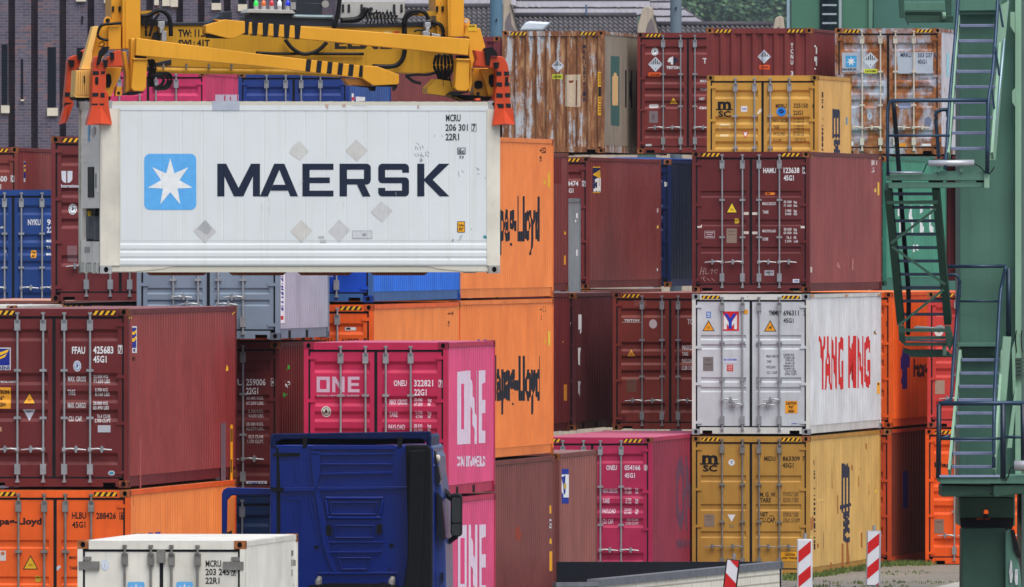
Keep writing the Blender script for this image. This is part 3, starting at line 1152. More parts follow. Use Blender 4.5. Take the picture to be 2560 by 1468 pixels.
c = container('dark red doored container with T shaped logo and hazard diamond, top row', 402.0, 1846, 1990, 9.0, HC, L40, (122, 48, 46), bands='A', stripes=True, spots=0.15)
d = Deco(c, surf(c, 'door'), 'A3')
seal(d, 1444, 470, 31, 36)
haz(d, 1452, 586, 66, (1388, 1498, 660, 702), (240, 96, 40))
d.part('logo_mark').p([(1560, 560), (1575, 530), (1612, 514), (1612, 590), (1590, 585), (1590, 562), (1575, 570)], WHT).p([(1616, 514), (1650, 535), (1658, 570), (1640, 565), (1634, 552), (1634, 586), (1616, 594)], (38, 44, 66))
d.t(1550, 602, 1672, 628, 'TRITON', WHT, 'b')
tri(d, 1572, 1658, 876, 948, (222, 170, 45))
d.part('oval_label').p(rrect(1390, 950, 1480, 984, 16), (196, 192, 196))
d.part('data_plate').r(1394, 1012, 1472, 1120, (130, 118, 122)).r(1420, 1040, 1445, 1090, (112, 96, 100))
d.part('sticker').r(1360, 1312, 1416, 1340, (205, 205, 210))
d.part('lettering').t(1882, 530, 2050, 578, 'TCNU', WHT).t(1856, 726, 2010, 748, 'MAX.GROSS', WHT).t(1856, 806, 1940, 826, 'TARE', WHT).t(1852, 888, 1900, 910, 'NET', WHT).t(1852, 970, 1960, 994, 'CU.CAP', WHT)
d.done()

c = container('maroon container with ribbed end and hazard diamond, above the small yellow container', 384.0, 2031, 2181, 8.88, HC, L40, (122, 50, 48), front='end', stripes=True, cast_rust=0.95)
d = Deco(c, surf(c, 'door'), 'A4')
haz(d, 110, 516, 60, (66, 160, 592, 632), (240, 96, 45))
d.part('number_lettering').t(350, 396, 374, 800, 'TCNU 347', WHT, 'r', vert=True)
d.done()
d = Deco(c, surf(c, 'side'), 'A4')
d.part('lettering').r(570, 412, 586, 430, WHT).r(578, 430, 590, 492, WHT).r(572, 516, 580, 560, WHT).r(582, 516, 592, 600, WHT).r(570, 620, 582, 634, WHT)
d.done()

c = container('rust eaten white container with a blue star square on its doors, behind the stairs', 384.0, 2352.5, 2490, 8.88, HC, L40, (176, 184, 200),
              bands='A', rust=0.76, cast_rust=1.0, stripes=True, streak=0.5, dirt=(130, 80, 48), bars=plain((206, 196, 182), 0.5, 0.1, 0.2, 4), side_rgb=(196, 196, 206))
d = Deco(c, surf(c, 'door'), 'A4')
d.part('primer_patch').p([(818, 480), (980, 476), (978, 650), (820, 655)], (178, 186, 200)).p([(1320, 478), (1650, 476), (1645, 668), (1330, 672)], (180, 188, 202)).p([(1330, 940), (1440, 936), (1438, 985), (1335, 990)], (120, 128, 160)).p([(1570, 1080), (1610, 1060), (1636, 1090), (1620, 1150), (1570, 1140)], (112, 120, 145))
d.part('logo_sticker').r(852, 508, 952, 612, (70, 160, 215)).p(star7(902, 560, 44, 46), WHT)
d.t(824, 622, 958, 642, 'MAERSK', (55, 50, 60), 'b')
haz(d, 1078, 548, 70, (1020, 1140, 628, 668), (208, 214, 62))
d.part('number_lettering').t(1352, 480, 1450, 520, 'MRKU', (50, 58, 88)).t(1508, 484, 1642, 522, '553 237', (50, 58, 88)).t(1658, 486, 1676, 524, '6', (50, 58, 88)).t(1508, 542, 1588, 580, '45G1', (50, 58, 88))
num_block(d, [(1350, 708, 1440, 726, 'MAX GROSS'), (1510, 708, 1600, 726, '32 500 KGS'), (1520, 738, 1600, 756, '71 650 LBS'), (1350, 766, 1420, 786, 'CARGO'), (1510, 766, 1600, 786, '28 600 KGS'), (1520, 848, 1600, 866, '76.4 CUM')], (110, 110, 130))
seal(d, 1072, 1058, 24, 34, (206, 210, 216), (90, 120, 170))
d.part('sticker').r(1328, 1302, 1404, 1336, (230, 150, 50)).r(1544, 1308, 1628, 1330, WHT).r(896, 1290, 924, 1328, WHT)
d.done()
d = Deco(c, surf(c, 'side'), 'A4')
d.part('logo_mark').r(1770, 480, 1800, 700, (150, 200, 215))
d.done()

c = container('small yellow container with a black m over sc logo, on the maroon stack', 366.0, 2045, 2128.6, 7.93, ST, L20, (196, 150, 64), bands='S', cast_rust=0.2, side_rgb=(208, 170, 96))
d = Deco(c, surf(c, 'door'), 'A3')
d.part('logo_lettering').t(2018, 924, 2140, 992, 'm', BLK, 'b').p([(1998, 990), (2030, 996), (2076, 988), (2120, 996), (2156, 990), (2152, 1000), (2110, 1006), (2076, 998), (2040, 1006), (2002, 1000)], BLK).t(2022, 1012, 2138, 1062, 'SC', BLK, 'b')
d.part('sticker').r(2230, 966, 2286, 1018, (222, 226, 235)).t(2238, 984, 2278, 998, 'ACM', (90, 100, 160), 'b')
d.part('inverted_triangle').p([(2236, 1198), (2300, 1198), (2270, 1260)], (200, 70, 60)).p([(2248, 1205), (2288, 1205), (2269, 1243)], WHT)
d.part('faded_sticker').frame(2036, 1128, 2130, 1188, 4, (226, 206, 160)).r(2046, 1132, 2120, 1144, (226, 206, 160)).r(2040, 1222, 2116, 1244, (214, 190, 140))
d.zone('A4').part('number_lettering').t(216, 946, 314, 984, 'MSBU', (60, 44, 28)).t(378, 942, 512, 980, '325150', (60, 44, 28)).t(548, 944, 568, 982, '6', (60, 44, 28)).t(376, 1006, 464, 1046, '22G1', (60, 44, 28))
num_block(d, [(194, 1080, 326, 1112, 'MAX GROSS'), (196, 1142, 248, 1176, 'TARE'), (194, 1200, 300, 1234, 'PAYLOAD'), (192, 1262, 272, 1292, 'CU.CAP.'),
              (374, 1074, 472, 1092, '30 480 KG'), (374, 1100, 472, 1118, '67 200 LB'), (384, 1136, 472, 1154, '2 180 KG'), (384, 1162, 472, 1180, '4 800 LB'),
              (374, 1194, 472, 1212, '28 300 KG'), (374, 1220, 472, 1238, '62 390 LB'), (394, 1256, 486, 1272, '33.2 CU M'), (380, 1280, 494, 1298, '1 170 CU FT')], (104, 78, 40))
d.part('blue_dot').e(268, 1018, 44, 40, (40, 130, 225)).e(268, 1014, 24, 18, (22, 40, 80)).line(250, 1022, 286, 1006, 5, (40, 130, 225))
d.part('torn_sticker').p([(44, 1030), (70, 990), (100, 990), (96, 1010), (56, 1044)], (226, 214, 190))
d.done()
d = Deco(c, surf(c, 'side'), 'A4')
d.part('number_lettering')
for yy, hh in ((838, 50), (905, 14), (930, 10), (960, 24), (1080, 6), (1140, 8), (1165, 24), (1200, 30), (1240, 50), (1300, 36), (1352, 20)):
    d.r(638, yy, 648, yy + hh, (52, 44, 40))
d.part('logo_lettering').t(736, 985, 806, 1240, 'm', (44, 50, 72), 'b').r(740, 1222, 806, 1246, (44, 50, 72)).t(750, 1262, 800, 1400, 'sc', (44, 50, 72), 'b')
d.part('sticker').r(856, 1065, 870, 1135, (86, 140, 170))
d.done()

# ---- right hand stack: maroon, white, yellow
c = container('maroon container numbered 123638 2, on top of the white container with red letters', 345.4, 2024, 2205, 5.855, HC, L40, (98, 34, 36), bands='B', stripes=True, side_rgb=(138, 62, 62), cast_rust=0.7, streak=0.16)
d = Deco(c, surf(c, 'door'), 'B4')
num_block(d, [(103, 218, 218, 264, 'HAMU'), (288, 216, 432, 264, '123638'), (468, 218, 490, 266, '2'), (288, 286, 380, 332, '45G1')], WHT)
d.frame(460, 210, 496, 270, 4, WHT)
num_block(d, [(95, 530, 220, 556, 'MAX.GROSS'), (288, 516, 360, 538, '32 500'), (380, 516, 408, 538, 'kg'), (288, 550, 360, 572, '71 650'), (380, 550, 412, 572, 'lbs'),
              (97, 606, 150, 634, 'TARE'), (302, 596, 358, 620, '3 900'), (380, 596, 408, 620, 'kg'), (302, 626, 358, 648, '8 600'), (380, 626, 412, 648, 'lbs'),
              (95, 780, 218, 804, 'MAX.PAYLOAD'), (288, 764, 360, 788, '28 600'), (380, 764, 408, 788, 'kg'), (288, 798, 360, 820, '63 050'), (380, 798, 412, 820, 'lbs'),
              (95, 852, 148, 878, 'CUBE'), (314, 840, 358, 864, '76.3'), (380, 840, 402, 864, 'm'), (300, 874, 358, 896, '2 694'), (380, 874, 420, 896, 'cuft')], (212, 208, 210))
d.part('reflector').p(rrect(118, 438, 210, 466, 12), (226, 110, 30)).r(134, 446, 160, 458, (50, 30, 20)).r(170, 446, 200, 458, (240, 170, 60))
d.part('label_plate').r(114, 1150, 200, 1198, (176, 176, 184)).t(124, 1160, 190, 1176, 'ABF-9', (60, 60, 70), 'b').r(144, 1182, 168, 1188, (60, 60, 70))
d.part('sticker').r(372, 1230, 430, 1262, (218, 222, 232)).t(380, 1240, 424, 1252, 'CARB', (50, 70, 160), 'b')
d.part('tape').r(444, 742, 492, 768, (216, 208, 198)).r(0, 622, 50, 646, (216, 208, 198)).r(0, 798, 50, 822, (216, 208, 198))
d.zone('B3')
tri(d, 2094, 2200, 526, 628, (235, 205, 55))
d.part('sticker').p([(2172, 680), (2205, 680), (2216, 702), (2205, 724), (2172, 724)], (226, 190, 55))
d.part('framed_notice').frame(1898, 792, 1992, 858, 4, (196, 176, 180)).r(1908, 804, 1980, 812, (190, 170, 174)).r(1918, 822, 1970, 830, (190, 170, 174)).r(1908, 840, 1980, 848, (190, 170, 174))
d.part('data_plate').r(2098, 770, 2192, 902, (142, 122, 108)).r(2112, 790, 2178, 800, (120, 100, 90)).r(2112, 820, 2178, 828, (120, 100, 90))
d.part('tape').r(1810, 736, 1872, 764, (212, 200, 190)).r(2254, 620, 2300, 646, (212, 200, 190)).r(2254, 796, 2300, 820, (212, 200, 190))
d.part('chalk_marks')
for a in ((1856, 1195, 1872, 1120), (1884, 1195, 1896, 1125), (1862, 1162, 1890, 1156), (1912, 1130, 1906, 1185), (1906, 1185, 1938, 1178), (1950, 1150, 1972, 1140), (1972, 1140, 1960, 1185), (1985, 1150, 2020, 1146), (1990, 1150, 1990, 1168), (1990, 1168, 2008, 1180), (1866, 1255, 1874, 1212), (1888, 1215, 1905, 1212), (1888, 1215, 1890, 1235), (1890, 1235, 1904, 1250), (1920, 1225, 1950, 1245), (1960, 1220, 1990, 1250)):
    d.line(*a, 5, (176, 140, 140))
d.done()
d = Deco(c, surf(c, 'side'), 'B4')
d.part('number_lettering').t(1094, 146, 1140, 194, '103', (196, 180, 182)).t(1094, 216, 1114, 260, '5', (196, 180, 182))
d.part('caution_sticker').r(1150, 350, 1166, 468, (220, 180, 60)).p([(1120, 440), (1134, 440), (1124, 400)], (220, 190, 80))
d.part('scrape_marks').p([(770, 1060), (800, 1100), (804, 1140), (780, 1120)], (176, 112, 112)).p([(905, 1040), (925, 1050), (920, 1150), (908, 1130)], (172, 108, 108)).r(540, 1120, 548, 1170, (200, 180, 175))
d.done()
d = Deco(c, surf(c, 'rail'), 'B4')
d.part('hazard_stripes').p([(540, 124), (550, 104), (550, 122)], YEL).p([(1154, 138), (1166, 116), (1168, 136)], YEL)
d.done()

c = container('white container with big red letters on its long side, under the maroon one', 345.4, 2024, 2203, 2.925, HC, L40, (196, 202, 208), bands='C', stripes=True, side_rgb=(212, 216, 220),
              cast_rust=0.3, streak=0.12, rail_rgb=(206, 208, 204), spots=0.1)
d = Deco(c, surf(c, 'door'), 'C3')
d.part('logo_sticker').r(2054, 214, 2210, 390, (208, 36, 42)).p([(2072, 376), (2072, 240), (2104, 290), (2132, 340), (2160, 290), (2194, 240), (2194, 376), (2168, 376), (2168, 322), (2132, 372), (2100, 322), (2100, 376)], WHT)
d.p([(2078, 234), (2106, 234), (2132, 276), (2160, 234), (2188, 234), (2146, 302), (2146, 370), (2118, 370), (2118, 302)], (30, 60, 180))
d.part('info_sticker').r(1914, 216, 1956, 272, (50, 120, 205)).t(1920, 224, 1950, 244, '32', WHT, 'b').r(1922, 254, 1950, 262, WHT)
tri(d, 1878, 1990, 292, 392, (236, 160, 40))
d.part('sticker').p(rrect(2252, 196, 2294, 238, 12), (232, 160, 50))
d.part('data_plate').r(1884, 628, 1978, 756, (124, 118, 118)).r(1900, 650, 1960, 658, (96, 90, 92)).r(1896, 690, 1966, 700, (96, 90, 92))
d.part('label_plate').r(2066, 634, 2200, 686, (206, 212, 226)).t(2074, 644, 2192, 660, 'SEA CONTAINER', (50, 80, 180), 'b')
d.part('red_sticker').r(2102, 698, 2158, 758, (206, 66, 62)).r(2112, 708, 2150, 714, (230, 190, 190)).r(2112, 724, 2150, 730, (230, 190, 190)).r(2116, 740, 2146, 746, (230, 190, 190))
d.zone('C4').part('number_lettering')
num_block(d, [(152, 204, 252, 250, 'YMMU'), (286, 204, 426, 250, '696311'), (468, 206, 488, 250, '3'), (286, 276, 378, 316, '45G1')], (34, 34, 40))
num_block(d, [(132, 610, 248, 632, 'MAX GROSS'), (132, 658, 176, 680, 'TARE'), (132, 708, 214, 732, 'PAYLOAD'), (132, 758, 230, 782, 'CU  CAP'),
              (286, 598, 384, 618, '32500 KG'), (290, 624, 388, 644, '71650 LB'), (304, 650, 384, 668, '3700 KG'), (304, 676, 388, 694, '8160 LB'),
              (286, 702, 384, 720, '28800 KG'), (290, 726, 388, 744, '63490 LB'), (304, 750, 402, 768, '76.4 CUM'), (298, 774, 410, 794, '2700 CUFT')], (92, 94, 102))
tri(d, 108, 222, 292, 396, (236, 160, 40))
d.part('warning_mark').p([(150, 350), (166, 356), (186, 336), (176, 358), (170, 372), (160, 362)], BLK)
d.part('caution_sticker').r(302, 1028, 414, 1140, (238, 160, 40)).t(310, 1036, 404, 1062, 'CAUTION', BLK, 'b').t(334, 1072, 380, 1098, "9'6\"", BLK, 'b').t(330, 1108, 386, 1134, 'HIGH', BLK, 'b')
d.part('sticker').r(346, 1220, 430, 1246, (214, 220, 232)).t(354, 1226, 424, 1240, 'CARB 7.5', (50, 60, 150), 'b')
d.done()
d = Deco(c, surf(c, 'side'), 'C4')
d.part('company_lettering').t(612, 440, 838, 900, 'YANG', (206, 42, 40), 'b').t(876, 434, 1076, 886, 'MING', (206, 42, 40), 'b')
d.part('warning_triangle').p([(1112, 420), (1134, 424), (1122, 372)], (60, 40, 30)).p([(1114, 416), (1130, 418), (1126, 396)], (224, 150, 60))
d.part('caution_sticker').r(1142, 858, 1164, 964, (236, 170, 60)).r(1146, 864, 1160, 884, (60, 50, 40))
d.done()
d = Deco(c, surf(c, 'rail'), 'C4')
d.part('rust_patches').r(528, 58, 566, 84, (196, 150, 110)).r(844, 60, 874, 78, (196, 150, 110)).r(1142, 56, 1172, 76, (196, 150, 110))
d.done()

c = container('large yellow container with peeling side and black logo, bottom of the right stack', 345.4, 2024, 2202, 0.0, HC, L40, (180, 136, 60), bands='B', stripes=True,
              side_rgb=(208, 170, 96), cast_rust=0.8, streak=0.4, dirt=(150, 92, 40), spots=0.5, bars=STEEL_OLD)
d = Deco(c, surf(c, 'door'), 'D3')
d.part('logo_lettering').t(1876, 254, 2018, 328, 'm', BLK, 'b').p([(1854, 326), (1890, 334), (1946, 324), (2000, 334), (2034, 326), (2030, 338), (1996, 344), (1946, 335), (1894, 344), (1858, 338)], BLK).t(1884, 346, 2012, 402, 'SC', BLK, 'b')
d.part('round_sticker').e(2144, 322, 29, 29, (220, 226, 230)).t(2134, 308, 2156, 336, 'T', (110, 130, 150), 'b')
d.part('data_plate').p(rrect(1896, 792, 1988, 906, 8), (138, 122, 110)).r(1912, 812, 1972, 818, (118, 100, 90)).r(1912, 840, 1972, 846, (118, 100, 90))
d.part('inverted_triangle').p([(2106, 796), (2180, 796), (2144, 862)], (222, 226, 230))
d.part('sticker').r(2122, 884, 2166, 918, (150, 126, 80))
d.zone('D4').part('number_lettering')
num_block(d, [(112, 266, 214, 306, 'MEDU'), (280, 266, 436, 306, '863309'), (458, 266, 480, 308, '7'), (278, 326, 378, 368, '45G1'),
              (72, 592, 222, 632, 'M. G. W.'), (72, 644, 172, 684, 'TARE'), (70, 774, 146, 812, 'NET'), (68, 824, 218, 866, 'CU.CAP.')], (50, 40, 26))
num_block(d, [(282, 588, 424, 606, '32500 KGS'), (282, 610, 424, 628, '71650 LBS'), (282, 642, 424, 660, '3940 KGS'), (282, 664, 424, 682, '8690 LBS'),
              (282, 774, 424, 792, '28560 KGS'), (282, 796, 424, 814, '62960 LBS'), (282, 828, 436, 846, '76.4 CUM'), (282, 850, 436, 868, '2700 CUFT')], (118, 92, 50))
d.part('caution_sticker').r(264, 1136, 408, 1216, (240, 170, 35)).t(300, 1150, 392, 1172, 'CAUTION', (70, 50, 20), 'b').t(272, 1180, 420, 1202, 'HIGH TRAILER', (70, 50, 20), 'b')
d.part('scratches').line(158, 812, 180, 804, 6, (60, 40, 24)).line(180, 804, 200, 815, 5, (60, 40, 24))
d.done()
d = Deco(c, surf(c, 'side'), 'D4')
d.part('logo_lettering').t(818, 320, 892, 745, 'm', (42, 48, 66), 'b').p([(806, 712), (836, 706), (898, 690), (902, 716), (840, 738), (808, 750)], (42, 48, 66)).t(828, 762, 888, 900, 's', (42, 48, 66), 'b').t(828, 905, 888, 1040, 'c', (42, 48, 66), 'b')
d.part('number_lettering')
for yy, hh in ((300, 46), (396, 16), (420, 18), (450, 20), (552, 10), (618, 8), (650, 16), (686, 24), (730, 28), (770, 30), (830, 26), (870, 54), (940, 14), (1000, 12), (1030, 24), (1060, 54)):
    d.r(561 + (yy - 300) * 0.012, yy, 571 + (yy - 300) * 0.012, yy + hh, (50, 42, 34))
d.part('warning_triangle').p([(1124, 596), (1140, 596), (1130, 556)], (232, 190, 60))
d.part('rust_streaks')
for x, y0, y1, w in ((716, 480, 640, 4), (732, 350, 560, 5), (782, 620, 800, 4), (912, 345, 400, 5), (972, 450, 560, 3), (1068, 500, 620, 4), (640, 640, 668, 4), (1042, 150, 210, 3), (826, 1060, 1280, 16), (874, 1050, 1250, 14), (602, 1060, 1110, 10), (720, 1230, 1300, 6), (1000, 960, 1110, 5), (650, 960, 1120, 4)):
    d.p([(x - w / 2, y0), (x + w / 2, y0), (x + w * 0.8, y1), (x - w * 0.5, y1 - 20)], (160, 98, 44))
d.part('peeling_paint').p([(534, 840), (552, 800), (566, 850), (556, 930), (540, 940)], (170, 112, 60)).p([(520, 960), (545, 990), (540, 1010), (520, 1000)], (224, 190, 120)).p([(590, 660), (660, 650), (665, 668), (600, 680)], (222, 186, 110))
d.done()

# ---- between the orange stack and the right hand stack
c = container('maroon container side just right of the upper orange one', 340.0, 1250, 1421, 5.85, HC, L40, (116, 48, 48), side_rgb=(130, 58, 56))
d = Deco(c, surf(c, 'side'), 'B3')
d.part('warning_triangle').p([(622, 826), (636, 826), (628, 788)], YEL)
d.part('caution_sticker').r(617, 1016, 634, 1100, (232, 160, 50))
d.part('repaint_patch').r(528, 130, 596, 360, (112, 40, 38))
d.done()
c = container('maroon container side just right of the lower orange one', 340.0, 1252, 1424, 2.925, HC, L40, (104, 34, 36), side_rgb=(112, 38, 40))
d = Deco(c, surf(c, 'side'), 'C3')
d.part('warning_triangle').p([(600, 496), (616, 496), (606, 462)], (224, 160, 60))
d.part('caution_sticker').r(626, 878, 644, 1026, (222, 150, 50)).r(630, 890, 640, 925, (110, 70, 30))
d.done()
c = container('narrow grey container side squeezed between two maroon ones', 360.2, 1357, 1452, 5.245, ST, L20, (120, 130, 138), side_rgb=(132, 140, 146), cast_rust=0.1, streak=0.1)
d = Deco(c, surf(c, 'side'), 'B3')
d.part('number_lettering').r(714, 628, 722, 668, WHT).r(726, 640, 732, 672, WHT).frame(738, 632, 752, 676, 4, WHT).r(716, 680, 722, 735, WHT).r(724, 690, 730, 712, WHT).r(736, 962, 742, 1018, WHT)
d.done()
c = container('brown container with yellow and navy fan logo on its side', 368.0, 1473, 1653, 5.855, HC, L40, (118, 46, 46), bands='A', stripes=True, side_rgb=(128, 54, 54))
d = Deco(c, surf(c, 'door'), 'B3')
num_block(d, [(600, 338, 750, 382, '314474'), (790, 338, 810, 380, '7'), (620, 404, 704, 444, '45G1')], WHT)
d.frame(784, 332, 816, 386, 4, WHT)
d.done()
d = Deco(c, surf(c, 'side'), 'B3')
d.part('logo_sticker').r(881, 208, 950, 448, (26, 36, 84)).r(881, 208, 950, 216, YEL).r(881, 438, 950, 447, YEL)
for k in range(6):
    d.p([(890, 272 + k * 2), (950, 236 + k * 14), (950, 245 + k * 14), (890, 275 + k * 2)], YEL)
d.t(888, 310, 946, 428, 'LCN', WHT, 'b')
d.part('scratches').r(1472, 585, 1477, 625, (190, 160, 160)).p([(1470, 768), (1482, 772), (1474, 738)], (226, 190, 90)).r(1462, 1130, 1474, 1158, (210, 210, 215))
d.done()
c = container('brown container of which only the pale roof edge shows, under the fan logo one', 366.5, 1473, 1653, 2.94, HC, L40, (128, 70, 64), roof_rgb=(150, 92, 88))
c = container('navy open top container with blue tarpaulin, left of the maroon stack', 381.0, 1677, 1840, 5.86, HC, L40, (12, 34, 84), bands='S', side_rgb=(9, 20, 48))  # side colour darkened, shade of the narrow gap painted in
d = Deco(c, surf(c, 'door'), 'B3')
d.part('number_lettering').t(1538, 342, 1550, 382, '1', WHT).frame(1532, 336, 1557, 388, 4, WHT)
d.done()
tb = MB()
for i in range(12):
    for j in range(8):
        def tp(a, b):
            u, v = a / 12, b / 8
            return (-1.20 + 2.4 * v, -6.0 + 12.0 * u, HC + 0.004 + 0.07 * math.sin(math.pi * v) * (0.8 + 0.2 * math.sin(u * 19)) * min(1, 6 * u, 6 * (1 - u)))
        tb.face([tp(i, j), tp(i, j + 1), tp(i + 1, j + 1), tp(i + 1, j)])
tb.build('tarpaulin', plain((44, 74, 140), 0.55), c, smooth=True)

c = container('dark maroon container side with white dashes, beside the one with a round white spot', 353.0, 1439, 1534, 2.925, HC, L20, (92, 40, 44), side_rgb=(92, 42, 46))
d = Deco(c, surf(c, 'door'), 'C3')
num_block(d, [(676, 310, 688, 352, '9')], WHT)
d.done()
d = Deco(c, surf(c, 'side'), 'C3')
d.part('lettering').r(757, 242, 777, 380, WHT).p([(760, 390), (777, 384), (772, 424), (764, 424)], WHT).p([(755, 545), (774, 545), (770, 720), (757, 700)], WHT).p([(755, 850), (774, 850), (770, 960), (764, 1020), (755, 940)], (190, 192, 200))
d.done()
c = container('red brown container with a round white spot on its door, above the pink roof', 353.5, 1819, 1985, 2.925, HC, L40, (132, 54, 44), bands='A', stripes=True, streak=0.3, spots=0.25)
d = Deco(c, surf(c, 'door'), 'C3')
d.part('logo_lettering').t(1166, 284, 1304, 306, 'TRITON', WHT, 'b').r(1146, 310, 1322, 316, (200, 180, 176))
d.part('white_spot').e(1430, 328, 36, 42, (206, 196, 200))
tri(d, 1182, 1280, 544, 630, (222, 150, 60))
d.part('data_plate').r(1190, 824, 1278, 946, (122, 84, 72)).r(1206, 850, 1260, 858, (104, 66, 58))
d.part('repaint_patch').r(1256, 110, 1370, 168, (146, 78, 68)).p([(1630, 440), (1690, 440), (1690, 780), (1626, 790)], (116, 44, 38)).p([(1078, 1152), (1184, 1152), (1180, 1210), (1080, 1212)], (112, 42, 40))
d.part('number_lettering').t(1742, 284, 1850, 330, 'TCNU', WHT).t(1694, 522, 1850, 562, 'MAXGROSS', WHT).t(1694, 584, 1750, 616, 'TARE', WHT).t(1690, 646, 1800, 682, 'PAYLOAD', WHT).t(1690, 710, 1800, 746, 'CUB CAP', WHT)
d.done()

c = container('brown container with a blue and white square logo, half hidden behind the low wall', 317.3, 1398, 1493, 0.0, HC, L20, (116, 58, 54), side_rgb=(140, 80, 74), rail_rgb=(120, 64, 60))
d = Deco(c, surf(c, 'side'), 'D3')
d.part('logo_sticker').r(600, 380, 664, 695, (32, 56, 150)).p([(600, 432), (664, 430), (664, 640), (612, 640), (604, 560), (598, 520)], WHT).p([(606, 452), (630, 440), (626, 500), (636, 560), (622, 620), (612, 600)], (32, 56, 150)).p(rrect(614, 512, 640, 562, 8), (196, 166, 70))
d.done()
c = container('magenta container numbered 054166 0, behind the low white wall', 339.0, 1630, 1800, 0.05, HC, L40, (178, 36, 82), bands='A', stripes=True, side_rgb=(140, 26, 64))  # side colour deepened to hold the shade of the gap
d = Deco(c, surf(c, 'door'), 'D3')
num_block(d, [(1004, 346, 1100, 390, 'ONEU'), (1170, 346, 1314, 390, '054166'), (1352, 348, 1372, 390, '0'), (1170, 418, 1264, 460, '45G1')], (228, 216, 226))
d.frame(1346, 342, 1378, 396, 3, (220, 190, 205))
num_block(d, [(970, 560, 1104, 598, 'MAX GROSS'), (1170, 552, 1232, 574, '32.500'), (1268, 552, 1296, 574, 'kg'), (1170, 584, 1232, 606, '71.650'), (1268, 584, 1294, 606, 'lb'),
              (970, 650, 1034, 690, 'TARE'), (1180, 648, 1232, 670, '3.700'), (1268, 648, 1296, 670, 'kg'), (1180, 678, 1232, 698, '8.160'), (1268, 678, 1294, 698, 'lb'),
              (968, 742, 1088, 784, 'PAYLOAD'), (1166, 740, 1232, 762, '28.800'), (1268, 740, 1296, 762, 'kg'), (1166, 770, 1232, 792, '63.490'), (1268, 770, 1294, 792, 'lb'),
              (968, 836, 1070, 880, 'CU. CAP.'), (1190, 832, 1296, 854, '76.4 CU.M.'), (1178, 866, 1298, 888, '2.700 CU.FT.')], (224, 200, 214))
d.done()
d = Deco(c, surf(c, 'side'), 'D3')
d.part('company_lettering').t(1640, 262, 1850, 905, 'ONE', (96, 62, 84), 'b').t(1636, 1020, 1850, 1095, 'OCEAN NETWORK EXPRESS', (98, 60, 82), 'b')  # pale letters dimmed in colour for the same gap shade
d.done()

# ---- orange and blue stacks in the middle
c = container('orange container numbered 410202 1 on its doors, below the bright blue one', 290.0, 933, 1151, 2.925, HC, L40, ORANGE, bands='A', stripes=True, cast_rust=0.5, side_rgb=OSIDE)
d = Deco(c, surf(c, 'door'), 'C2')
num_block(d, [(560, 458, 692, 510, 'HLXU'), (774, 458, 936, 512, '410202'), (980, 458, 1006, 508, '1')], (70, 36, 24))
d.part('reflector').p(rrect(806, 356, 910, 388, 12), (206, 206, 204)).r(820, 362, 856, 380, (44, 44, 46)).r(862, 362, 900, 380, (232, 232, 232))
d.done()
d = Deco(c, surf(c, 'side'), 'C2')
d.part('number_lettering').t(1752, 202, 1806, 256, '440', (120, 60, 30)).t(1752, 302, 1768, 346, '5', (120, 60, 30))
d.part('caution_sticker').r(1826, 458, 1838, 500, (232, 190, 60))
d.done()
d = Deco(c, surf(c, 'rail'), 'C2')
d.part('hazard_stripes').p([(1066, 206), (1078, 190), (1082, 206)], YEL).p([(1828, 186), (1842, 166), (1846, 186)], YEL)
d.done()
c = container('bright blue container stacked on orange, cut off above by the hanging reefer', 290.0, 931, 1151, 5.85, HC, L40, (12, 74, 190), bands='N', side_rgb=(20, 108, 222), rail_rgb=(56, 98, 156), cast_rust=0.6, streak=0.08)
d = Deco(c, surf(c, 'door'), 'B2')
d.part('lettering').t(600, 1198, 702, 1212, 'SHIPPING', (200, 210, 225))
d.done()

ol = []
for zb, hgt, zone, y0, rr, lab in ((5.86, 2.96, 'B3', 466, (252, 136, 64), 'upper of two orange containers with big black letters, beside the hanging reefer'),
                                    (2.925, HC + 0.02, 'C3', 597, (250, 132, 58), 'lower of two orange containers with big black letters, above a brown one')):
    c = container(lab, 303.0, 1146, 1384, zb, hgt, L40, rr, bands='A', cast_rust=0.1, streak=0.08)
    d = Deco(c, surf(c, 'side'), zone)
    if zone == 'B3':
        d.part('company_lettering').t(-75, 470, 402, 865, 'Hapag-Lloyd', (34, 34, 44), 'b')
        d.part('number_lettering').t(404, 34, 458, 82, '432', (110, 56, 30)).t(404, 112, 420, 156, '5', (110, 56, 30))
        d.part('warning_triangle').p([(440, 368), (456, 368), (444, 316)], (226, 180, 50))
        d.part('caution_sticker').r(478, 264, 494, 398, (230, 176, 50))
    else:
        d.part('company_lettering').t(-60, 612, 408, 1005, 'Hapag-Lloyd', (34, 34, 44), 'b')
        d.part('number_lettering').t(408, 168, 464, 216, '433', (110, 56, 30)).t(410, 246, 426, 290, '5', (110, 56, 30))
        d.part('warning_triangle').p([(446, 500), (462, 502), (450, 452)], (226, 180, 50))
        d.part('caution_sticker').r(484, 394, 500, 526, (230, 196, 70))
        d.part('logo_mark').zone('C2').r(2010, 470, 2046, 640, (44, 50, 150)).r(2068, 470, 2106, 640, (44, 50, 150))
    d.done()
c = container('dark brown container at the foot of the orange stack, beside the pink side', 303.0, 1148, 1388, 0.0, HC - 0.01, L40, (112, 52, 48), side_rgb=(120, 60, 56), cast_rust=0.5, streak=0.25)
d = Deco(c, surf(c, 'side'), 'D3')
d.part('caution_sticker').r(488, 712, 502, 788, (226, 160, 50)).r(490, 1130, 518, 1310, (232, 165, 45)).p([(494, 1062), (512, 1062), (500, 1008)], (226, 165, 50))
d.part('lettering').t(484, 838, 504, 918, 'EG', (205, 205, 212))
d.part('rust_patch').p([(180, 930), (210, 900), (235, 980), (220, 1040), (190, 1010)], (150, 66, 48))
d.done()

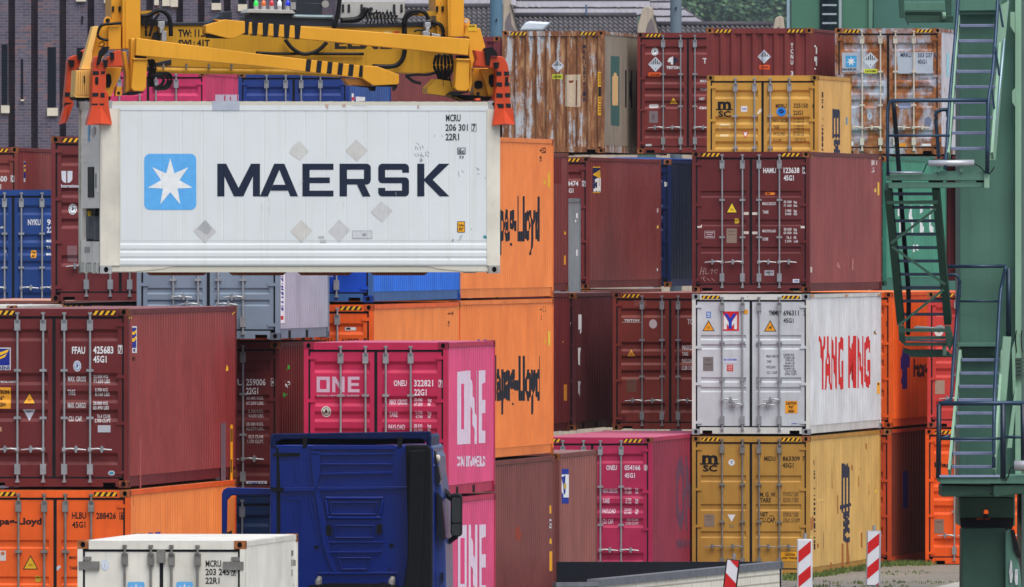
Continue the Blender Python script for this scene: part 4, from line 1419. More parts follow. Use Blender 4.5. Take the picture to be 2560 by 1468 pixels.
# ---- pink stack behind the truck
c = container('pink container numbered 322821 7, with large white letters, above the truck', 282.0, 1119, 1238, 2.62, ST, L20, (186, 36, 80), bands='S', side_rgb=(216, 72, 124), cast_rust=0.1, streak=0.1)
d = Deco(c, surf(c, 'door'), 'C2')
LG = (206, 176, 196)
d.part('company_lettering')
d.frame(552, 808, 672, 950, 30, LG)
d.p([(694, 950), (694, 808), (724, 808), (778, 896), (778, 808), (806, 808), (806, 950), (778, 950), (722, 860), (722, 950)], LG)
d.r(836, 808, 866, 950, LG).r(866, 808, 942, 836, LG).r(866, 866, 936, 892, LG).r(866, 922, 942, 950, LG)
d.t(552, 974, 940, 992, 'OCEAN NETWORK EXPRESS', LG, 'b')
d.part('number_lettering')
num_block(d, [(1254, 840, 1372, 892, 'ONEU'), (1438, 838, 1612, 894, '322821'), (1666, 842, 1692, 898, '7'), (1440, 922, 1552, 978, '22G1')], (230, 218, 228))
d.frame(1660, 836, 1698, 904, 4, (220, 190, 205))
num_block(d, [(1212, 1014, 1376, 1062, 'MAX GROSS'), (1438, 1004, 1514, 1032, '30.480'), (1562, 1004, 1594, 1032, 'kg'), (1438, 1044, 1514, 1072, '67.200'), (1562, 1044, 1588, 1072, 'lb'),
              (1210, 1126, 1288, 1174, 'TARE'), (1450, 1120, 1514, 1150, '2.150'), (1562, 1120, 1594, 1150, 'kg'), (1450, 1160, 1514, 1186, '4.740'), (1562, 1160, 1588, 1186, 'lb'),
              (1206, 1244, 1356, 1290, 'PAYLOAD'), (1436, 1238, 1514, 1268, '28.330'), (1562, 1238, 1594, 1268, 'kg'), (1436, 1276, 1514, 1304, '62.460'), (1562, 1276, 1588, 1304, 'lb')], (226, 202, 216))
seal(d, 638, 1126, 45, 50, (214, 216, 210), (60, 60, 60))
d.done()
d = Deco(c, surf(c, 'side'), 'C2')
SL = (216, 200, 218)


def one_side(d, ya, yb, k):
    """the three big letters O N E between two rows"""
    h = yb - ya
    f = lambda v: ya + h * v
    # letters lean with the perspective: offset each x by the row
    d.part('company_lettering')
    d.p([(1836, f(0.02)), (1926, f(0)), (1926, f(1)), (1836, f(1.01))], SL)
    d.p([(1866, f(0.18)), (1896, f(0.18)), (1896, f(0.80)), (1866, f(0.80))], (216, 72, 124))
    d.p([(1938, f(0.0)), (1952, f(0.0)), (2004, f(0.62)), (2004, f(0)), (2018, f(0)), (2018, f(1)), (2000, f(1)), (1952, f(0.36)), (1952, f(1)), (1938, f(1))], SL)
    d.p([(2030, f(0)), (2094, f(-0.005)), (2094, f(0.16)), (2060, f(0.18)), (2060, f(0.40)), (2092, f(0.40)), (2092, f(0.58)), (2060, f(0.58)), (2060, f(0.82)), (2096, f(0.82)), (2096, f(0.985)), (2030, f(0.99))], SL)


one_side(d, 752, 1420, 0)
d.zone('D2').t(1834, 262, 2090, 354, 'OCEAN NETWORK EXPRESS', SL, 'b')
d.done()
c = container('pink container on the ground beside the truck mirror, lower of the pink stack', 282.0, 1121, 1239, 0.0, ST, L20, (186, 36, 80), bands='S', side_rgb=(216, 72, 124), cast_rust=0.1, streak=0.1)
d = Deco(c, surf(c, 'side'), 'D2')
one_side(d, 888, 1560, 0)
d.done()

# ---- right edge, behind the crane stairs
c = container('green container with white letters, seen through the crane stairs', 375.0, 2215, 2366, 5.9, HC, L40, (42, 118, 98), bands='S', side_rgb=(58, 140, 114), cast_rust=0.6, spots=0.25, roof_rgb=(80, 150, 130))
d = Deco(c, surf(c, 'side'), 'B4')
d.part('company_lettering')
d.p([(1334, 570), (1346, 560), (1346, 640), (1334, 660)], WHT).r(1342, 700, 1358, 806, WHT).p([(1438, 560), (1454, 560), (1470, 806), (1452, 806), (1448, 700), (1432, 720)], WHT)
d.p([(1528, 560), (1556, 560), (1552, 620), (1526, 640)], WHT).p([(1526, 690), (1540, 700), (1564, 760), (1560, 806), (1526, 806)], WHT).p([(1622, 560), (1656, 558), (1656, 590), (1622, 600)], WHT).p([(1614, 620), (1630, 620), (1630, 740), (1654, 760), (1654, 804), (1622, 804)], WHT)
d.p([(1468, 920), (1482, 910), (1486, 980), (1466, 985)], WHT).p([(1494, 920), (1512, 915), (1514, 975), (1494, 960)], WHT)
d.done()
c = container('maroon container in deep shade between the green one and the crane leg', 396.0, 2560, 2700, 5.95, HC, L40, (96, 34, 40), front='end')
c = container('maroon container end high beside the crane leg, above the shaded one', 412.0, 2585, 2720, 8.9, HC, L40, (98, 40, 46), front='end')
c = container('orange container with a blue logo on its shaded side, behind the crane stairs', 358.0, 2230, 2402, 2.925, HC, L40, ORANGE, bands='S', cast_rust=0.2, roof_rgb=(245, 130, 70))
d = Deco(c, surf(c, 'door'), 'C4')
d.part('number_lettering').t(1218, 306, 1236, 346, '0', (60, 34, 24))
d.done()
d = Deco(c, surf(c, 'side'), 'C4')
d.part('logo_mark').p([(1370, 560), (1436, 600), (1436, 720), (1412, 730), (1420, 850), (1420, 915), (1372, 920), (1362, 860), (1366, 740), (1352, 730)], (44, 42, 130))
d.part('company_lettering').t(1474, 640, 1700, 800, 'Hapag-Lloyd', (50, 32, 34), 'b')
d.done()
c = container('salmon red container with a beige plate, right of the shaded orange side', 358.2, 2602, 2770, 2.925, HC, L40, (198, 62, 56), bands='A', stripes=True, cast_rust=0.8, roof_rgb=(240, 140, 90))
d = Deco(c, surf(c, 'door'), 'C4')
d.part('data_plate').r(1666, 842, 1754, 966, (166, 142, 126))
d.part('round_sticker').e(1700, 392, 42, 50, (220, 222, 220)).e(1700, 388, 16, 20, (180, 66, 60))
d.done()
c = container('vivid orange container with black lettering beside the crane foot', 358.2, 2597, 2765, 0.0, HC, L40, (244, 92, 22), bands='A', stripes=True, cast_rust=0.3)
d = Deco(c, surf(c, 'door'), 'D4')
d.part('company_lettering').t(1660, 320, 2160, 362, 'Hapag-Lloyd', (50, 30, 26), 'b')
d.part('data_plate').r(1660, 838, 1746, 968, (142, 116, 104)).r(1676, 860, 1730, 868, (110, 90, 84))
d.done()
c = container('rusty orange container in the dark gap right of the large yellow one', 358.0, 2227, 2402, 0.0, HC, L40, (196, 74, 34), bands='S', cast_rust=0.9, spots=0.3, side_rgb=(104, 44, 28))  # orange side painted dark brown for the deep shade it stands in
d = Deco(c, surf(c, 'side'), 'D4')
d.part('logo_mark').r(1376, 400, 1416, 740, (40, 40, 110))  # logo colour darkened along with the shaded side
d.done()

# ---- white reefer on the ground in front
c = container('white reefer on the ground in front, two blue star stickers on its doors', 242.2, 612.6, 745, 0.0, ST, L20, (222, 220, 210), front='reefer_door', bands='N',
              side='fine', side_rgb=(226, 226, 218), cast_rust=0.95, streak=0.16, spots=0.2, bars=STEEL_OLD, dirt=(150, 140, 110), cat='reefer container', notch=False)
d = Deco(c, surf(c, 'door'), 'D1')
num_block(d, [(1872, 1212, 2012, 1270, 'MCRU'), (1870, 1288, 2088, 1346, '203 245'), (2110, 1288, 2140, 1346, '9'), (1870, 1368, 1998, 1424, '22R1')], (46, 44, 42))
d.frame(2104, 1282, 2146, 1352, 4, (60, 56, 52))
d.part('logo_sticker').p(rrect(1160, 1408, 1316, 1570, 20), (104, 176, 230)).p(star7(1238, 1490, 66, 70), (232, 232, 226))
d.part('logo_sticker').p(rrect(1604, 1406, 1756, 1570, 20), (104, 176, 230)).p(star7(1680, 1488, 66, 70), (232, 232, 226))
d.part('round_sticker').e(955, 1255, 36, 50, (196, 212, 230)).e(955, 1255, 26, 38, (214, 222, 232)).line(955, 1230, 955, 1280, 4, (120, 140, 180))
d.part('number_lettering')
d.done()
d = Deco(c, surf(c, 'side'), 'D2')
d.part('number_lettering').r(322, 1120, 330, 1175, (70, 68, 64)).r(334, 1124, 338, 1165, (110, 108, 100)).r(322, 1205, 330, 1268, (80, 78, 74)).r(338, 1205, 342, 1262, (110, 108, 100)).frame(344, 1208, 358, 1262, 3, (110, 108, 100)).r(324, 1295, 330, 1355, (100, 98, 92)).r(340, 1425, 346, 1450, (100, 98, 92))
d.done()
# ribs for the double door latch and hinge straps of a reefer
lb = MB()
for sx in (-1, 1):
    lb.box(*sorted((sx * (hwx := CW / 2) - sx * 0.02, sx * (CW / 2 - 0.32))), -L20 / 2 - 0.012, -L20 / 2 + 0.02, ST - 0.42, ST - 0.30)
lb.build('hinge_strap', STEEL_OLD, c)
lb = MB()
lb.box(-0.06, 0.06, -L20 / 2 - 0.03, -L20 / 2 + 0.02, ST - 0.32, ST - 0.13)
lb.build('door_latch', STEEL_OLD, c)
# ------------------------------------------------------------------ hanging white reefer
HYAW = math.radians(80.8)
c = container('white reefer hanging from the yellow spreader, with large dark lettering and star square', 251.5, 251.0, 1247.0, 6.427, ST, L20, (214, 218, 218), front='reefer_unit', side='reefer',
              cast_rust=0.45, streak=0.22, dirt=(182, 176, 150), tilt=HYAW, var=0.04, cat='reefer container', notch=False, side_rgb=(212, 219, 222), rail_rgb=(200, 198, 184))
HANG = c
S1 = surf(c, 'side')
LET = (24, 36, 58)
STAR = (224, 228, 230)
d = Deco(c, S1, 'B1')
d.part('logo_square').p(rrect(1312, 90, 1786, 600, 52, 52), (92, 170, 232))
d.part('logo_star').p(star7(1549, 350, 210, 222, 0.405), STAR)
d.part('company_letter').p([(1977, 180), (2058, 180), (2171, 400), (2171, 478), (2128, 478), (2042, 296), (2042, 478), (1977, 478)], LET).p([(2171, 400), (2284, 180), (2366, 180), (2366, 478), (2301, 478), (2301, 296), (2214, 478), (2171, 478)], LET)
d.zone('B2')
d.part('company_letter').p([(35, 478), (165, 180), (212, 180), (212, 235), (108, 478)], LET).p([(383, 478), (312, 478), (212, 235), (212, 180), (258, 180)], LET).p([(155, 372), (270, 372), (290, 424), (132, 424)], LET)
d.part('company_letter').r(422, 180, 488, 478, LET).r(488, 180, 705, 236, LET).r(488, 305, 672, 357, LET).r(488, 425, 705, 478, LET)
d.part('company_letter').r(760, 180, 828, 478, LET).p([(828, 180), (1012, 180), (1034, 190), (1045, 214), (1045, 330), (1034, 358), (1012, 370), (828, 370), (828, 318), (982, 318), (982, 235), (828, 235)], LET).p([(918, 370), (990, 370), (1042, 478), (970, 478)], LET)
d.part('company_letter').p([(1145, 180), (1362, 180), (1382, 190), (1392, 212), (1392, 262), (1330, 262), (1330, 236), (1175, 236), (1175, 304), (1362, 304), (1384, 316), (1392, 338), (1392, 446), (1382, 468), (1362, 478), (1145, 478), (1122, 468), (1112, 446), (1112, 400), (1176, 400), (1176, 425), (1328, 425), (1328, 358), (1145, 358), (1122, 348), (1112, 326), (1112, 214), (1122, 190)], LET)
d.part('company_letter').r(1467, 180, 1532, 478, LET).p([(1532, 318), (1664, 180), (1760, 180), (1608, 326), (1760, 478), (1672, 478), (1532, 338)], LET)
d.part('diamond_ghost').p([(395, -30), (480, 68), (400, 150), (300, 80), (330, 20)], (200, 202, 200))
d.part('diamond_ghost').p([(910, -40), (1018, 55), (918, 158), (812, 62)], (196, 196, 194))
d.part('diamond_ghost').p([(1140, 520), (1244, 606), (1148, 714), (1042, 618)], (194, 196, 198))
d.part('diamond_ghost').p([(412, 690), (514, 790), (412, 896), (312, 792)], (198, 198, 194))
d.part('diamond_ghost').p([(756, 688), (858, 782), (760, 892), (658, 794)], (192, 195, 198))
d.part('rectangle_ghost').r(876, 788, 1058, 860, (198, 202, 206)).frame(876, 788, 1058, 860, 5, (176, 180, 184)).p([(960, 820), (1000, 810), (1005, 835), (970, 840)], (150, 155, 160))
d.part('faint_sticker').r(566, 838, 622, 858, (178, 182, 186)).r(584, 872, 638, 896, (180, 184, 188))
d.part('height_sticker').p(rrect(1830, 704, 1902, 806, 8), (70, 60, 45)).p(rrect(1836, 711, 1896, 800, 6), (236, 170, 45)).t(1842, 726, 1892, 750, '2.6m', (80, 55, 20), 'b').t(1846, 762, 1888, 788, "8'6\"", (80, 55, 20), 'b')
d.part('teal_sticker').p([(2068, 832), (2098, 836), (2098, 862), (2070, 858)], (40, 140, 150))
d.part('approval_mark').frame(1832, 34, 1906, 96, 6, (60, 70, 80)).t(1842, 46, 1896, 86, 'ilc', (60, 70, 80), 'b').t(1848, 108, 1890, 132, '33', (70, 78, 88))
d.zone('A2').part('number_lettering').t(1728, 1042, 1862, 1104, 'MCRU', (52, 58, 66)).t(1724, 1130, 1928, 1190, '206 301', (52, 58, 66)).t(1968, 1132, 1998, 1190, '7', (52, 58, 66)).t(1724, 1216, 1848, 1276, '22R1', (52, 58, 66))
d.frame(1960, 1126, 2006, 1196, 4, (90, 96, 104))
d.part('pen_marks')
for x0, y0, x1, y1 in ((1460, 1300, 1482, 1318), (1452, 1330, 1450, 1360), (1460, 1340, 1476, 1362), (1490, 1330, 1500, 1362), (1510, 1325, 1526, 1350), (1505, 1390, 1500, 1420), (1540, 1385, 1550, 1405), (1556, 1375, 1575, 1400), (1440, 1400, 1462, 1425), (1470, 1395, 1485, 1425), (1494, 1410, 1530, 1425), (1540, 1410, 1575, 1425), (1500, 1440, 1506, 1456), (1690, 1230, 1696, 1245), (1620, 1245, 1626, 1232)):
    d.line(x0, y0, x1, y1, 4, (96, 104, 118))
d.zone('B2')
for x0, y0, x1, y1 in ((1500, 120, 1502, 164), (1488, 140, 1502, 164), (1516, 140, 1502, 164), (1850, 850, 1880, 830), (1842, 880, 1870, 850), (1782, 890, 1800, 866), (1790, 866, 1796, 890), (1955, 770, 1965, 780), (2000, 215, 2030, 232), (2010, 240, 2034, 230), (2012, 270, 2034, 276), (2080, 300, 2090, 316), (1756, 1040, 1758, 1062), (1840, 250, 1850, 300), (1870, 240, 1890, 260)):
    d.line(x0, y0, x1, y1, 4, (110, 118, 130))
d.part('scuffs')
for x0, y0, x1, y1 in ((50, 560, 60, 600), (110, 490, 122, 530), (800, 540, 796, 570), (400, 330, 416, 350), (390, 380, 430, 340), (1270, 440, 1276, 470), (988, 760, 992, 775), (1496, 600, 1499, 620), (120, 560, 122, 640)):
    d.line(x0, y0, x1, y1, 3, (176, 180, 180))
d.done()
d = Deco(c, S1, 'B1')
d.part('diamond_ghost').p([(1868, 690), (1970, 798), (1862, 898), (1760, 792)], (190, 192, 194)).p([(1866, 692), (1930, 770), (1890, 830), (1840, 800), (1800, 770)], (164, 168, 172))
d.done()
Sr = Surf('side', [(-L20 / 2, CW / 2 - 0.001), (L20 / 2, CW / 2 - 0.001)], 0)
d = Deco(c, Sr, 'A1')
d.part('grey_repair_patch').r(1932, 920, 2180, 1006, (170, 178, 192))
d.zone('A2').part('rail_marks').p([(625, 950), (660, 948), (655, 995), (640, 985)], (190, 160, 150)).r(784, 948, 816, 975, (186, 160, 150)).r(884, 948, 1000, 962, (200, 202, 200)).r(1466, 955, 1486, 990, (190, 170, 160))
d.done()
# corner posts, wide and grubby on a reefer
GRUB = paint('grubby_post', (208, 204, 192), 0.6, 0.2, 0.7, 0.12, (110, 108, 100), 0.3)
for ys in (-1, 1):
    pb = MB()
    pb.box(CW / 2 - 0.1, CW / 2 + 0.002, *sorted((ys * (L20 / 2 + 0.002), ys * (L20 / 2 - (0.30 if ys < 0 else 0.20)))), 0.119, ST - 0.119)
    pb.build('corner_post', GRUB, c)
pb = MB()
for y0, y1 in ((-2.2, -1.45), (-0.95, -0.25), (0.1, 0.75), (1.2, 1.9)):
    pb.prism([(y0, 0.05), (y1, 0.05), (y1 + 0.12, 0.129), (y0 - 0.12, 0.129)], 'x', CW / 2 - 0.30, CW / 2 - 0.11)
for o_, (y0, y1) in enumerate(((-2.2, -1.45), (-0.95, -0.25), (0.1, 0.75), (1.2, 1.9))):
    b_ = MB()
    b_.prism([(y0, -0.03), (y1, -0.03), (y1 + 0.1, 0.05), (y0 - 0.1, 0.05)], 'x', CW / 2 - 0.6, CW / 2 - 0.12)
    b_.build('floor_beam', plain((118, 62, 40), 0.8, 0, 0.3, 3), c)
for ys in (-1, 1):
    b_ = MB()
    b_.prism([(ys * 2.9, 0.03), (ys * 2.9, 0.118), (ys * 1.9, 0.118), (ys * 2.1, 0.07), (ys * 2.5, 0.03)], 'x', CW / 2 - 0.09, CW / 2 - 0.02)
    b_.build('corner_gusset', PLAIN.setdefault('gus', plain((205, 202, 190), 0.6)), c)
# refrigeration unit in the left end
CREAM = paint('unit_paint', (250, 240, 230), 0.45, 0.1, 0.25, 0, (150, 120, 90))
yf = -L20 / 2
hw = CW / 2
rp = MB()
rp.box(-hw + 0.162, hw - 0.162, yf + 0.02, yf + 0.09, 1.62, ST - 0.12)
for z in (2.36, 2.05, 1.98, 1.80, 1.70):
    rp.box(-hw + 0.165, hw - 0.165, yf + 0.012, yf + 0.03, z - 0.03, z + 0.03)
rp.box(-hw + 0.162, hw - 0.162, yf + 0.015, yf + 0.08, 0.98, 1.12)
rp.box(-hw + 0.162, hw - 0.162, yf + 0.016, yf + 0.08, 0.16, 0.48)
rp.box(-hw + 0.08, -hw + 0.3, yf + 0.018, yf + 0.08, 0.48, 0.98)
rp.build('unit_cover', CREAM, c)
rp = MB()
rp.box(-hw + 0.162, hw - 0.162, yf + 0.02, yf + 0.08, 1.12, 1.62)
rp.build('control_panel', CREAM, c)
rp = MB()
rp.box(-0.25, 0.40, yf + 0.006, yf + 0.03, 1.14, 1.60)
rp.build('vent_opening', BLACK, c)
rp = MB()
rp.box(0.52, 0.85, yf + 0.004, yf + 0.03, 1.22, 1.56)
rp.box(0.60, 0.78, yf + 0.001, yf + 0.01, 1.28, 1.50, 1)
rp.build('display_box', [CREAM, plain((110, 118, 128), 0.3)], c)
rp = MB()
rp.box(-hw + 0.1, hw - 0.14, yf + 0.24, yf + 0.26, 0.3, 1.0)
rp.build('machinery_recess', BLACK, c)
rp = MB()
rp.tube([(0.2, yf + 0.12, 0.52), (0.2, yf + 0.12, 0.86)], 0.2, 12)
rp.tube([(0.55, yf + 0.12, 0.5), (0.55, yf + 0.12, 0.78)], 0.13, 12)
rp.tube([(-0.3, yf + 0.1, 0.55), (0.1, yf + 0.06, 0.7), (0.5, yf + 0.06, 0.62), (0.9, yf + 0.1, 0.75)], 0.03, 8)
rp.build('compressor', plain((84, 86, 92), 0.4, 0.3, 0.3, 5), c, smooth=False)
rp = MB()
rp.tube([(-0.55, yf + 0.1, 0.7), (-0.45, yf + 0.06, 0.92), (-0.35, yf + 0.08, 0.78)], 0.03, 8)
rp.build('yellow_cable', plain((214, 168, 40), 0.5), c)
rp = MB()
for xx in (-0.6, 0.25, 0.75):
    rp.prism([(xx, 0.0), (xx + 0.1, 0.0), (xx + 0.06, 0.17), (xx - 0.05, 0.17)], 'y', yf + 0.005, yf + 0.05)
rp.build('foot_bracket', CREAM, c)
dd = Surf('front', [(-hw, yf + 0.012), (hw, yf + 0.012)], 0)
d = Deco(c, dd, 'A1')
d.part('unit_sticker').r(800, 1130, 818, 1290, (120, 180, 220)).p([(835, 1180), (860, 1150), (872, 1200), (850, 1260), (836, 1220)], (196, 186, 180))
d.zone('B1').part('unit_sticker').p([(712, 290), (722, 265), (732, 290), (722, 318)], BLK).p([(712, 430), (722, 405), (732, 430), (722, 458)], BLK).r(770, 938, 815, 990, (170, 160, 156))
d.done()

# ------------------------------------------------------------------ yellow container spreader above the reefer
SY = HANG
YP = paint('spreader_yellow', (220, 156, 38), 0.42, 0.08, 0.12, 0.0, (120, 84, 20))
YPD = paint('spreader_beam_yellow', (188, 140, 28), 0.5, 0.14, 0.35, 0.0, (90, 68, 24))  # darker than the spreader yellow: the beam's shade put into the colour
YPL = paint('spreader_pale_yellow', (236, 188, 104), 0.5, 0.06, 0.1, 0.0, (120, 84, 40))
RO = paint('flipper_orange', (200, 70, 34), 0.45, 0.12, 0.2, 0.12, (80, 40, 30))
HOSE = plain((12, 13, 16), 0.45)
GREYBOX = plain((176, 176, 172), 0.5, 0.1)
SPR = empty('container_spreader', HANG.location + Vector((0, 0, ST)), HANG.rotation_euler[2],
            'yellow lifting spreader with orange corner flippers, gripping the white reefer from above', 'container spreader')
_ZO = HANG.location.copy()


class SprFace:
    pass


def sconv(z, x, y, xloc):
    """zoom pixel -> spreader-local (y, z) on the plane x = xloc"""
    px, py = sp(z, x, y)
    o = Vector((0, 0, CAMH)) - Vector(SPR.location)
    dv = Vector(((px - CX) / F, 1.0, -(py - HZ) / F))
    R = Matrix.Rotation(-SPR.rotation_euler[2], 3, 'Z')
    o, dv = R @ o, R @ dv
    t = (xloc - o[0]) / dv[0]
    p = o + dv * t
    return (p[1], p[2])


def sprism(mb, z, pts, x0, x1, m=0):
    mb.prism([sconv(z, x, y, x1) for x, y in pts], 'x', x0, x1, m)


def stube(mb, pts, r, x, n=8, m=0, zone='A1'):
    q = []
    for p in pts:
        z = p[2] if len(p) > 2 else zone
        xx = p[3] if len(p) > 3 else x
        a = sconv(z, p[0], p[1], xx)
        q.append((xx, a[0], a[1]))
    mb.tube(bez(q), r, n, m)


SCH = []
mb = MB()
sprism(mb, 'S', [(345, 63), (1135, 66), (1135, 172), (1060, 184), (800, 178), (380, 166), (345, 150)], -0.40, 0.30)
o = mb.build('main_beam', YPD, SPR, bevel=0.012)
mb = MB()
stube(mb, [(1400, 640), (1800, 648), (2330, 655)], 0.045, 0.42, 10)
stube(mb, [(0, 655, 'A2'), (400, 660, 'A2'), (760, 680, 'A2')], 0.045, 0.42, 10)
mb.build('hydraulic_pipe', YPD, SPR, smooth=True)
# lettering on the beam
beamS = Surf('side', [(-4, 0.30), (4, 0.30)], 0)


class SDeco(Deco):
    def conv(self, x, y, z=None):
        return sconv(z or self.z, x, y, self.s.prof[0][1])


d = SDeco(SPR, beamS, 'A1')
d.part('load_lettering').t(1622, 268, 1870, 334, 'TW: 11.5', BLK, 'b').t(1622, 362, 1908, 418, 'SWL: 41T', BLK, 'b')
d.zone('A2').part('maker_lettering').t(716, 330, 1240, 440, 'ELME', (40, 36, 34), 'b')
d.part('label').r(1164, 290, 1230, 312, (200, 190, 150)).r(1254, 284, 1304, 312, (190, 70, 40))
d.done()
# lift posts at both ends
for zone, face, cheek, nm in (('A1', [(1115, -70), (1278, -70), (1278, 450), (1115, 440)], [(1010, -70), (1115, -70), (1115, 440), (1020, 440)], 0),
                              ('A2', [(1742, -70), (1892, -70), (1892, 335), (1752, 335)], [(1628, -70), (1742, -70), (1752, 335), (1650, 335)], 1)):
    mb = MB()
    sprism(mb, zone, face, -0.25, 0.62)
    sprism(mb, zone, [(face[0][0] + 25, -70), (face[0][0] + 35, -70), (face[0][0] + 35, 430 if nm == 0 else 330), (face[0][0] + 25, 430 if nm == 0 else 330)], 0.62, 0.635)
    sprism(mb, zone, cheek, -0.25, 0.42)
    mb.build('lift_post', YP, SPR, bevel=0.01)
    mb = MB()
    for bx in (1030, 1090) if nm == 0 else (1650, 1700):
        sprism(mb, zone, [(bx - 10, 60), (bx + 10, 55), (bx + 8, 105), (bx - 10, 108)], 0.42, 0.45)
    mb.build('post_bolt', BLACK, SPR)
mb = MB()
sprism(mb, 'A1', [(985, 235), (1100, 235), (1100, 450), (985, 450)], 0.2, 0.70)
mb.build('end_block', YP, SPR, bevel=0.008)
mb = MB()
sprism(mb, 'A1', [(945, 235), (945, 190), (958, 160), (980, 150), (1002, 156), (1015, 180), (1018, 235)], 0.35, 0.42)
mb.build('lifting_eye', YP, SPR, bevel=0.006)
mb = MB()
a = sconv('A1', 981, 188, 0.43)
mb.tube([(0.40, a[0], a[1]), (0.425, a[0], a[1])], 0.035, 10)
mb.build('eye_hole', BLACK, SPR)
mb = MB()
sprism(mb, 'A2', [(1895, 165), (1930, 168), (1945, 190), (1945, 225), (1930, 330), (1895, 335)], 0.35, 0.42)
mb.build('lifting_eye', YP, SPR, bevel=0.006)
mb = MB()
a = sconv('A2', 1914, 192, 0.43)
mb.tube([(0.40, a[0], a[1]), (0.425, a[0], a[1])], 0.035, 10)
mb.build('eye_hole', GREYBOX, SPR)
# slanted end guards
mb = MB()
sprism(mb, 'A1', [(845, 242), (896, 238), (840, 470), (836, 632), (735, 632), (790, 450)], 0.55, 0.80)
mb.build('end_guard', YPL, SPR, bevel=0.008)
mb = MB()
sprism(mb, 'A1', [(890, 250), (985, 230), (985, 460), (850, 640), (836, 640), (842, 470)], 0.25, 0.62)
mb.build('guard_web', YP, SPR)
mb = MB()
sprism(mb, 'A1', [(690, 640), (838, 636), (832, 872), (680, 868)], 0.40, 0.90)
for k in range(7):
    x = 697 + k * 20
    sprism(mb, 'A1', [(x, 645), (x + 11, 645), (x + 6, 862), (x - 5, 862)], 0.90, 0.935)
sprism(mb, 'A1', [(672, 868), (832, 872), (832, 890), (690, 888)], 0.40, 0.92)
mb.build('ribbed_cover', YPL, SPR)
mb = MB()
sprism(mb, 'A1', [(762, 690), (774, 690), (774, 760), (762, 755)], 0.935, 0.945)
mb.build('cover_slot', BLACK, SPR)
mb = MB()
sprism(mb, 'A2', [(1895, 330), (1925, 225), (2010, 228), (2010, 260), (2040, 258), (2088, 430), (2050, 470), (2000, 540), (1960, 640), (1940, 540), (1940, 340)], 0.30, 0.72)
mb.build('end_guard', YP, SPR, bevel=0.008)
d = SDeco(SPR, Surf('side', [(-4, 0.725), (4, 0.725)], 0), 'A2')
d.part('maker_label').r(1930, 224, 2008, 282, (222, 180, 40)).t(1938, 232, 1990, 246, 'ELME', (70, 60, 40), 'b')
d.done()
# stepped corner plates
mb = MB()
sprism(mb, 'A1', [(965, 612), (1112, 612), (1090, 700), (1012, 878), (945, 880), (940, 640)], 0.55, 0.88)
sprism(mb, 'A1', [(1062, 790), (1110, 790), (1108, 872), (1050, 875)], 0.75, 0.95)
mb.build('corner_plate', YP, SPR, bevel=0.008)
mb = MB()
sprism(mb, 'A1', [(965, 680), (990, 668), (1012, 690), (1016, 750), (1000, 795), (970, 800)], 0.88, 0.90)
sprism(mb, 'A1', rrect(1066, 834, 1094, 862, 10), 0.95, 0.955)
mb.build('plate_opening', BLACK, SPR)
mb = MB()
sprism(mb, 'A1', [(1118, 470), (1150, 470), (1190, 720), (1180, 860), (1140, 860), (1150, 700)], 0.60, 0.92)
mb.build('corner_web', YP, SPR, bevel=0.008)
mb = MB()
sprism(mb, 'A2', [(1985, 620), (2110, 620), (2172, 690), (2150, 880), (1985, 888), (1965, 700)], 0.45, 0.80)
sprism(mb, 'A2', [(2042, 625), (2160, 625), (2180, 790), (2120, 880), (2090, 760)], 0.80, 0.95)
mb.build('corner_plate', YP, SPR, bevel=0.008)
mb = MB()
sprism(mb, 'A2', [(2120, 690), (2150, 675), (2178, 690), (2184, 760), (2168, 795), (2136, 790), (2118, 750)], 0.95, 0.97)
sprism(mb, 'A2', rrect(2006, 838, 2036, 872, 10), 0.95, 0.955)
sprism(mb, 'A2', rrect(1990, 735, 2062, 808, 26), 0.80, 0.83)
mb.build('plate_opening', BLACK, SPR)
# leg boxes beside the piggyback arms
for zone, body, foot in (('A1', [(1215, 532), (1340, 535), (1330, 805), (1300, 832), (1215, 830), (1193, 800)], [(1190, 350), (1240, 350), (1240, 540), (1215, 830), (1188, 830)]),
                         ('A2', [(1826, 535), (1945, 540), (1940, 800), (1920, 830), (1830, 826), (1810, 800)], [(1940, 500), (1958, 560), (1970, 760), (1950, 840), (1930, 830), (1946, 700)])):
    mb = MB()
    sprism(mb, zone, body, 0.85, 1.12)
    sprism(mb, zone, foot, 0.80, 1.06)
    sprism(mb, zone, [(body[0][0] - 6, body[0][1] - 4), (body[1][0] + 4, body[1][1] - 4), (body[1][0] + 4, body[1][1] + 14), (body[0][0] - 6, body[0][1] + 14)], 0.84, 1.15)
    mb.build('leg_box', YP, SPR, bevel=0.015)
    mb = MB()
    sprism(mb, zone, [(body[0][0] + 12, 505), (body[1][0] - 6, 508), (body[1][0] - 6, 532), (body[0][0] + 10, 530)], 0.86, 1.08)
    sprism(mb, zone, [(body[5][0] - 20, 832), (body[3][0] + 20, 836), (body[3][0] - 80, 868), (body[5][0] - 60, 866)], 0.70, 1.10)
    mb.build('rubber_pad', BLACK, SPR)
mb = MB()
sprism(mb, 'A2', [(1560, 800), (1640, 720), (1780, 740), (1800, 830), (1780, 880), (1980, 885), (1980, 915), (1880, 915), (1780, 880), (1560, 850)], 0.30, 0.80)
mb.build('twistlock_housing', YPD, SPR)
mb = MB()
sprism(mb, 'A2', [(1780, 860), (1985, 868), (2150, 885), (2120, 914), (1900, 914)], 0.2, 0.86)
sprism(mb, 'A1', [(680, 884), (1010, 880), (1000, 914), (700, 910)], 0.2, 0.86)
mb.build('twistlock', DARKIN, SPR)
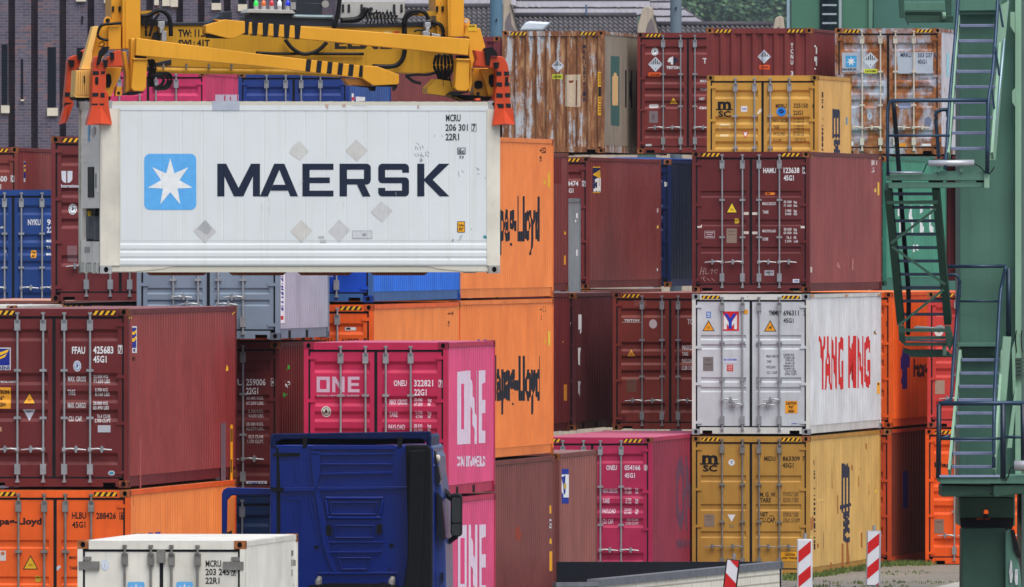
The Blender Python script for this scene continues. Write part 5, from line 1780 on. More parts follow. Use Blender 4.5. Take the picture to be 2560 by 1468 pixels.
# the two folded piggyback arms with black stripes
for nm, zone, poly, cap, czone, stripes in (
        ('upper', 'A2', [(-385, 175), (-340, 180), (415, 240), (1945, 355), (1930, 505), (415, 355), (-65, 310)],
         [(-460, 230), (-280, 178), (-100, 195), (-100, 300), (-200, 350), (-260, 350), (-455, 300)], 'A2',
         [((-118, 192), (-62, 196), (-72, 318), (-130, 312))] + [((-20 + 97 * k - 16, 203 + 7.6 * k), (26 + 97 * k - 6, 206 + 7.6 * k), (12 + 97 * k - 4, 326 + 8.0 * k), (-24 + 97 * k - 10, 322 + 8.0 * k)) for k in range(5)]),
        ('lower', 'A1', [(1240, 345), (2330, 488), (3310, 600), (3300, 715), (2330, 600), (1235, 505)],
         [(3305, 598), (3430, 603), (3632, 680), (3632, 758), (3610, 770), (3400, 780), (3300, 715)], 'A1',
         [((2332 + 458 + 97 * k, 540 + 11 * k), (2332 + 502 + 97 * k, 545 + 11 * k), (2332 + 490 + 97 * k, 655 + 10 * k), (2332 + 446 + 97 * k, 650 + 10 * k)) for k in range(6)])):
    arm = MB()
    sprism(arm, zone, poly, 0.98, 1.18)
    ao = arm.build('piggyback_arm', YP, SPR, bevel=0.01)
    ac = MB()
    sprism(ac, czone, cap, 0.96, 1.24)
    ac.build('arm_tip', YP, ao, bevel=0.01)
    st = MB()
    for q in stripes:
        sprism(st, zone, q, 0.97, 1.184)
    st.build('black_stripes', plain((22, 26, 34), 0.5), ao)
mb = MB()
sprism(mb, 'A2', [(800, 712), (985, 715), (1060, 780), (1040, 785), (870, 775), (850, 780)], 0.80, 1.15)
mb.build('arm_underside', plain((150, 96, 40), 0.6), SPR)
mb = MB()
sprism(mb, 'A2', [(870, 765), (1090, 790), (1086, 830), (1045, 825), (1040, 800), (880, 780)], 0.9, 1.10)
sprism(mb, 'A2', [(1090, 760), (1290, 752), (1284, 800), (1260, 828), (1258, 790), (1090, 788)], 1.0, 1.22)
sprism(mb, 'A1', [(1885, 312), (1905, 300), (2080, 322), (2082, 352), (1960, 348), (1890, 345)], 1.0, 1.22)
mb.build('arm_grip', BLACK, SPR)
# orange corner flippers
STR = plain((24, 26, 32), 0.55)


def flipper(zone, outline, foot, stripes, holes, joint, x0, x1):
    mb = MB()
    sprism(mb, zone, outline, x0, x1)
    fo = mb.build('corner_flipper', RO, SPR, bevel=0.012)
    mb = MB()
    ft = [sconv(zone, *q, x1) for q in foot]
    a, b, c1, e = ft                       # top-left, top-right, bottom-right, bottom-left
    mb.prism([a, b, c1, e], 'x', x0 + 0.02, x1 + 0.02)
    mid = ((a[0] + b[0]) / 2, (a[1] + b[1]) / 2)
    lo = ((c1[0] + e[0]) / 2, (c1[1] + e[1]) / 2)
    mb.face([(x1 + 0.02, mid[0], mid[1]), (x1 + 0.16, lo[0], lo[1] + 0.02), (x1 + 0.02, e[0], e[1])])
    mb.face([(x1 + 0.02, mid[0], mid[1]), (x1 + 0.02, c1[0], c1[1]), (x1 + 0.16, lo[0], lo[1] + 0.02)])
    mb.face([(x1 + 0.02, e[0], e[1]), (x1 + 0.16, lo[0], lo[1] + 0.02), (x1 + 0.02, c1[0], c1[1])])
    mb.build('flared_foot', RO, fo)
    mb = MB()
    for q in stripes:
        sprism(mb, zone, q, x1 - 0.01, x1 + 0.005)
    mb.build('black_stripes', STR, fo)
    mb = MB()
    for q in holes:
        sprism(mb, zone, q, x1 - 0.01, x1 + 0.008)
    for q in joint:
        sprism(mb, zone, q, x1 - 0.05, x1 + 0.06)
    mb.build('hinge_joint', BLACK, fo)


flipper('A1', [(846, 650), (848, 575), (866, 520), (905, 505), (940, 590), (960, 560), (990, 520), (1020, 505), (1060, 460), (1105, 455), (1100, 500), (1118, 605), (968, 612), (965, 720), (960, 820), (988, 850), (990, 960), (900, 1130), (835, 960), (840, 700)],
        [(838, 960), (986, 960), (1018, 1134), (792, 1138)],
        [((846, 648), (900, 648), (900, 682), (844, 684)), ((920, 648), (962, 650), (950, 676), (920, 676)), ((842, 845), (896, 845), (896, 880), (840, 880)), ((914, 846), (952, 846), (952, 888), (914, 886)), ((838, 944), (890, 942), (888, 982), (836, 984)), ((908, 942), (950, 944), (936, 984), (908, 982))],
        [rrect(866, 700, 896, 772, 12)],
        [[(880, 590), (905, 470), (940, 425), (1000, 425), (975, 480), (930, 520), (905, 590)], [(945, 545), (985, 545), (975, 615), (950, 615)], [(1005, 480), (1040, 480), (1040, 545), (1010, 548)]], 0.98, 1.26)
flipper('A1', [(612, 640), (615, 570), (640, 520), (690, 500), (735, 520), (740, 470), (790, 440), (800, 500), (735, 600), (690, 640), (662, 700), (660, 850), (668, 950), (600, 1120), (585, 940)],
        [(592, 960), (672, 940), (604, 1120), (546, 1132)],
        [((592, 842), (658, 842), (655, 882), (590, 880)), ((588, 935), (652, 938), (640, 980), (584, 970))],
        [], [[(706, 470), (750, 466), (752, 540), (712, 548)], [(622, 545), (680, 548), (672, 610), (640, 615)]], -1.24, -1.0)
flipper('A2', [(1990, 455), (2100, 470), (2140, 520), (2230, 510), (2262, 530), (2290, 580), (2302, 640), (2306, 720), (2312, 900), (2336, 1050), (2250, 1140), (2170, 1040), (2172, 900), (2186, 800), (2190, 640), (2150, 620), (1992, 600), (2012, 540)],
        [(2172, 990), (2336, 990), (2352, 1136), (2150, 1140)],
        [((2188, 652), (2234, 652), (2234, 690), (2188, 690)), ((2258, 652), (2302, 652), (2304, 688), (2258, 688)), ((2188, 748), (2240, 752), (2240, 790), (2186, 786)), ((2264, 752), (2306, 752), (2308, 784), (2264, 784)), ((2188, 848), (2246, 852), (2246, 890), (2186, 888)), ((2266, 848), (2312, 848), (2314, 886), (2268, 886)), ((2192, 944), (2254, 946), (2254, 986), (2206, 984)), ((2274, 942), (2318, 944), (2320, 982), (2276, 980)), ((2278, 1040), (2330, 1040), (2332, 1060), (2280, 1066))],
        [rrect(2268, 700, 2294, 768, 10)],
        [[(2078, 440), (2150, 428), (2186, 470), (2204, 512), (2150, 500), (2130, 520), (2130, 600), (2096, 590)], [(2164, 570), (2216, 566), (2206, 620), (2176, 632)]], 0.98, 1.26)
def hose(pts, r, x):
    mb = MB()
    stube(mb, pts, r, x)
    mb.build('hydraulic_hose', HOSE, SPR, smooth=True)


# hoses, valve blocks
hose( [(1105, 210), (1020, 218), (930, 230), (892, 290), (900, 340), (960, 365), (985, 360)], 0.022, 0.75)
hose( [(1280, 150), (1350, 140), (1450, 95), (1520, 130), (1550, 200), (1555, 330)], 0.034, 0.50)
hose( [(1330, 330), (1330, 230), (1350, 160), (1390, 110)], 0.02, 0.50)
hose( [(1360, 330), (1400, 200), (1450, 120)], 0.02, 0.52)
hose( [(1380, 690), (1460, 690), (1490, 730), (1460, 780), (1400, 800)], 0.026, 0.95)
hose( [(1390, 680), (1500, 680), (1530, 730), (1500, 790), (1410, 806)], 0.026, 0.90)
hose( [(1400, 672), (1530, 672), (1560, 730), (1520, 798), (1420, 810)], 0.026, 0.85)
hose( [(900, 400), (930, 380), (950, 400), (930, 425), (895, 420)], 0.008, 0.72)
hose( [(1960, 190), (2030, 130)], 0.02, 0.3)
z = 'A2'
hose( [(265, 360, z), (330, 440, z), (420, 490, z), (520, 480, z), (590, 440, z), (645, 385, z)], 0.030, 0.40)
hose( [(0, 480, z), (200, 488, z), (560, 490, z), (980, 492, z)], 0.022, 0.36)
hose( [(1350, 330, z), (1352, 470, z), (1320, 560, z), (1240, 605, z), (1060, 605, z)], 0.036, 0.40)
hose( [(1345, 330, z), (1348, 180, z), (1400, 110, z), (1480, 100, z), (1540, 120, z), (1570, 180, z)], 0.03, 0.45)
hose( [(1362, 330, z), (1365, 190, z), (1420, 130, z), (1480, 120, z)], 0.022, 0.45)
hose( [(1600, 200, z), (1680, 230, z), (1705, 290, z), (1700, 345, z)], 0.03, 0.48)
hose( [(1440, 290, z), (1470, 275, z), (1540, 280, z), (1600, 250, z)], 0.014, 0.48)
hose( [(765, -40, z), (745, 120, z), (708, 260, z)], 0.034, 0.48)
hose( [(770, 190, z), (900, 180, z), (960, 150, z), (1005, 75, z)], 0.045, 0.30)
for k in range(9):
    hose( [(1000 + k * 32, 90 + (k % 3) * 14, z), (1005 + k * 33, 150, z), (1020 + k * 30, 180, z), (1000 + k * 36, 215, z)], 0.012, 0.34 + 0.02 * (k % 3))
hose( [(1360, 690, z), (1460, 680, z), (1560, 680, z), (1640, 660, z)], 0.02, 0.75)
hose( [(1365, 690, z), (1430, 740, z), (1500, 760, z)], 0.024, 0.75)
for k in range(6):
    hose( [(1640 + k * 26, 500 - (k % 2) * 12, z), (1620 + k * 34, 600, z), (1660 + k * 20, 700, z), (1650 + k * 26, 790, z)], 0.022, 0.70 + 0.04 * (k % 3))
for k in range(4):
    hose( [(1350 + k * 14, 540), (1368 + k * 16, 620), (1352 + k * 12, 700), (1370 + k * 10, 790)], 0.02, 0.70 + 0.05 * k)
mb = MB()
for zone, pts in (('A1', [(1440, 196), (1500, 196), (1500, 250), (1440, 250)]), ('A1', [(1455, 250), (1490, 250), (1490, 300), (1455, 300)]), ('A1', [(1475, 280), (1518, 285), (1515, 375), (1470, 375)]),
                  ('A2', [(1536, 205), (1590, 205), (1590, 250), (1536, 250)]), ('A2', [(1518, 285), (1560, 280), (1585, 300), (1582, 345), (1520, 330)]), ('A2', [(1545, 250), (1580, 250), (1580, 285), (1545, 285)]),
                  ('A2', [(1600, 300), (1680, 318), (1680, 345), (1600, 340)])):
    sprism(mb, zone, pts, 0.32, 0.52)
for zx in (1335, 1345):
    a = sconv('A2', zx, 290, 0.42)
mb.build('valve_block', STEEL, SPR, bevel=0.006)
mb = MB()
for zone, pts in (('A1', [(1285, 165), (1560, 195), (1560, 232), (1285, 232)]), ('A1', [(1570, 205), (1900, 200), (2030, 130), (2030, 110), (2110, 100), (2110, 180), (1880, 232), (1570, 232)]),
                  ('A1', [(1395, 300), (1440, 280), (1470, 380), (1380, 350)]), ('A2', [(720, 205), (1000, 215), (1660, 195), (1690, 240), (720, 250)]), ('A2', [(1590, 195), (1670, 180), (1672, 225), (1590, 225)]),
                  ('A1', [(2230, 150), (2330, 120), (2330, 215), (2230, 200)]), ('A2', [(-60, 110), (200, 125), (700, 140), (720, 250), (-60, 215)]),
                  ('A2', [(360, 20), (600, 30), (600, 140), (360, 135)]), ('A2', [(370, -60), (620, -60), (620, 30), (370, 30)]), ('A1', [(1420, 570), (1560, 540), (1560, 590), (1420, 600)])):
    sprism(mb, zone, pts, -0.30, 0.30 if zone == 'A2' and pts[0][1] < 130 and pts[0][0] < 500 else 0.33)
mb.build('pump_tray', plain((26, 33, 44), 0.45, 0.1, 0.3), SPR, bevel=0.008)
mb = MB()
stube(mb, [(330, 148, z), (480, 152, z), (700, 155, z)], 0.03, 0.32, 10)
mb.build('conduit', plain((120, 140, 146), 0.4, 0.4), SPR)
mb = MB()
sprism(mb, 'A2', [(775, 8), (1355, 8), (1350, 170), (1010, 168), (770, 172)], -0.25, 0.22)
gb = mb.build('junction_box', GREYBOX, SPR, bevel=0.01)
mb = MB()
for k in range(12):
    a = sconv('A2', 1080 + k * 18, 118 + (k % 2) * 30, 0.22)
    mb.tube([(0.20, a[0], a[1]), (0.27, a[0], a[1])], 0.018, 8)
for zx, zy, r in ((1005, 90, 0.035), (1042, 84, 0.03), (1040, 125, 0.03)):
    a = sconv('A2', zx, zy, 0.22)
    mb.tube([(0.20, a[0], a[1]), (0.28, a[0], a[1])], r, 10)
for zx in (792, 846, 962, 1258, 1325):
    sprism(mb, 'A2', [(zx - 10, 40), (zx + 10, 40), (zx + 12, 110), (zx - 12, 115)], 0.215, 0.232)
mb.build('connectors', plain((40, 40, 46), 0.4), gb)
mb = MB()
sprism(mb, 'A2', [(-60, 82), (330, 92), (362, 124), (-90, 116)], -0.2, 0.42)
bar = mb.build('lamp_shelf', GREYBOX, SPR, bevel=0.006)
for zx, colr, em in ((0, (40, 190, 70), 1.2), (69, (220, 110, 50), 0.2), (142, (200, 40, 50), 0.25), (214, (220, 224, 226), 0.6), (290, (20, 50, 205), 0.5)):
    a = sconv('A2', zx, 86, 0.3)
    mb = MB()
    mb.tube([(0.3, a[0], a[1] - 0.01), (0.3, a[0], a[1] + 0.05)], 0.036, 12)
    lo = mb.build('signal_lamp', GREYBOX, SPR)
    m, nt, b = new_mat('lamp_glass')
    b.inputs['Base Color'].default_value = lin(colr)
    b.inputs['Roughness'].default_value = 0.15
    b.inputs['Coat Weight'].default_value = 0.6
    b.inputs['Emission Color'].default_value = lin(colr)
    b.inputs['Emission Strength'].default_value = em * 0.5
    mb = MB()
    z0 = a[1] + 0.05
    mb.tube([(0.3, a[0], z0), (0.3, a[0], z0 + 0.05), (0.3, a[0], z0 + 0.075), (0.3, a[0], z0 + 0.09)], [0.036, 0.035, 0.024, 0.008], 12)
    mb.build('lamp_dome', m, lo, smooth=True)
mb = MB()
a = sconv('A2', 628, 38, 0.3)
mb.tube([(0.28, a[0], a[1]), (0.34, a[0], a[1])], 0.055, 14)
sprism(mb, 'A2', [(316, 20), (362, 22), (362, 88), (316, 85)], 0.1, 0.35)
mb.build('round_sensor', plain((150, 150, 148), 0.4), SPR)
mb = MB()
for zx in (1490, 1700, 1905, 2110):
    sprism(mb, 'A1', [(zx - 7, 580), (zx + 7, 580), (zx + 7, 625), (zx - 7, 625)], 0.40, 0.50)
mb.build('pipe_clamp', STEEL_OLD, SPR)
mb = MB()
sprism(mb, 'A2', [(2000, 895), (2042, 895), (2042, 914), (2000, 914)], 0.9, 1.1)
mb.build('twistlock_flag', plain((230, 96, 60), 0.5), SPR)
mb = MB()
sprism(mb, 'A1', [(1280, 100), (1450, 95), (1458, 130), (1280, 140)], 0.05, 0.4)
sprism(mb, 'A2', [(1450, 110), (1640, 98), (1690, 105), (1690, 145), (1450, 145)], 0.05, 0.4)
mb.build('cable_arm', YPD, SPR)
# ------------------------------------------------------------------ truck
TX, TD = (612.6 + 130) / 2, 258.0
TROOT_PX = 640 + 870 / 3.64
TYAW = math.radians(4.0)
tl = at(TROOT_PX, HZ, TD)
TRUCK = empty('truck', (tl.x, TD, 0), -TYAW, 'blue tractor truck seen from behind, driver door open, in front of the pink stack', 'truck')


class PF:
    """measure on a vertical plane of an empty: local y = const ('front')"""
    def __init__(self, root, y):
        self.root, self.y = root, y

    def __call__(self, z, x, y, yl=None):
        yl = self.y if yl is None else yl
        px, py = sp(z, x, y)
        R = Matrix.Rotation(-self.root.rotation_euler[2], 3, 'Z')
        o = R @ (Vector((0, 0, CAMH)) - Vector(self.root.location))
        dv = R @ Vector(((px - CX) / F, 1.0, -(py - HZ) / F))
        p = o + dv * ((yl - o[1]) / dv[1])
        return (p[0], p[2])


BLUE = gloss_paint('truck_blue', (0, 38, 128), 0.12, 0.42)
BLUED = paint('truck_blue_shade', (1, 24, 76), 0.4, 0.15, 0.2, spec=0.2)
PLAS = plain((16, 18, 22), 0.55, 0, 0.25, 5)
tf = PF(TRUCK, 0.0)


def fprism(mb, f, z, pts, y0, y1, m=0):
    mb.prism([f(z, x, y, y0) for x, y in pts], 'y', y0, y1, m)


mb = MB()
fprism(mb, tf, 'D2', [(128, 180), (135, 165), (300, 160), (1590, 165), (1612, 190), (1618, 1500), (1618, 1560), (128, 1560)], 0.0, 2.2)
cab = mb.build('cab', BLUE, TRUCK, bevel=0.05, segs=3)
# pressed shapes on the back wall: raised ribs and framed recesses
mb = MB()
for q in ([(490, 180), (530, 165), (1260, 165), (1280, 180), (1270, 205), (500, 205)],
          [(510, 235), (1255, 235), (1255, 250), (510, 262)], [(560, 330), (1250, 330), (1250, 345), (560, 345)],
          [(580, 418), (1245, 400), (1245, 425), (590, 438)],
          [(250, 548), (1380, 540), (1385, 560), (250, 590)], [(620, 1040), (1160, 1040), (1160, 1056), (640, 1056)],
          [(650, 1130), (1140, 1125), (1150, 1145), (660, 1150)], [(560, 1320), (1280, 1318), (1290, 1338), (570, 1342)]):
    fprism(mb, tf, 'D2', q, -0.045, 0.002)
# long slanted fold on the left
fprism(mb, tf, 'D2', [(498, 220), (585, 220), (585, 420), (560, 520), (600, 680), (655, 960), (668, 1130), (735, 1325), (700, 1325), (610, 1080), (540, 640), (512, 420)], -0.045, 0.002)
fprism(mb, tf, 'D2', [(370, 280), (390, 285), (388, 500), (360, 500), (352, 420)], -0.012, 0.002)
fprism(mb, tf, 'D2', [(455, 270), (480, 270), (495, 500), (470, 500)], -0.012, 0.002)
fprism(mb, tf, 'D2', [(245, 640), (390, 640), (410, 660), (412, 1050), (395, 1060), (392, 670), (250, 662)], -0.016, 0.002)
fprism(mb, tf, 'D2', [(340, 740), (352, 740), (366, 900), (350, 910)], -0.012, 0.002)
fprism(mb, tf, 'D2', [(470, 640), (490, 630), (560, 1010), (548, 1020)], -0.012, 0.002)
fprism(mb, tf, 'D2', [(500, 640), (530, 630), (610, 1000), (590, 1010)], -0.016, 0.002)
mb.build('pressed_ribs', BLUE, cab, bevel=0.024, segs=3)


def frame_poly(x0, y0, x1, y1, w, skew=0):
    return [[(x0, y0), (x1, y0), (x1 - skew, y0 + w), (x0 + skew, y0 + w)], [(x0 + skew, y1 - w), (x1 - skew, y1 - w), (x1 - skew, y1), (x0 + skew, y1)],
            [(x0, y0 + w), (x0 + w, y0 + w), (x0 + w + skew, y1 - w), (x0 + skew, y1 - w)], [(x1 - w, y0 + w), (x1, y0 + w), (x1 - skew, y1 - w), (x1 - w - skew, y1 - w)]]


for x0, y0, x1, y1, w, sk in ((618, 632, 1165, 840, 30, 22), (670, 680, 1105, 800, 14, 10), (712, 890, 1075, 1012, 12, 4), (745, 1185, 1050, 1300, 12, 30)):
    mb = MB()
    for q in frame_poly(x0, y0, x1, y1, w, sk):
        fprism(mb, tf, 'D2', q, -0.05, 0.002)
    mb.build('pressed_frame', BLUE, cab, bevel=0.024, segs=3)
mb = MB()
fprism(mb, tf, 'D2', rrect(636, 890, 686, 990, 22), -0.05, 0.0)
mb.build('vent', PLAS, cab)
mb = MB()
fprism(mb, tf, 'D2', rrect(1098, 880, 1148, 978, 22), -0.05, 0.0)
mb.build('vent', PLAS, cab)
mb = MB()
for q in ((550, 1092, 18), (1234, 1076, 20), (584, 1310, 8), (1212, 1298, 9)):
    a = tf('D2', q[0], q[1])
    mb.tube([(a[0], -0.02, a[1]), (a[0], 0.01, a[1])], q[2] / 3.64 / 162, 10)
mb.build('plug', BLACK, cab)
mb = MB()
fprism(mb, tf, 'D2', [(130, 546), (385, 566), (385, 590), (180, 590), (130, 575)], -0.03, 0.0)
fprism(mb, tf, 'D2', [(155, 235), (400, 235), (400, 262), (250, 268), (155, 262)], -0.03, 0.0)
fprism(mb, tf, 'D2', [(186, 195), (206, 195), (222, 560), (222, 1540), (190, 1540)], -0.006, 0.0)
mb.build('trim_strip', PLAS, cab)
mb = MB()
fprism(mb, tf, 'D2', [(1360, 165), (1560, 165), (1588, 200), (1600, 560), (1600, 1560), (1340, 1560), (1385, 1100)], -0.24, 0.0)
fprism(mb, tf, 'D2', [(1395, 215), (1540, 205), (1500, 1200), (1470, 1540), (1330, 1540), (1378, 1200)], -0.30, -0.235)
mb.build('air_intake', plain((11, 13, 17), 0.7, 0, 0.2, 5), TRUCK, bevel=0.02)
# roof deflector on two stays
mb = MB()
fprism(mb, tf, 'D2', [(140, 60), (1590, 38), (1600, 90), (1592, 160), (1560, 175), (1540, 130), (1500, 110), (250, 110), (190, 130), (160, 185), (128, 165), (132, 90)], 0.05, 0.12)
mb.box(tf('D2', 140, 60)[0], tf('D2', 1590, 60)[0], 0.06, 1.6, tf('D2', 0, 62)[1] - 0.06, tf('D2', 0, 46)[1] - 0.05)
fprism(mb, tf, 'D2', [(131, 90), (152, 70), (200, 200), (160, 190), (126, 170)], -0.02, 1.7)
fprism(mb, tf, 'D2', [(1575, 60), (1598, 90), (1592, 170), (1560, 180)], -0.02, 1.7)
mb.build('roof_deflector', BLUED, TRUCK, bevel=0.015)
mb = MB()
fprism(mb, tf, 'D2', [(210, 100), (1520, 90), (1540, 150), (200, 175)], 0.5, 0.55)
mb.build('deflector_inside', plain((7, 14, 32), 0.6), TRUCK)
for x in (445, 1310):
    mb = MB()
    fprism(mb, tf, 'D2', [(x - 22, 90), (x + 22, 90), (x + 18, 190), (x - 20, 200)], 0.0, 0.06)
    mb.build('deflector_stay', PLAS, TRUCK)
# right side of the cab: door flank, handles, mirror
mb = MB()
fprism(mb, tf, 'D2', [(1600, 190), (1625, 200), (1662, 270), (1668, 420), (1690, 560), (1700, 640), (1725, 1080), (1732, 1560), (1604, 1560)], 0.6, 2.1)
mb.build('cab_flank', paint('flank_blue', (40, 62, 132), 0.3, 0.1, 0.1, coat=0.6), cab, bevel=0.02)
mb = MB()
fprism(mb, tf, 'D2', [(1605, 190), (1632, 215), (1650, 330), (1615, 345)], 0.3, 0.6)
fprism(mb, tf, 'D2', [(1612, 345), (1660, 360), (1682, 480), (1668, 520), (1615, 500)], 0.35, 0.6)
fprism(mb, tf, 'D2', [(1645, 590), (1690, 640), (1720, 1020), (1700, 1030), (1655, 980)], 0.4, 0.6)
fprism(mb, tf, 'D2', [(1685, 1320), (1705, 1330), (1704, 1400), (1686, 1390)], 0.5, 0.6)
mb.build('side_window', plain((30, 34, 44), 0.12, 0, 0.1), cab)
mb = MB()
a = tf('D2', 1655, 280, 0.5)
mb.tube([(a[0], 0.5, a[1] - 0.05), (a[0], 0.5, a[1] + 0.03), (a[0], 0.5, a[1] + 0.05)], [0.035, 0.035, 0.015], 10)
mb.build('marker_lamp', plain((220, 214, 200), 0.25), cab, smooth=True)
mb = MB()
fprism(mb, tf, 'D2', rrect(1770, 600, 1872, 1000, 40), 1.2, 1.4)
MIR = mb.build('side_mirror', PLAS, TRUCK, bevel=0.03, segs=3)
mb = MB()
fprism(mb, tf, 'D2', rrect(1782, 640, 1862, 870, 20), 1.18, 1.205)
mgl, nt, b = new_mat('mirror_glass')
b.inputs['Base Color'].default_value = (0.10, 0.105, 0.12, 1)  # dark tint stands in for the dark surroundings the mirror would reflect
b.inputs['Metallic'].default_value = 1.0
b.inputs['Roughness'].default_value = 0.05
mb.build('mirror_glass', mgl, MIR)
mb = MB()
fprism(mb, tf, 'D2', rrect(1780, 880, 1860, 985, 18), 1.18, 1.205)
mb.build('mirror_glass', mgl, MIR)
mb = MB()
p = [tf('D2', *q, 1.3) for q in ((1655, 560), (1700, 575), (1770, 640), (1800, 650))]
mb.tube(bez([(x, 1.3, z) for x, z in p]), 0.05, 8)
p = [tf('D2', *q, 1.3) for q in ((1690, 1040), (1740, 1050), (1800, 1010), (1830, 990))]
mb.tube(bez([(x, 1.3, z) for x, z in p]), 0.04, 8)
mb.build('mirror_arm', PLAS, MIR, smooth=True)
# open driver door on the left: a thick frame round a clear window
mb = MB()
out = [(2016, 1620), (2016, 610), (2030, 570), (2075, 548), (2470, 556), (2470, 604)]
inn = [(2470, 620), (2110, 622), (2070, 660), (2062, 985), (2062, 1620)]
fprism(mb, tf, 'D1', out + inn, 0.55, 0.63)
dr = mb.build('driver_door', BLUE, TRUCK, bevel=0.02, segs=3)
mb = MB()
fprism(mb, tf, 'D1', [(2062, 985), (2470, 985), (2470, 1620), (2062, 1620)], 0.555, 0.625)
mb.build('door_panel', BLUE, dr)
mb = MB()
fprism(mb, tf, 'D1', [(2062, 960), (2110, 940), (2110, 985), (2062, 985)], 0.53, 0.56)
p = [tf('D1', *q, 0.53) for q in ((2300, 660), (2318, 645), (2335, 640))]
mb.tube([(x, 0.53, z) for x, z in p], 0.01, 6)
mb.build('door_trim', PLAS, dr)
gm, nt, b = new_mat('window_glass')
b.inputs['Base Color'].default_value = (0.75, 0.82, 0.9, 1)
b.inputs['Roughness'].default_value = 0.03
b.inputs['Transmission Weight'].default_value = 1.0
b.inputs['IOR'].default_value = 1.02
mb = MB()
fprism(mb, tf, 'D1', [(2080, 640), (2470, 620), (2470, 985), (2064, 985)], 0.58, 0.584)
mb.build('window_pane', gm, dr)
# chassis, wheels and coupling under the cab
mb = MB()
for sx in (-0.42, 0.42):
    mb.box(sx - 0.05, sx + 0.05, -3.4, 2.0, 0.75, 1.02)
mb.box(-0.5, 0.5, -2.2, -2.0, 0.78, 0.98)
mb.build('chassis', PLAS, TRUCK)
for sx in (-1, 1):
    for wy in (-2.4, 1.3):
        mb = MB()
        x0, x1 = sorted((sx * 0.80, sx * 1.15))
        mb.tube([(x0, wy, 0.51), (x0 + 0.03, wy, 0.51), (x1 - 0.03, wy, 0.51), (x1, wy, 0.51)], [0.46, 0.51, 0.51, 0.46], 24)
        w_ = mb.build('wheel', RUBBER, TRUCK)
        mb = MB()
        mb.tube([(x0 - 0.01, wy, 0.51), (x1 + 0.01, wy, 0.51)], 0.29, 20)
        mb.build('rim', STEEL, w_)
mb = MB()
for xz in (570, 1236):
    a = tf('D2', xz, 1400, -0.2)
    mb.tube([(a[0], -0.2, a[1] - 0.5), (a[0], -0.2, a[1]), (a[0] + 0.02, -0.2, a[1] + 0.07)], [0.06, 0.06, 0.03], 10)
mb.build('cab_lock', STEEL_OLD, TRUCK, smooth=True)
mb = MB()
fprism(mb, tf, 'D2', [(480, 1440), (700, 1420), (1100, 1425), (1140, 1415), (1280, 1440), (1280, 1520), (480, 1520)], -0.25, -0.05)
mb.build('rear_crossmember', PLAS, TRUCK)

# ------------------------------------------------------------------ low white walled bay with grey coping
WB = paint('white_brick_wall', (206, 206, 198), 0.8, 0.05, 0.5, 0, (128, 124, 112))
m, nt, b = new_mat('whitewashed_brick')
vec = mapping(nt, (1, 1, 1))
sepx = nt.nodes.new('ShaderNodeSeparateXYZ')
nt.links.new(vec, sepx.inputs[0])
cmb = nt.nodes.new('ShaderNodeCombineXYZ')
nt.links.new(mathn(nt, 'ADD', sepx.outputs[0], sepx.outputs[1]), cmb.inputs[0])
nt.links.new(sepx.outputs[2], cmb.inputs[1])
br = nt.nodes.new('ShaderNodeTexBrick')
br.inputs['Scale'].default_value = 1.0
br.inputs['Brick Width'].default_value = 1.1
br.inputs['Row Height'].default_value = 0.16
br.inputs['Mortar Size'].default_value = 0.016
br.inputs['Color1'].default_value = lin((232, 229, 216))
br.inputs['Color2'].default_value = lin((220, 217, 204))
br.inputs['Mortar'].default_value = lin((168, 164, 152))
nt.links.new(cmb.outputs[0], br.inputs['Vector'])
ns = noise(nt, mapping(nt, (10, 10, 0.7)), 1.0, 6, 0.7)
col = mix(nt, mathn(nt, 'MULTIPLY', ramp(nt, ns, [(0.5, G(0)), (0.72, G(1))]), 0.5), br.outputs['Color'], lin((176, 168, 148)))
nt.links.new(col, b.inputs['Base Color'])
b.inputs['Roughness'].default_value = 0.85
bump(nt, b, br.outputs['Fac'], 0.4, -0.01)
WBRICK = m
COPE = plain((104, 108, 116), 0.75, 0, 0.25, 4)
BAY_DARK = plain((20, 25, 36), 0.7, 0, 0.3, 2)  # near-black tone of the bay's inner and end walls
h0 = 0.87
PA = at(1955, HZ, 316.6)          # far right corner
PB = at(1499, HZ, 300.0)          # near right corner
PCn = at(1391, HZ, 299.6)         # near left corner
PDf = at(1391, HZ, 316.4)         # far left corner
wroot = empty('walled_bay', (PB.x, PB.y, 0), 0, 'low white brick wall with grey coping around a dark bay, bottom right of centre', 'wall')


def wl(p):
    return Vector((p.x - PB.x, p.y - PB.y))


def wall(a, b_, t, z0, z1, mat, nm):
    a, b_ = wl(a), wl(b_)
    d = (b_ - a).normalized()
    n = Vector((-d.y, d.x)) * t
    mb = MB()
    mb.prism([(a.x, a.y), (b_.x, b_.y), (b_.x + n.x, b_.y + n.y), (a.x + n.x, a.y + n.y)], 'z', z0, z1)
    return mb.build(nm, mat, wroot)


wall(PB, PA, 0.18, 0, h0 - 0.13, WBRICK, 'wall')
cb = wall(PB + Vector((0.03, -0.03, 0)), PA + Vector((0.03, 0.03, 0)), 0.26, h0 - 0.129, h0, COPE, 'coping')
wall(PA + Vector((-0.02, -0.02, 0)), PDf, 0.20, 0, h0 - 0.002, BAY_DARK, 'inner_wall')
wall(PDf + Vector((0, -0.21, 0)), PCn + Vector((0, 0.2, 0)), 0.02, 0, h0 - 0.4, BAY_DARK, 'inner_wall')
wall(PCn, PB + Vector((-0.02, 0, 0)), 0.18, 0, h0 - 0.131, BAY_DARK, 'end_wall')
wall(PCn + Vector((0, -0.02, 0)), PB + Vector((-0.01, -0.02, 0)), 0.14, h0 - 0.13, h0 - 0.05, COPE, 'coping')

# ------------------------------------------------------------------ red and white road beacons


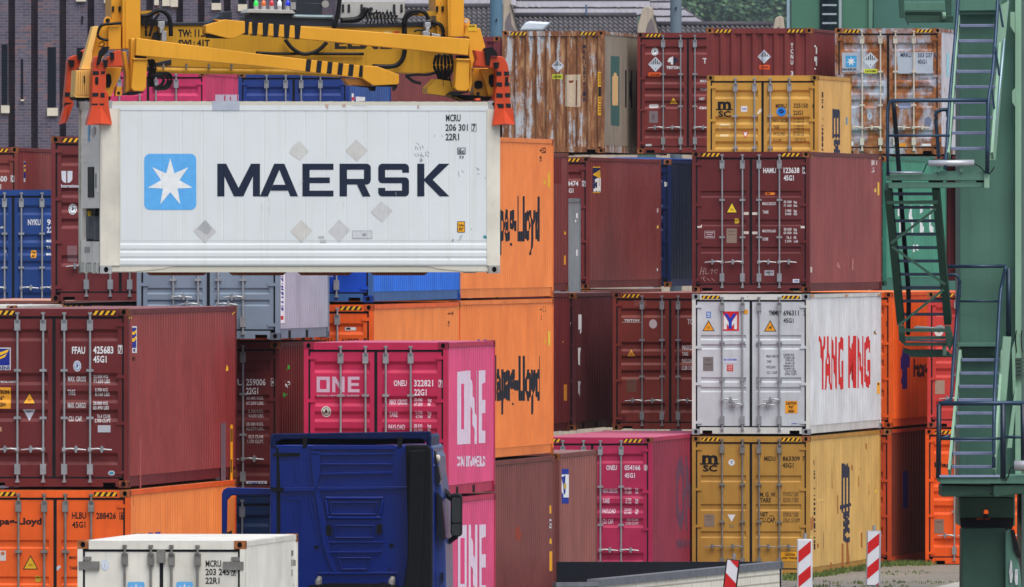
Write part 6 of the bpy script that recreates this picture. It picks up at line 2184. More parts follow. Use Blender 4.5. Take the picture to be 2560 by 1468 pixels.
def beacon(px, ptop, D, wpx, hpx, lean, label, frame_rgb, rows, post=True, mirror=1):
    s = F / D
    base = at(px, HZ, D)
    ztop = CAMH - (ptop - HZ) / s
    w, h = wpx / s, hpx / s
    r = empty('road_beacon', (base.x, D, 0), 0, label, 'traffic beacon', 'road beacons')
    r.rotation_euler = (0, lean, math.radians(-6))
    fm = plain(frame_rgb, 0.5)
    z1 = ztop
    z0 = z1 - h
    mb = MB()
    mb.box(-w / 2, w / 2, -0.03, 0.03, z0, z1)
    pn = mb.build('panel', fm, r, bevel=0.02)
    red, wh = plain((196, 34, 36), 0.35, 0, 0.08), plain((214, 218, 226), 0.35, 0, 0.06)
    S_ = Surf('front', [(-w, -0.03), (w, -0.03)], 0)
    mb = MB()
    m_ = 0.10 * w
    xa, xb, za, zb_ = -w / 2 + m_, w / 2 - m_, z0 + m_ * 0.7, z1 - m_ * 0.7
    S_.put(mb, [(xa, za), (xb, za), (xb, zb_), (xa, zb_)], 0, 0.004)
    mb.build('white_sheet', wh, pn)
    mb = MB()
    step = (zb_ - za) / rows
    for k in range(-2, int(rows) + 3):
        zc = zb_ - step * (k + 0.5)
        rise = (xb - xa) * 0.85 * mirror
        q = [(xa, zc - step * 0.42), (xb, zc - step * 0.42 + rise), (xb, zc + step * 0.06 + rise), (xa, zc + step * 0.06)]
        q = clip_half(clip_half(q, 1, za, True), 1, zb_, False)
        if len(q) >= 3:
            S_.put(mb, q, 0, 0.008)
    mb.build('red_stripes', red, pn)
    mb = MB()
    mb.tube([(0, 0.05, 0.08), (0, 0.05, z1 + 0.10)], 0.03, 8)
    mb.build('post', STEEL, r)
    mb = MB()
    mb.prism([(-0.42, -0.2), (0.42, -0.2), (0.42, 0.24), (-0.42, 0.24)], 'z', 0.0, 0.11)
    mb.prism([(-0.12, -0.1), (0.12, -0.1), (0.12, 0.14), (-0.12, 0.14)], 'z', 0.11, 0.2)
    mb.build('foot', plain((30, 30, 30), 0.85), r, bevel=0.02)
    return r


beacon(2012, 1348, 288, 38.5, 150, 0, 'red and white striped beacon in front of the large yellow container doors', (200, 204, 208), 2.35)
beacon(2181, 1327, 308, 36, 138, math.radians(1.0), 'grey framed red and white beacon at the far corner of the yellow container', (150, 156, 164), 2.15)
beacon(1807, 1397, 287, 35, 130, math.radians(7.0), 'tilted black framed red and white beacon before the low white wall', (24, 24, 28), 1.7, mirror=-1)
# ------------------------------------------------------------------ green gantry crane at the right
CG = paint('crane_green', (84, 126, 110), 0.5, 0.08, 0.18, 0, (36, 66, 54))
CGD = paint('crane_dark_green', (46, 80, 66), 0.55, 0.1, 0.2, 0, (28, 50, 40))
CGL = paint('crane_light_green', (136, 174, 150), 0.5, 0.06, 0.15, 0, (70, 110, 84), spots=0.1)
RAIL = plain((36, 62, 86), 0.38, 0.35, 0.3, 3)
TREAD = plain((120, 130, 160), 0.5, 0.3, 0.3, 3)
CD = 326.0
cl = at(2468, HZ, CD)
CRANE = empty('gantry_crane', (cl.x, CD, 0), 0, 'green gantry crane leg with zigzag metal stairs at the right edge', 'crane')
cf = PF(CRANE, 0.0)


def cprism(mb, z, pts, y0, y1, m=0):
    fprism(mb, cf, z, pts, y0, y1, m)


def cpt(z, x, y, yl):
    a = cf(z, x, y, yl)
    return Vector((a[0], yl, a[1]))


# main leg: a tall box; the right flange's lit face is put into paler green
mb = MB()
cprism(mb, 'A4', [(1890, -300), (2395, -300), (2395, 4790), (1888, 4790)], 2.9, 6.0)
mb.build('leg', CG, CRANE, bevel=0.02)
mb = MB()
cprism(mb, 'A4', [(2396, -300), (2452, -300), (2452, 4400), (2396, 4400)], 2.6, 6.0)
mb.build('leg_flange', CGL, CRANE)
mb = MB()
cprism(mb, 'A4', [(2454, -300), (2600, -300), (2600, 5600), (2454, 5600)], 2.9, 6.0)
mb.build('leg', plain((92, 112, 106), 0.55, 0, 0.1, 2), CRANE)
mb = MB()
for yy in (640, 672, 704, 738, 775, 800):
    cprism(mb, 'C4', [(2388, yy), (2472, yy - 6), (2472, yy + 8), (2388, yy + 14)], 2.5, 2.59)
mb.build('cable_bands', plain((70, 84, 78), 0.5), CRANE)
mb = MB()
for xx in (2400, 2450):
    p = [cpt('C4', xx + dx, yy, 2.55) for dx, yy in ((6, 385), (0, 440), (2, 520), (10, 590))]
    mb.tube(bez(p), 0.012, 6)
mb.build('cables', BLACK, CRANE)
# gusset plates bolted on the flange
mb = MB()
for zz, pts in (('E1', [(2310, 200), (2385, 200), (2385, 560), (2310, 440)]), ('A4', [(2368, 830), (2395, 800), (2395, 970), (2368, 930)]), ('C4', [(2365, 560), (2390, 480), (2400, 900), (2375, 980)])):
    cprism(mb, zz, pts, 2.4, 2.6)
mb.build('gusset_plate', CGL, CRANE)

# --- stairs: three flights zigzag; each: two stringers, treads, handrails


def flight(name, bottom, top, n, run, y0, dark, rail_sides=(0, 1), treadmat=TREAD, sw=0.045, sd=0.22):
    """bottom/top = (zone, xl, xr, y) of the lowest and highest tread; run = depth per tread (+ climbs away)"""
    fl = empty(name, (0, 0, 0))
    fl.parent = CRANE
    zb_, bl, brx, by = bottom
    zt, tl_, tr, ty = top
    yb, yt = y0, y0 + run * (n - 1)
    BL, BR = cpt(zb_, bl, by, yb), cpt(zb_, brx, by, yb)
    TL, TR = cpt(zt, tl_, ty, yt), cpt(zt, tr, ty, yt)
    for i in range(n):
        t = i / (n - 1)
        a, b_ = BL.lerp(TL, t), BR.lerp(TR, t)
        mb = MB()
        d = 0.115
        mb.prism([(a.x, a.y - d), (b_.x, b_.y - d), (b_.x, b_.y + d), (a.x, a.y + d)], 'z', a.z - 0.03, a.z + 0.03)
        tr_ = mb.build('tread', treadmat, fl, bevel=0.006)
    for a, b_ in ((BL, TL), (BR, TR)):
        sx = -1 if a is BL else 1
        e = (b_ - a) * 0.06
        mb = MB()
        off = Vector((sx * (sw / 2 + 0.002), 0, 0))
        mb.beam(a - e + off, b_ + e + off, sw, sd, 0)
        mb.build('stringer', dark, fl)
    return fl, BL, BR, TL, TR


def handrail(fl, pts, r=0.026, nm='handrail', mat=None):
    mb = MB()
    mb.tube(bez(pts, 5) if len(pts) > 2 else pts, r, 8)
    return mb.build(nm, mat or RAIL, fl, smooth=True)


def post(fl, p, h, r=0.024):
    mb = MB()
    mb.tube([p, p + Vector((0, 0, h))], r, 8)
    return mb.build('rail_post', RAIL, fl, smooth=True)


# upper flight (climbs away, leaning right)
fl, BL, BR, TL, TR = flight('upper_stair', ('A4', 1808, 2178, 1352), ('A4', 1888, 2262, 235), 9, 0.23, 0.45, CGL, sw=0.05)
handrail(fl, [cpt('B4', 1755, 230, 0.2), cpt('A4', 1775, 1300, 0.4), cpt('A4', 1800, 900, 1.0), cpt('A4', 1845, 400, 1.9), cpt('A4', 1880, -60, 2.4)], 0.035)
handrail(fl, [cpt('A4', 2140, 1456, 0.0), cpt('A4', 2150, 950, 0.2), cpt('A4', 2185, 700, 0.6), cpt('A4', 2215, 350, 1.2), cpt('A4', 2240, -60, 1.8)], 0.036)
handrail(fl, [cpt('A4', 2205, 1300, 0.6), cpt('A4', 2330, 10, 2.4)], 0.022, 'cable_conduit', plain((150, 175, 190), 0.35, 0.5))
for t_ in ((2175, 800, 2225, 1090), (2205, 420, 2262, 690), (2240, 30, 2295, 250)):
    mb = MB()
    cprism(mb, 'A4', [(t_[0], t_[1]), (t_[0] + 20, t_[1] + 20), (t_[2], t_[3]), (t_[2] - 22, t_[3])], 0.9, 0.95)
    mb.build('rail_post', RAIL, fl)
mb = MB()
cprism(mb, 'A4', [(2235, 60), (2335, 10), (2218, 1456), (2165, 1456)], 1.9, 2.0)
mb.build('outer_stringer', CGL, fl)
# wall side shelf behind the upper flight top
mb = MB()
cprism(mb, 'A4', [(1880, -60), (2270, -60), (2270, 95), (1880, 100)], 2.5, 2.9)
cprism(mb, 'A4', [(1900, 100), (2250, 100), (2250, 130), (1900, 135)], 2.6, 2.9)
mb.build('landing_beam', CG, CRANE, bevel=0.01)
# top landing seen from below, left of the upper flight
lp = empty('top_landing', (0, 0, 0))
lp.parent = CRANE
mb = MB()
cprism(mb, 'E1', [(535, 30), (1215, 28), (1225, 180), (540, 180)], 2.5, 2.6)
mb.build('edge_plate', CG, lp, bevel=0.01)
mb = MB()
cprism(mb, 'E1', [(440, -80), (530, -80), (540, 300), (462, 300)], 1.8, 1.9)
cprism(mb, 'E1', [(1220, -80), (1330, -80), (1330, 260), (1240, 255)], 2.0, 2.2)
mb.build('side_plate', CGD, lp, bevel=0.01)
mb = MB()
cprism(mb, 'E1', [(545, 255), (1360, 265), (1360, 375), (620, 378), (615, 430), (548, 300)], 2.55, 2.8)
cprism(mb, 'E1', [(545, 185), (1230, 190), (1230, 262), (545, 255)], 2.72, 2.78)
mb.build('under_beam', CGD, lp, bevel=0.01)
mb = MB()
a = cpt('E1', 1205, 255, 2.5)
mb.tube([a + Vector((0, 0, -0.08)), a + Vector((0, 0, 0.06))], 0.04, 10)
mb.build('drain_pipe', CGL, lp, smooth=True)

# middle landing
ml = empty('middle_landing', (0, 0, 0))
ml.parent = CRANE
mb = MB()
cprism(mb, 'B4', [(1238, 275), (1640, 272), (1700, 248), (2125, 242), (2125, 332), (1238, 332)], 0.30, 1.5)
mb.build('deck', CG, ml, bevel=0.01)
mb = MB()
cprism(mb, 'B4', [(1240, 350), (2112, 350), (2112, 396), (1242, 404)], 0.34, 1.45)
mb.build('under_beam', CG, ml, bevel=0.01)
mb = MB()
for x0, x1 in ((1280, 1360), (1615, 1740), (2050, 2110)):
    cprism(mb, 'B4', [(x0, 333), (x1, 333), (x1, 352), (x0, 352)], 0.5, 1.3)
mb.build('spacer', BLACK, ml)
mb = MB()
cprism(mb, 'B4', [(2112, 280), (2160, 280), (2160, 402), (2112, 402)], 0.26, 0.4)
mb.build('end_bracket', CGL, ml, bevel=0.01)
mb = MB()
p0, p1 = cpt('B4', 1606, 178, 0.24), cpt('B4', 2022, 172, 0.24)
mb.tube([p0, p1], 0.062, 12)
lm = mb.build('tube_lamp', plain((188, 194, 202), 0.3, 0.3), ml, smooth=True)
mb = MB()
for xx in (1702, 1910):
    cprism(mb, 'B4', [(xx - 16, 205), (xx + 16, 205), (xx + 10, 260), (xx - 14, 258)], 0.24, 0.32)
mb.build('lamp_bracket', CG, lm)
mb = MB()
mb.tube(bez([cpt('B4', x, y, 0.24) for x, y in ((1610, 180), (1585, 190), (1570, 235), (1550, 262))]), 0.012, 6)
mb.tube(bez([cpt('B4', x, y, 0.24) for x, y in ((2022, 180), (2070, 205), (2120, 255), (2165, 268), (2205, 210))]), 0.012, 6)
mb.build('lamp_cable', BLACK, lm)
mb = MB()
mb.tube([cpt('B4', 1240, 262, 0.24), cpt('B4', 1550, 262, 0.24)], 0.024, 8)
mb.build('cable_conduit', plain((150, 158, 172), 0.35, 0.5), ml, smooth=True)
for q in (((1236, 290, 'B4'), (1234, 60, 'B4'), (1236, 980, 'A4'), (1262, 918, 'A4'), (1600, 914, 'A4'), (2150, 912, 'A4')),):
    mb = MB()
    mb.tube([cpt(z, x, y, 0.22) for x, y, z in q], 0.038, 8)
    mb.build('railing', RAIL, ml, smooth=True)
mb = MB()
mb.tube([cpt('A4', 1240, 1235, 0.22), cpt('A4', 1800, 1235, 0.22)], 0.026, 8)
mb.build('mid_rail', RAIL, ml, smooth=True)
mb = MB()
mb.tube([cpt('A4', 2150, 925, 0.22), cpt('B4', 2140, 270, 0.22)], 0.042, 8)
mb.build('rail_post', RAIL, ml, smooth=True)
mb = MB()
mb.tube(bez([cpt('B4', 1700, 130, 1.2), cpt('A4', 1690, 1300, 1.2), cpt('A4', 1672, 1060, 1.2), cpt('A4', 1700, 1010, 1.2), cpt('A4', 1760, 1000, 1.2), cpt('A4', 1782, 1030, 1.2), cpt('A4', 1780, 1300, 1.2)]), 0.036, 8)
mb.build('rail_loop', RAIL, ml, smooth=True)

# middle flight (climbs towards the camera, leaning left), braced on its near side
fl, BL, BR, TL, TR = flight('middle_stair', ('C4', 1382, 1745, 240), ('B4', 1278, 1645, 455), 10, -0.23, 2.75, CGD, treadmat=plain((52, 64, 86), 0.5, 0.3, 0.25, 3), sw=0.14, sd=0.2)  # tread colour darkened for their shaded undersides
mb = MB()
for (z0, x0, y0, z1, x1, y1) in (('B4', 1672, 590, 'B4', 1265, 905), ('B4', 1275, 935, 'B4', 1758, 1280), ('C4', 1745, 15, 'C4', 1330, 345)):
    mb.beam(cpt(z0, x0, y0, 0.5), cpt(z1, x1, y1, 0.5), 0.05, 0.055, 0, (0, 1, 0))
cprism(mb, 'B4', [(1225, 520), (1692, 512), (1692, 545), (1225, 548)], 0.5, 0.55)
cprism(mb, 'C4', [(1332, 370), (1798, 372), (1790, 402), (1340, 400)], 1.8, 1.9)
mb.build('brace', CGD, fl)
for x0, x1 in ((1300, 1420), (1690, 1770)):
    pass
handrail(fl, [cpt('A4', 1288, 930, 0.5), cpt('A4', 1330, 1456, 0.8), cpt('B4', 1350, 430, 1.1), cpt('B4', 1395, 1000, 1.9), cpt('C4', 1425, 60, 2.4), cpt('C4', 1420, 420, 2.9)], 0.046, 'handrail', plain((16, 24, 34), 0.5))
handrail(fl, [cpt('B4', 1690, 420, 0.9), cpt('B4', 1735, 900, 1.6), cpt('B4', 1765, 1200, 2.1), cpt('C4', 1770, 240, 2.8)], 0.03, 'handrail', plain((30, 44, 54), 0.5))
# lower landing of the middle flight
ll = empty('lower_landing', (0, 0, 0))
ll.parent = CRANE
mb = MB()
cprism(mb, 'E2', [(445, 815), (1295, 820), (1280, 870), (445, 860)], 2.2, 2.3)
cprism(mb, 'E2', [(555, 945), (1230, 940), (1230, 990), (555, 995)], 2.3, 2.9)
cprism(mb, 'E2', [(540, 1050), (1260, 1050), (1255, 1100), (545, 1105)], 2.2, 2.9)
mb.build('deck', CG, ll, bevel=0.008)
mb = MB()
cprism(mb, 'E2', [(450, 990), (1300, 1010), (1300, 1040), (450, 1015)], 2.1, 2.2)
mb.build('toe_board', plain((78, 96, 124), 0.45, 0.3), ll)
mb = MB()
cprism(mb, 'E2', [(640, 1165), (1230, 1160), (1345, 1250), (1340, 1290), (650, 1290), (610, 1240), (545, 1225), (520, 1130), (600, 1150)], 2.3, 2.9)
cprism(mb, 'E2', [(440, 760), (545, 760), (560, 1080), (500, 1060), (450, 980)], 2.0, 2.1)
cprism(mb, 'E2', [(1215, 760), (1310, 760), (1370, 1010), (1300, 1200), (1240, 1060)], 2.0, 2.1)
mb.build('under_beam', CGD, ll, bevel=0.008)
mb = MB()
a = cpt('E2', 1210, 1180, 2.25)
mb.tube([a + Vector((0, 0, -0.1)), a + Vector((0, 0, 0.1))], 0.04, 10)
mb.build('drain_pipe', CGL, ll, smooth=True)
mb = MB()
cprism(mb, 'E2', [(700, 785), (760, 765), (1050, 790), (1100, 758), (1165, 758), (1215, 790), (1210, 815), (705, 812)], 2.5, 2.6)
mb.build('lamp_housing', plain((170, 180, 178), 0.4, 0.2), ll, bevel=0.01)

# lower flight and its landing
fl, BL, BR, TL, TR = flight('lower_stair', ('D4', 1815, 2195, 360), ('C4', 1905, 2264, 655), 9, 0.23, 0.45, CGL, sw=0.05)
mb = MB()
cprism(mb, 'C4', [(2285, 440), (2360, 445), (2300, 1200), (2240, 1456), (2215, 1456), (2215, 1340)], 1.9, 2.0)
cprism(mb, 'C4', [(2395, 905), (2415, 900), (2365, 1456), (2320, 1456)], 1.7, 1.8)
mb.build('outer_stringer', CGL, fl)
mb = MB()
cprism(mb, 'C4', [(1905, 540), (2260, 540), (2260, 610), (1905, 610)], 2.6, 2.88)
mb.build('top_step', CGD, fl, bevel=0.01)
mb = MB()
cprism(mb, 'C4', [(1870, 500), (2235, 498), (2235, 535), (1870, 535)], 2.4, 2.88)
mb.build('landing_plate', CG, fl, bevel=0.01)
handrail(fl, [cpt('B4', 1890, 1240, 2.4), cpt('C4', 1882, 40, 2.3), cpt('C4', 1858, 330, 2.2), cpt('C4', 1830, 700, 1.4), cpt('C4', 1815, 980, 0.8), cpt('C4', 1790, 1025, 0.5), cpt('C4', 1705, 1052, 0.22)], 0.034)
handrail(fl, [cpt('B4', 2310, 1115, 2.4), cpt('B4', 2270, 1300, 2.4), cpt('C4', 2255, 120, 2.2), cpt('C4', 2235, 480, 1.8), cpt('C4', 2218, 760, 1.2), cpt('C4', 2205, 1050, 0.6), cpt('C4', 2200, 1456, 0.2), cpt('D4', 2200, 370, 0.2)], 0.038)
handrail(fl, [cpt('B4', 1780, 1116, 2.5), cpt('B4', 2310, 1112, 2.5)], 0.034, 'landing_rail')
handrail(fl, [cpt('C4', 1885, 122, 2.6), cpt('C4', 2250, 122, 2.6)], 0.022, 'landing_rail')
handrail(fl, [cpt('B4', 2335, 1130, 2.55), cpt('C4', 2335, 440, 2.55)], 0.05, 'rail_post', plain((22, 46, 66), 0.4, 0.3))
handrail(fl, [cpt('B4', 1785, 1195, 2.3), cpt('B4', 1840, 1190, 2.3), cpt('B4', 1885, 1235, 2.3), cpt('B4', 1886, 1400, 2.3)], 0.03, 'rail_loop')
bl = empty('bottom_landing', (0, 0, 0))
bl.parent = CRANE
mb = MB()
cprism(mb, 'D4', [(1695, 455), (2260, 448), (2480, 440), (2600, 440), (2600, 515), (1720, 515)], 0.05, 2.6)
mb.build('deck', CG, bl, bevel=0.01)
mb = MB()
cprism(mb, 'D4', [(1705, 436), (2255, 436), (2255, 454), (1705, 456)], 0.0, 0.1)
mb.build('toe_board', plain((150, 162, 196), 0.4, 0.3), bl)
mb = MB()
cprism(mb, 'D4', [(1725, 530), (2200, 535), (2200, 600), (1890, 632), (1725, 634)], 0.2, 2.6)
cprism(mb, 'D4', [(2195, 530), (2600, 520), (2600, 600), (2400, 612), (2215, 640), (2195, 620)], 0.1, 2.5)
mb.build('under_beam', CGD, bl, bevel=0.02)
for (x0, y0, x1, y1, z0, z1, r) in ((1700, 1052, 2600, 1048, 'C4', 'C4', 0.045), (1705, 1375, 1800, 1345, 'C4', 'C4', 0.03), (2260, 1356, 2600, 1360, 'C4', 'C4', 0.028), (1705, 108, 2280, 104, 'D4', 'D4', 0.026)):
    handrail(bl, [cpt(z0, x0, y0, 0.05), cpt(z1, x1, y1, 0.05)], r, 'railing')
handrail(bl, [cpt('C4', 1702, 1060, 0.05), cpt('D4', 1696, 465, 0.05)], 0.05, 'rail_post', plain((18, 34, 48), 0.4, 0.3))
handrail(bl, [cpt('C4', 2285, 1060, 0.05), cpt('D4', 2285, 470, 0.05)], 0.055, 'rail_post', plain((18, 38, 56), 0.4, 0.3))
handrail(bl, [cpt('C4', 2465, 1056, 0.05), cpt('D4', 2470, 400, 0.05)], 0.05, 'rail_post', plain((18, 34, 48), 0.4, 0.3))
mb = MB()
mb.tube([cpt('D4', 2385, 352, 0.0), cpt('D4', 2600, 348, 0.0)], 0.1, 12)
mb.build('tube_lamp', plain((176, 180, 186), 0.3, 0.3), bl, smooth=True)
mb = MB()
mb.tube(bez([cpt('D4', x, y, 0.0) for x, y in ((2380, 365), (2350, 380), (2335, 440), (2305, 490))]), 0.014, 6)
mb.build('lamp_cable', BLACK, bl)

# travel gear at the foot
bg = empty('bogie', (0, 0, 0))
bg.parent = CRANE
mb = MB()
cprism(mb, 'D4', [(1885, 640), (2200, 640), (2385, 640), (2385, 825), (1892, 825)], 1.6, 2.6)
mb.build('upper_plate', CGD, bg, bevel=0.02)
mb = MB()
cprism(mb, 'D4', [(1892, 826), (2385, 826), (2370, 930), (1908, 930)], 2.1, 2.6)
mb.build('dark_gap', BLACK, bg)  # black block stands for the shade in the gap
mb = MB()
cprism(mb, 'D4', [(1908, 935), (1925, 920), (2300, 918), (2310, 945), (2300, 1500), (2340, 1990), (1905, 1990)], 1.2, 2.8)
mb.build('buffer_cover', CGD, bg, bevel=0.04, segs=3)
mb = MB()
cprism(mb, 'D4', [(2304, 945), (2330, 935), (2372, 935), (2380, 1000), (2440, 1300), (2455, 1500), (2455, 1990), (2345, 1990), (2306, 1500)], 1.0, 2.8)
mb.build('side_cover', CG, bg, bevel=0.03)
mb = MB()
cprism(mb, 'D4', [(2355, 935), (2385, 930), (2450, 1190), (2425, 1195), (2380, 1120)], 0.95, 1.02)
mb.build('side_gap', BLACK, bg)  # black plate stands for the shade in the side gap
mb = MB()
a = cpt('D4', 2130, 775, 1.55)
mb.tube([a + Vector((0, 0, -0.03)), a + Vector((0, 0, 0.03)), a + Vector((0, 0, 0.05))], [0.045, 0.042, 0.02], 10)
mm, nt, b = new_mat('amber_lamp')
b.inputs['Base Color'].default_value = lin((235, 100, 20))
b.inputs['Roughness'].default_value = 0.2
b.inputs['Emission Color'].default_value = lin((235, 90, 20))
b.inputs['Emission Strength'].default_value = 0.4
mb.build('amber_lamp', mm, bg, smooth=True)
mb = MB()
for x0, x1 in ((2046, 2100), (2110, 2120), (2126, 2168)):
    cprism(mb, 'D4', [(x0, 828), (x1, 828), (x1 - 6, 842), (x0 - 6, 842)], 2.0, 2.05)
mb.build('orange_label', plain((230, 96, 40), 0.5), bg)
mb = MB()
cprism(mb, 'D4', [(2110, 780), (2145, 780), (2150, 826), (2105, 826)], 1.56, 1.6)
mb.build('lamp_foot', BLACK, bg)
mb = MB()
cprism(mb, 'E4', [(1232, 1080), (1250, 1120), (1262, 1300), (1245, 1400), (1225, 1400), (1212, 1250)], 0.94, 0.99)
cprism(mb, 'E4', [(1290, 1210), (1330, 1215), (1330, 1420), (1300, 1430), (1285, 1350)], 0.94, 0.99)
mb.build('worn_label', plain((200, 204, 208), 0.5, 0, 0.4, 8), bg)
mb = MB()
mb.box(-0.42, 0.55, 1.4, 2.6, 0.0, 0.55)
mb.build('wheel_box', BLACK, bg)

# ------------------------------------------------------------------ second crane leg behind the top row
c2 = at(2180, HZ, 440.0)
CR2 = empty('gantry_crane', (c2.x, 440.0, 0), 0, 'pale green crane leg with a dark ladder behind the top container row', 'crane')
c2f = PF(CR2, 0.0)
G2 = paint('far_crane_green', (72, 118, 98), 0.55, 0.05, 0.12, 0, (60, 100, 84))
G2L = paint('far_crane_light', (92, 136, 118), 0.55, 0.05, 0.1)
mb = MB()
fprism(mb, c2f, 'A4', [(360, -300), (1060, -300), (1060, 4900), (360, 4900)], 0, 3.0)
mb.build('leg', G2, CR2)
mb = MB()
fprism(mb, c2f, 'A4', [(1062, -300), (1105, -300), (1096, 300), (1062, 300)], -0.08, 0.3)
mb.build('leg_flange', G2L, CR2)
mb = MB()
fprism(mb, c2f, 'A4', [(1106, -300), (1860, -300), (1860, 4900), (1098, 4900)], 0.3, 3.0)
mb.build('leg', paint('far_crane_teal', (68, 112, 102), 0.55, 0.05, 0.12), CR2)
mb = MB()
fprism(mb, c2f, 'A4', [(318, -300), (342, -300), (342, 420), (318, 420)], -0.1, 0.3)
mb.build('edge_pipe', plain((150, 176, 190), 0.4, 0.2), CR2)
mb = MB()
fprism(mb, c2f, 'A4', [(614, -300), (782, -300), (782, 420), (614, 420)], -0.02, 0.02)
mb.build('ladder_recess', plain((34, 54, 60), 0.7), CR2)
mb = MB()
for k in range(6):
    y = 47 + (k - 2) * 82
    fprism(mb, c2f, 'A4', [(640, y - 8), (770, y - 8), (770, y + 8), (640, y + 8)], -0.16, -0.12)
fprism(mb, c2f, 'A4', [(792, -300), (815, -300), (815, 420), (792, 420)], -0.2, -0.1)
mb.build('ladder', plain((170, 182, 190), 0.4, 0.3), CR2)
mb = MB()
for x in (640, 690):
    fprism(mb, c2f, 'A4', [(x - 6, -300), (x + 6, -300), (x + 6, 420), (x - 6, 420)], -0.12, -0.06)
mb.build('ladder_rail', plain((20, 34, 44), 0.5), CR2)
# ------------------------------------------------------------------ ground
m, nt, b = new_mat('yard_ground')
v = mapping(nt, (1, 1, 1))
n1 = noise(nt, v, 0.35, 6, 0.6)
n2 = noise(nt, v, 9.0, 5, 0.75)
n3 = noise(nt, v, 0.55, 6, 0.7, 0.6)
gcol = ramp(nt, n2, [(0.3, lin((96, 92, 86))), (0.55, lin((134, 128, 118))), (0.75, lin((168, 160, 146)))])
gcol = mix(nt, mathn(nt, 'MULTIPLY', ramp(nt, n1, [(0.4, G(0)), (0.65, G(1))]), 0.5), gcol, lin((104, 100, 96)))
moss = ramp(nt, n2, [(0.3, lin((66, 84, 34))), (0.7, lin((116, 130, 66)))])
gcol = mix(nt, mathn(nt, 'MULTIPLY', ramp(nt, n3, [(0.56, G(0)), (0.68, G(1))]), 0.5), gcol, moss)
nt.links.new(gcol, b.inputs['Base Color'])
b.inputs['Roughness'].default_value = 0.9
bump(nt, b, n2, 0.6, 0.03)
mb = MB()
mb.face([(-2500, 226, 0), (2500, 226, 0), (2500, 4200, 0), (-2500, 4200, 0)])
mb.face([(-2500, 226, -3), (2500, 226, -3), (2500, 226, 0), (-2500, 226, 0)])
tag(mb.build('ground', m), kind='structure')
m, nt, b = new_mat('harbour_water')  # unseen dark water, added to cut bounce light on the container fronts
b.inputs['Base Color'].default_value = lin((30, 42, 44))
b.inputs['Roughness'].default_value = 0.12
bump(nt, b, noise(nt, mapping(nt, (1, 1, 1)), 0.8, 5, 0.6), 0.5, 0.15)
mb = MB()
mb.face([(-2500, -400, -2.2), (2500, -400, -2.2), (2500, 225.99, -2.2), (-2500, 225.99, -2.2)])
tag(mb.build('water', m), kind='structure')
mb = MB()
q = [at(2336, HZ, 335), at(2560, HZ, 335), at(2560, HZ, 341.5), at(2403, HZ, 341.0)]
q = [at(2322, HZ, 330), at(2700, HZ, 330), at(2700, HZ, 345.5), at(2470, HZ, 343.5), at(2403, HZ, 341.0), at(2336, HZ, 335)]
mb.face([(p.x, p.y, 0.005) for p in q])
tag(mb.build('pavement', plain((176, 172, 162), 0.85, 0, 0.15, 3)), kind='structure')

# grass tufts along the container feet and in the gravel
gr = random.Random(5)
gm_ = []
for cgr in ((84, 104, 48), (112, 126, 68), (72, 88, 44)):
    gm_.append(plain(cgr, 0.8, 0, 0.25, 2))
mb = MB()


def tuft(x, y, n, h):
    for _ in range(n):
        a = gr.uniform(0, 6.283)
        r = gr.uniform(0, 0.10)
        bx, by = x + r * math.cos(a), y + r * math.sin(a)
        hh = h * gr.uniform(0.5, 1.2)
        w = 0.008 + hh * 0.05
        lx, ly = gr.uniform(-0.5, 0.5) * hh, gr.uniform(-0.5, 0.5) * hh
        mb.face([(bx - w, by, 0.0), (bx + w, by, 0.0), (bx + lx * 0.5 + w * 0.6, by + ly * 0.5, hh * 0.65), (bx + lx, by + ly, hh)], gr.randrange(3))


for _ in range(110):                                   # along the yellow container's long side
    t = gr.random()
    p = at(2024 + 178 * t, HZ, 345.2 + 12.2 * t)
    tuft(p.x + abs(gr.gauss(0.05, 0.12)), p.y - gr.uniform(0, 0.3), 7, 0.11)
for _ in range(70):
    p = at(gr.uniform(1950, 2030), HZ, gr.uniform(341.5, 345.2))
    tuft(p.x, p.y, 7, 0.10)
for _ in range(110):
    p = at(gr.uniform(2200, 2330), HZ, gr.uniform(357.0, 359.5))
    tuft(p.x, p.y, 7, 0.10)
cent = [(at(gr.uniform(1960, 2400), HZ, gr.uniform(334, 356)), gr.uniform(0.3, 0.9)) for _ in range(7)]
for p, rad in cent:
    for _ in range(12):
        tuft(p.x + gr.gauss(0, rad * 0.7), p.y + gr.gauss(0, rad * 1.6), 5, 0.055)
tag(mb.build('grass', gm_), kind='stuff')

# ------------------------------------------------------------------ dark brick warehouse at the left
BD = 452.0
b0 = at(-80, HZ, BD)
b1 = at(835, HZ, BD)
WH = empty('brick_warehouse', ((b0.x + b1.x) / 2, BD, 0), 0, 'dark purple brick warehouse with vertical piers and pale window sills, upper left', 'building')


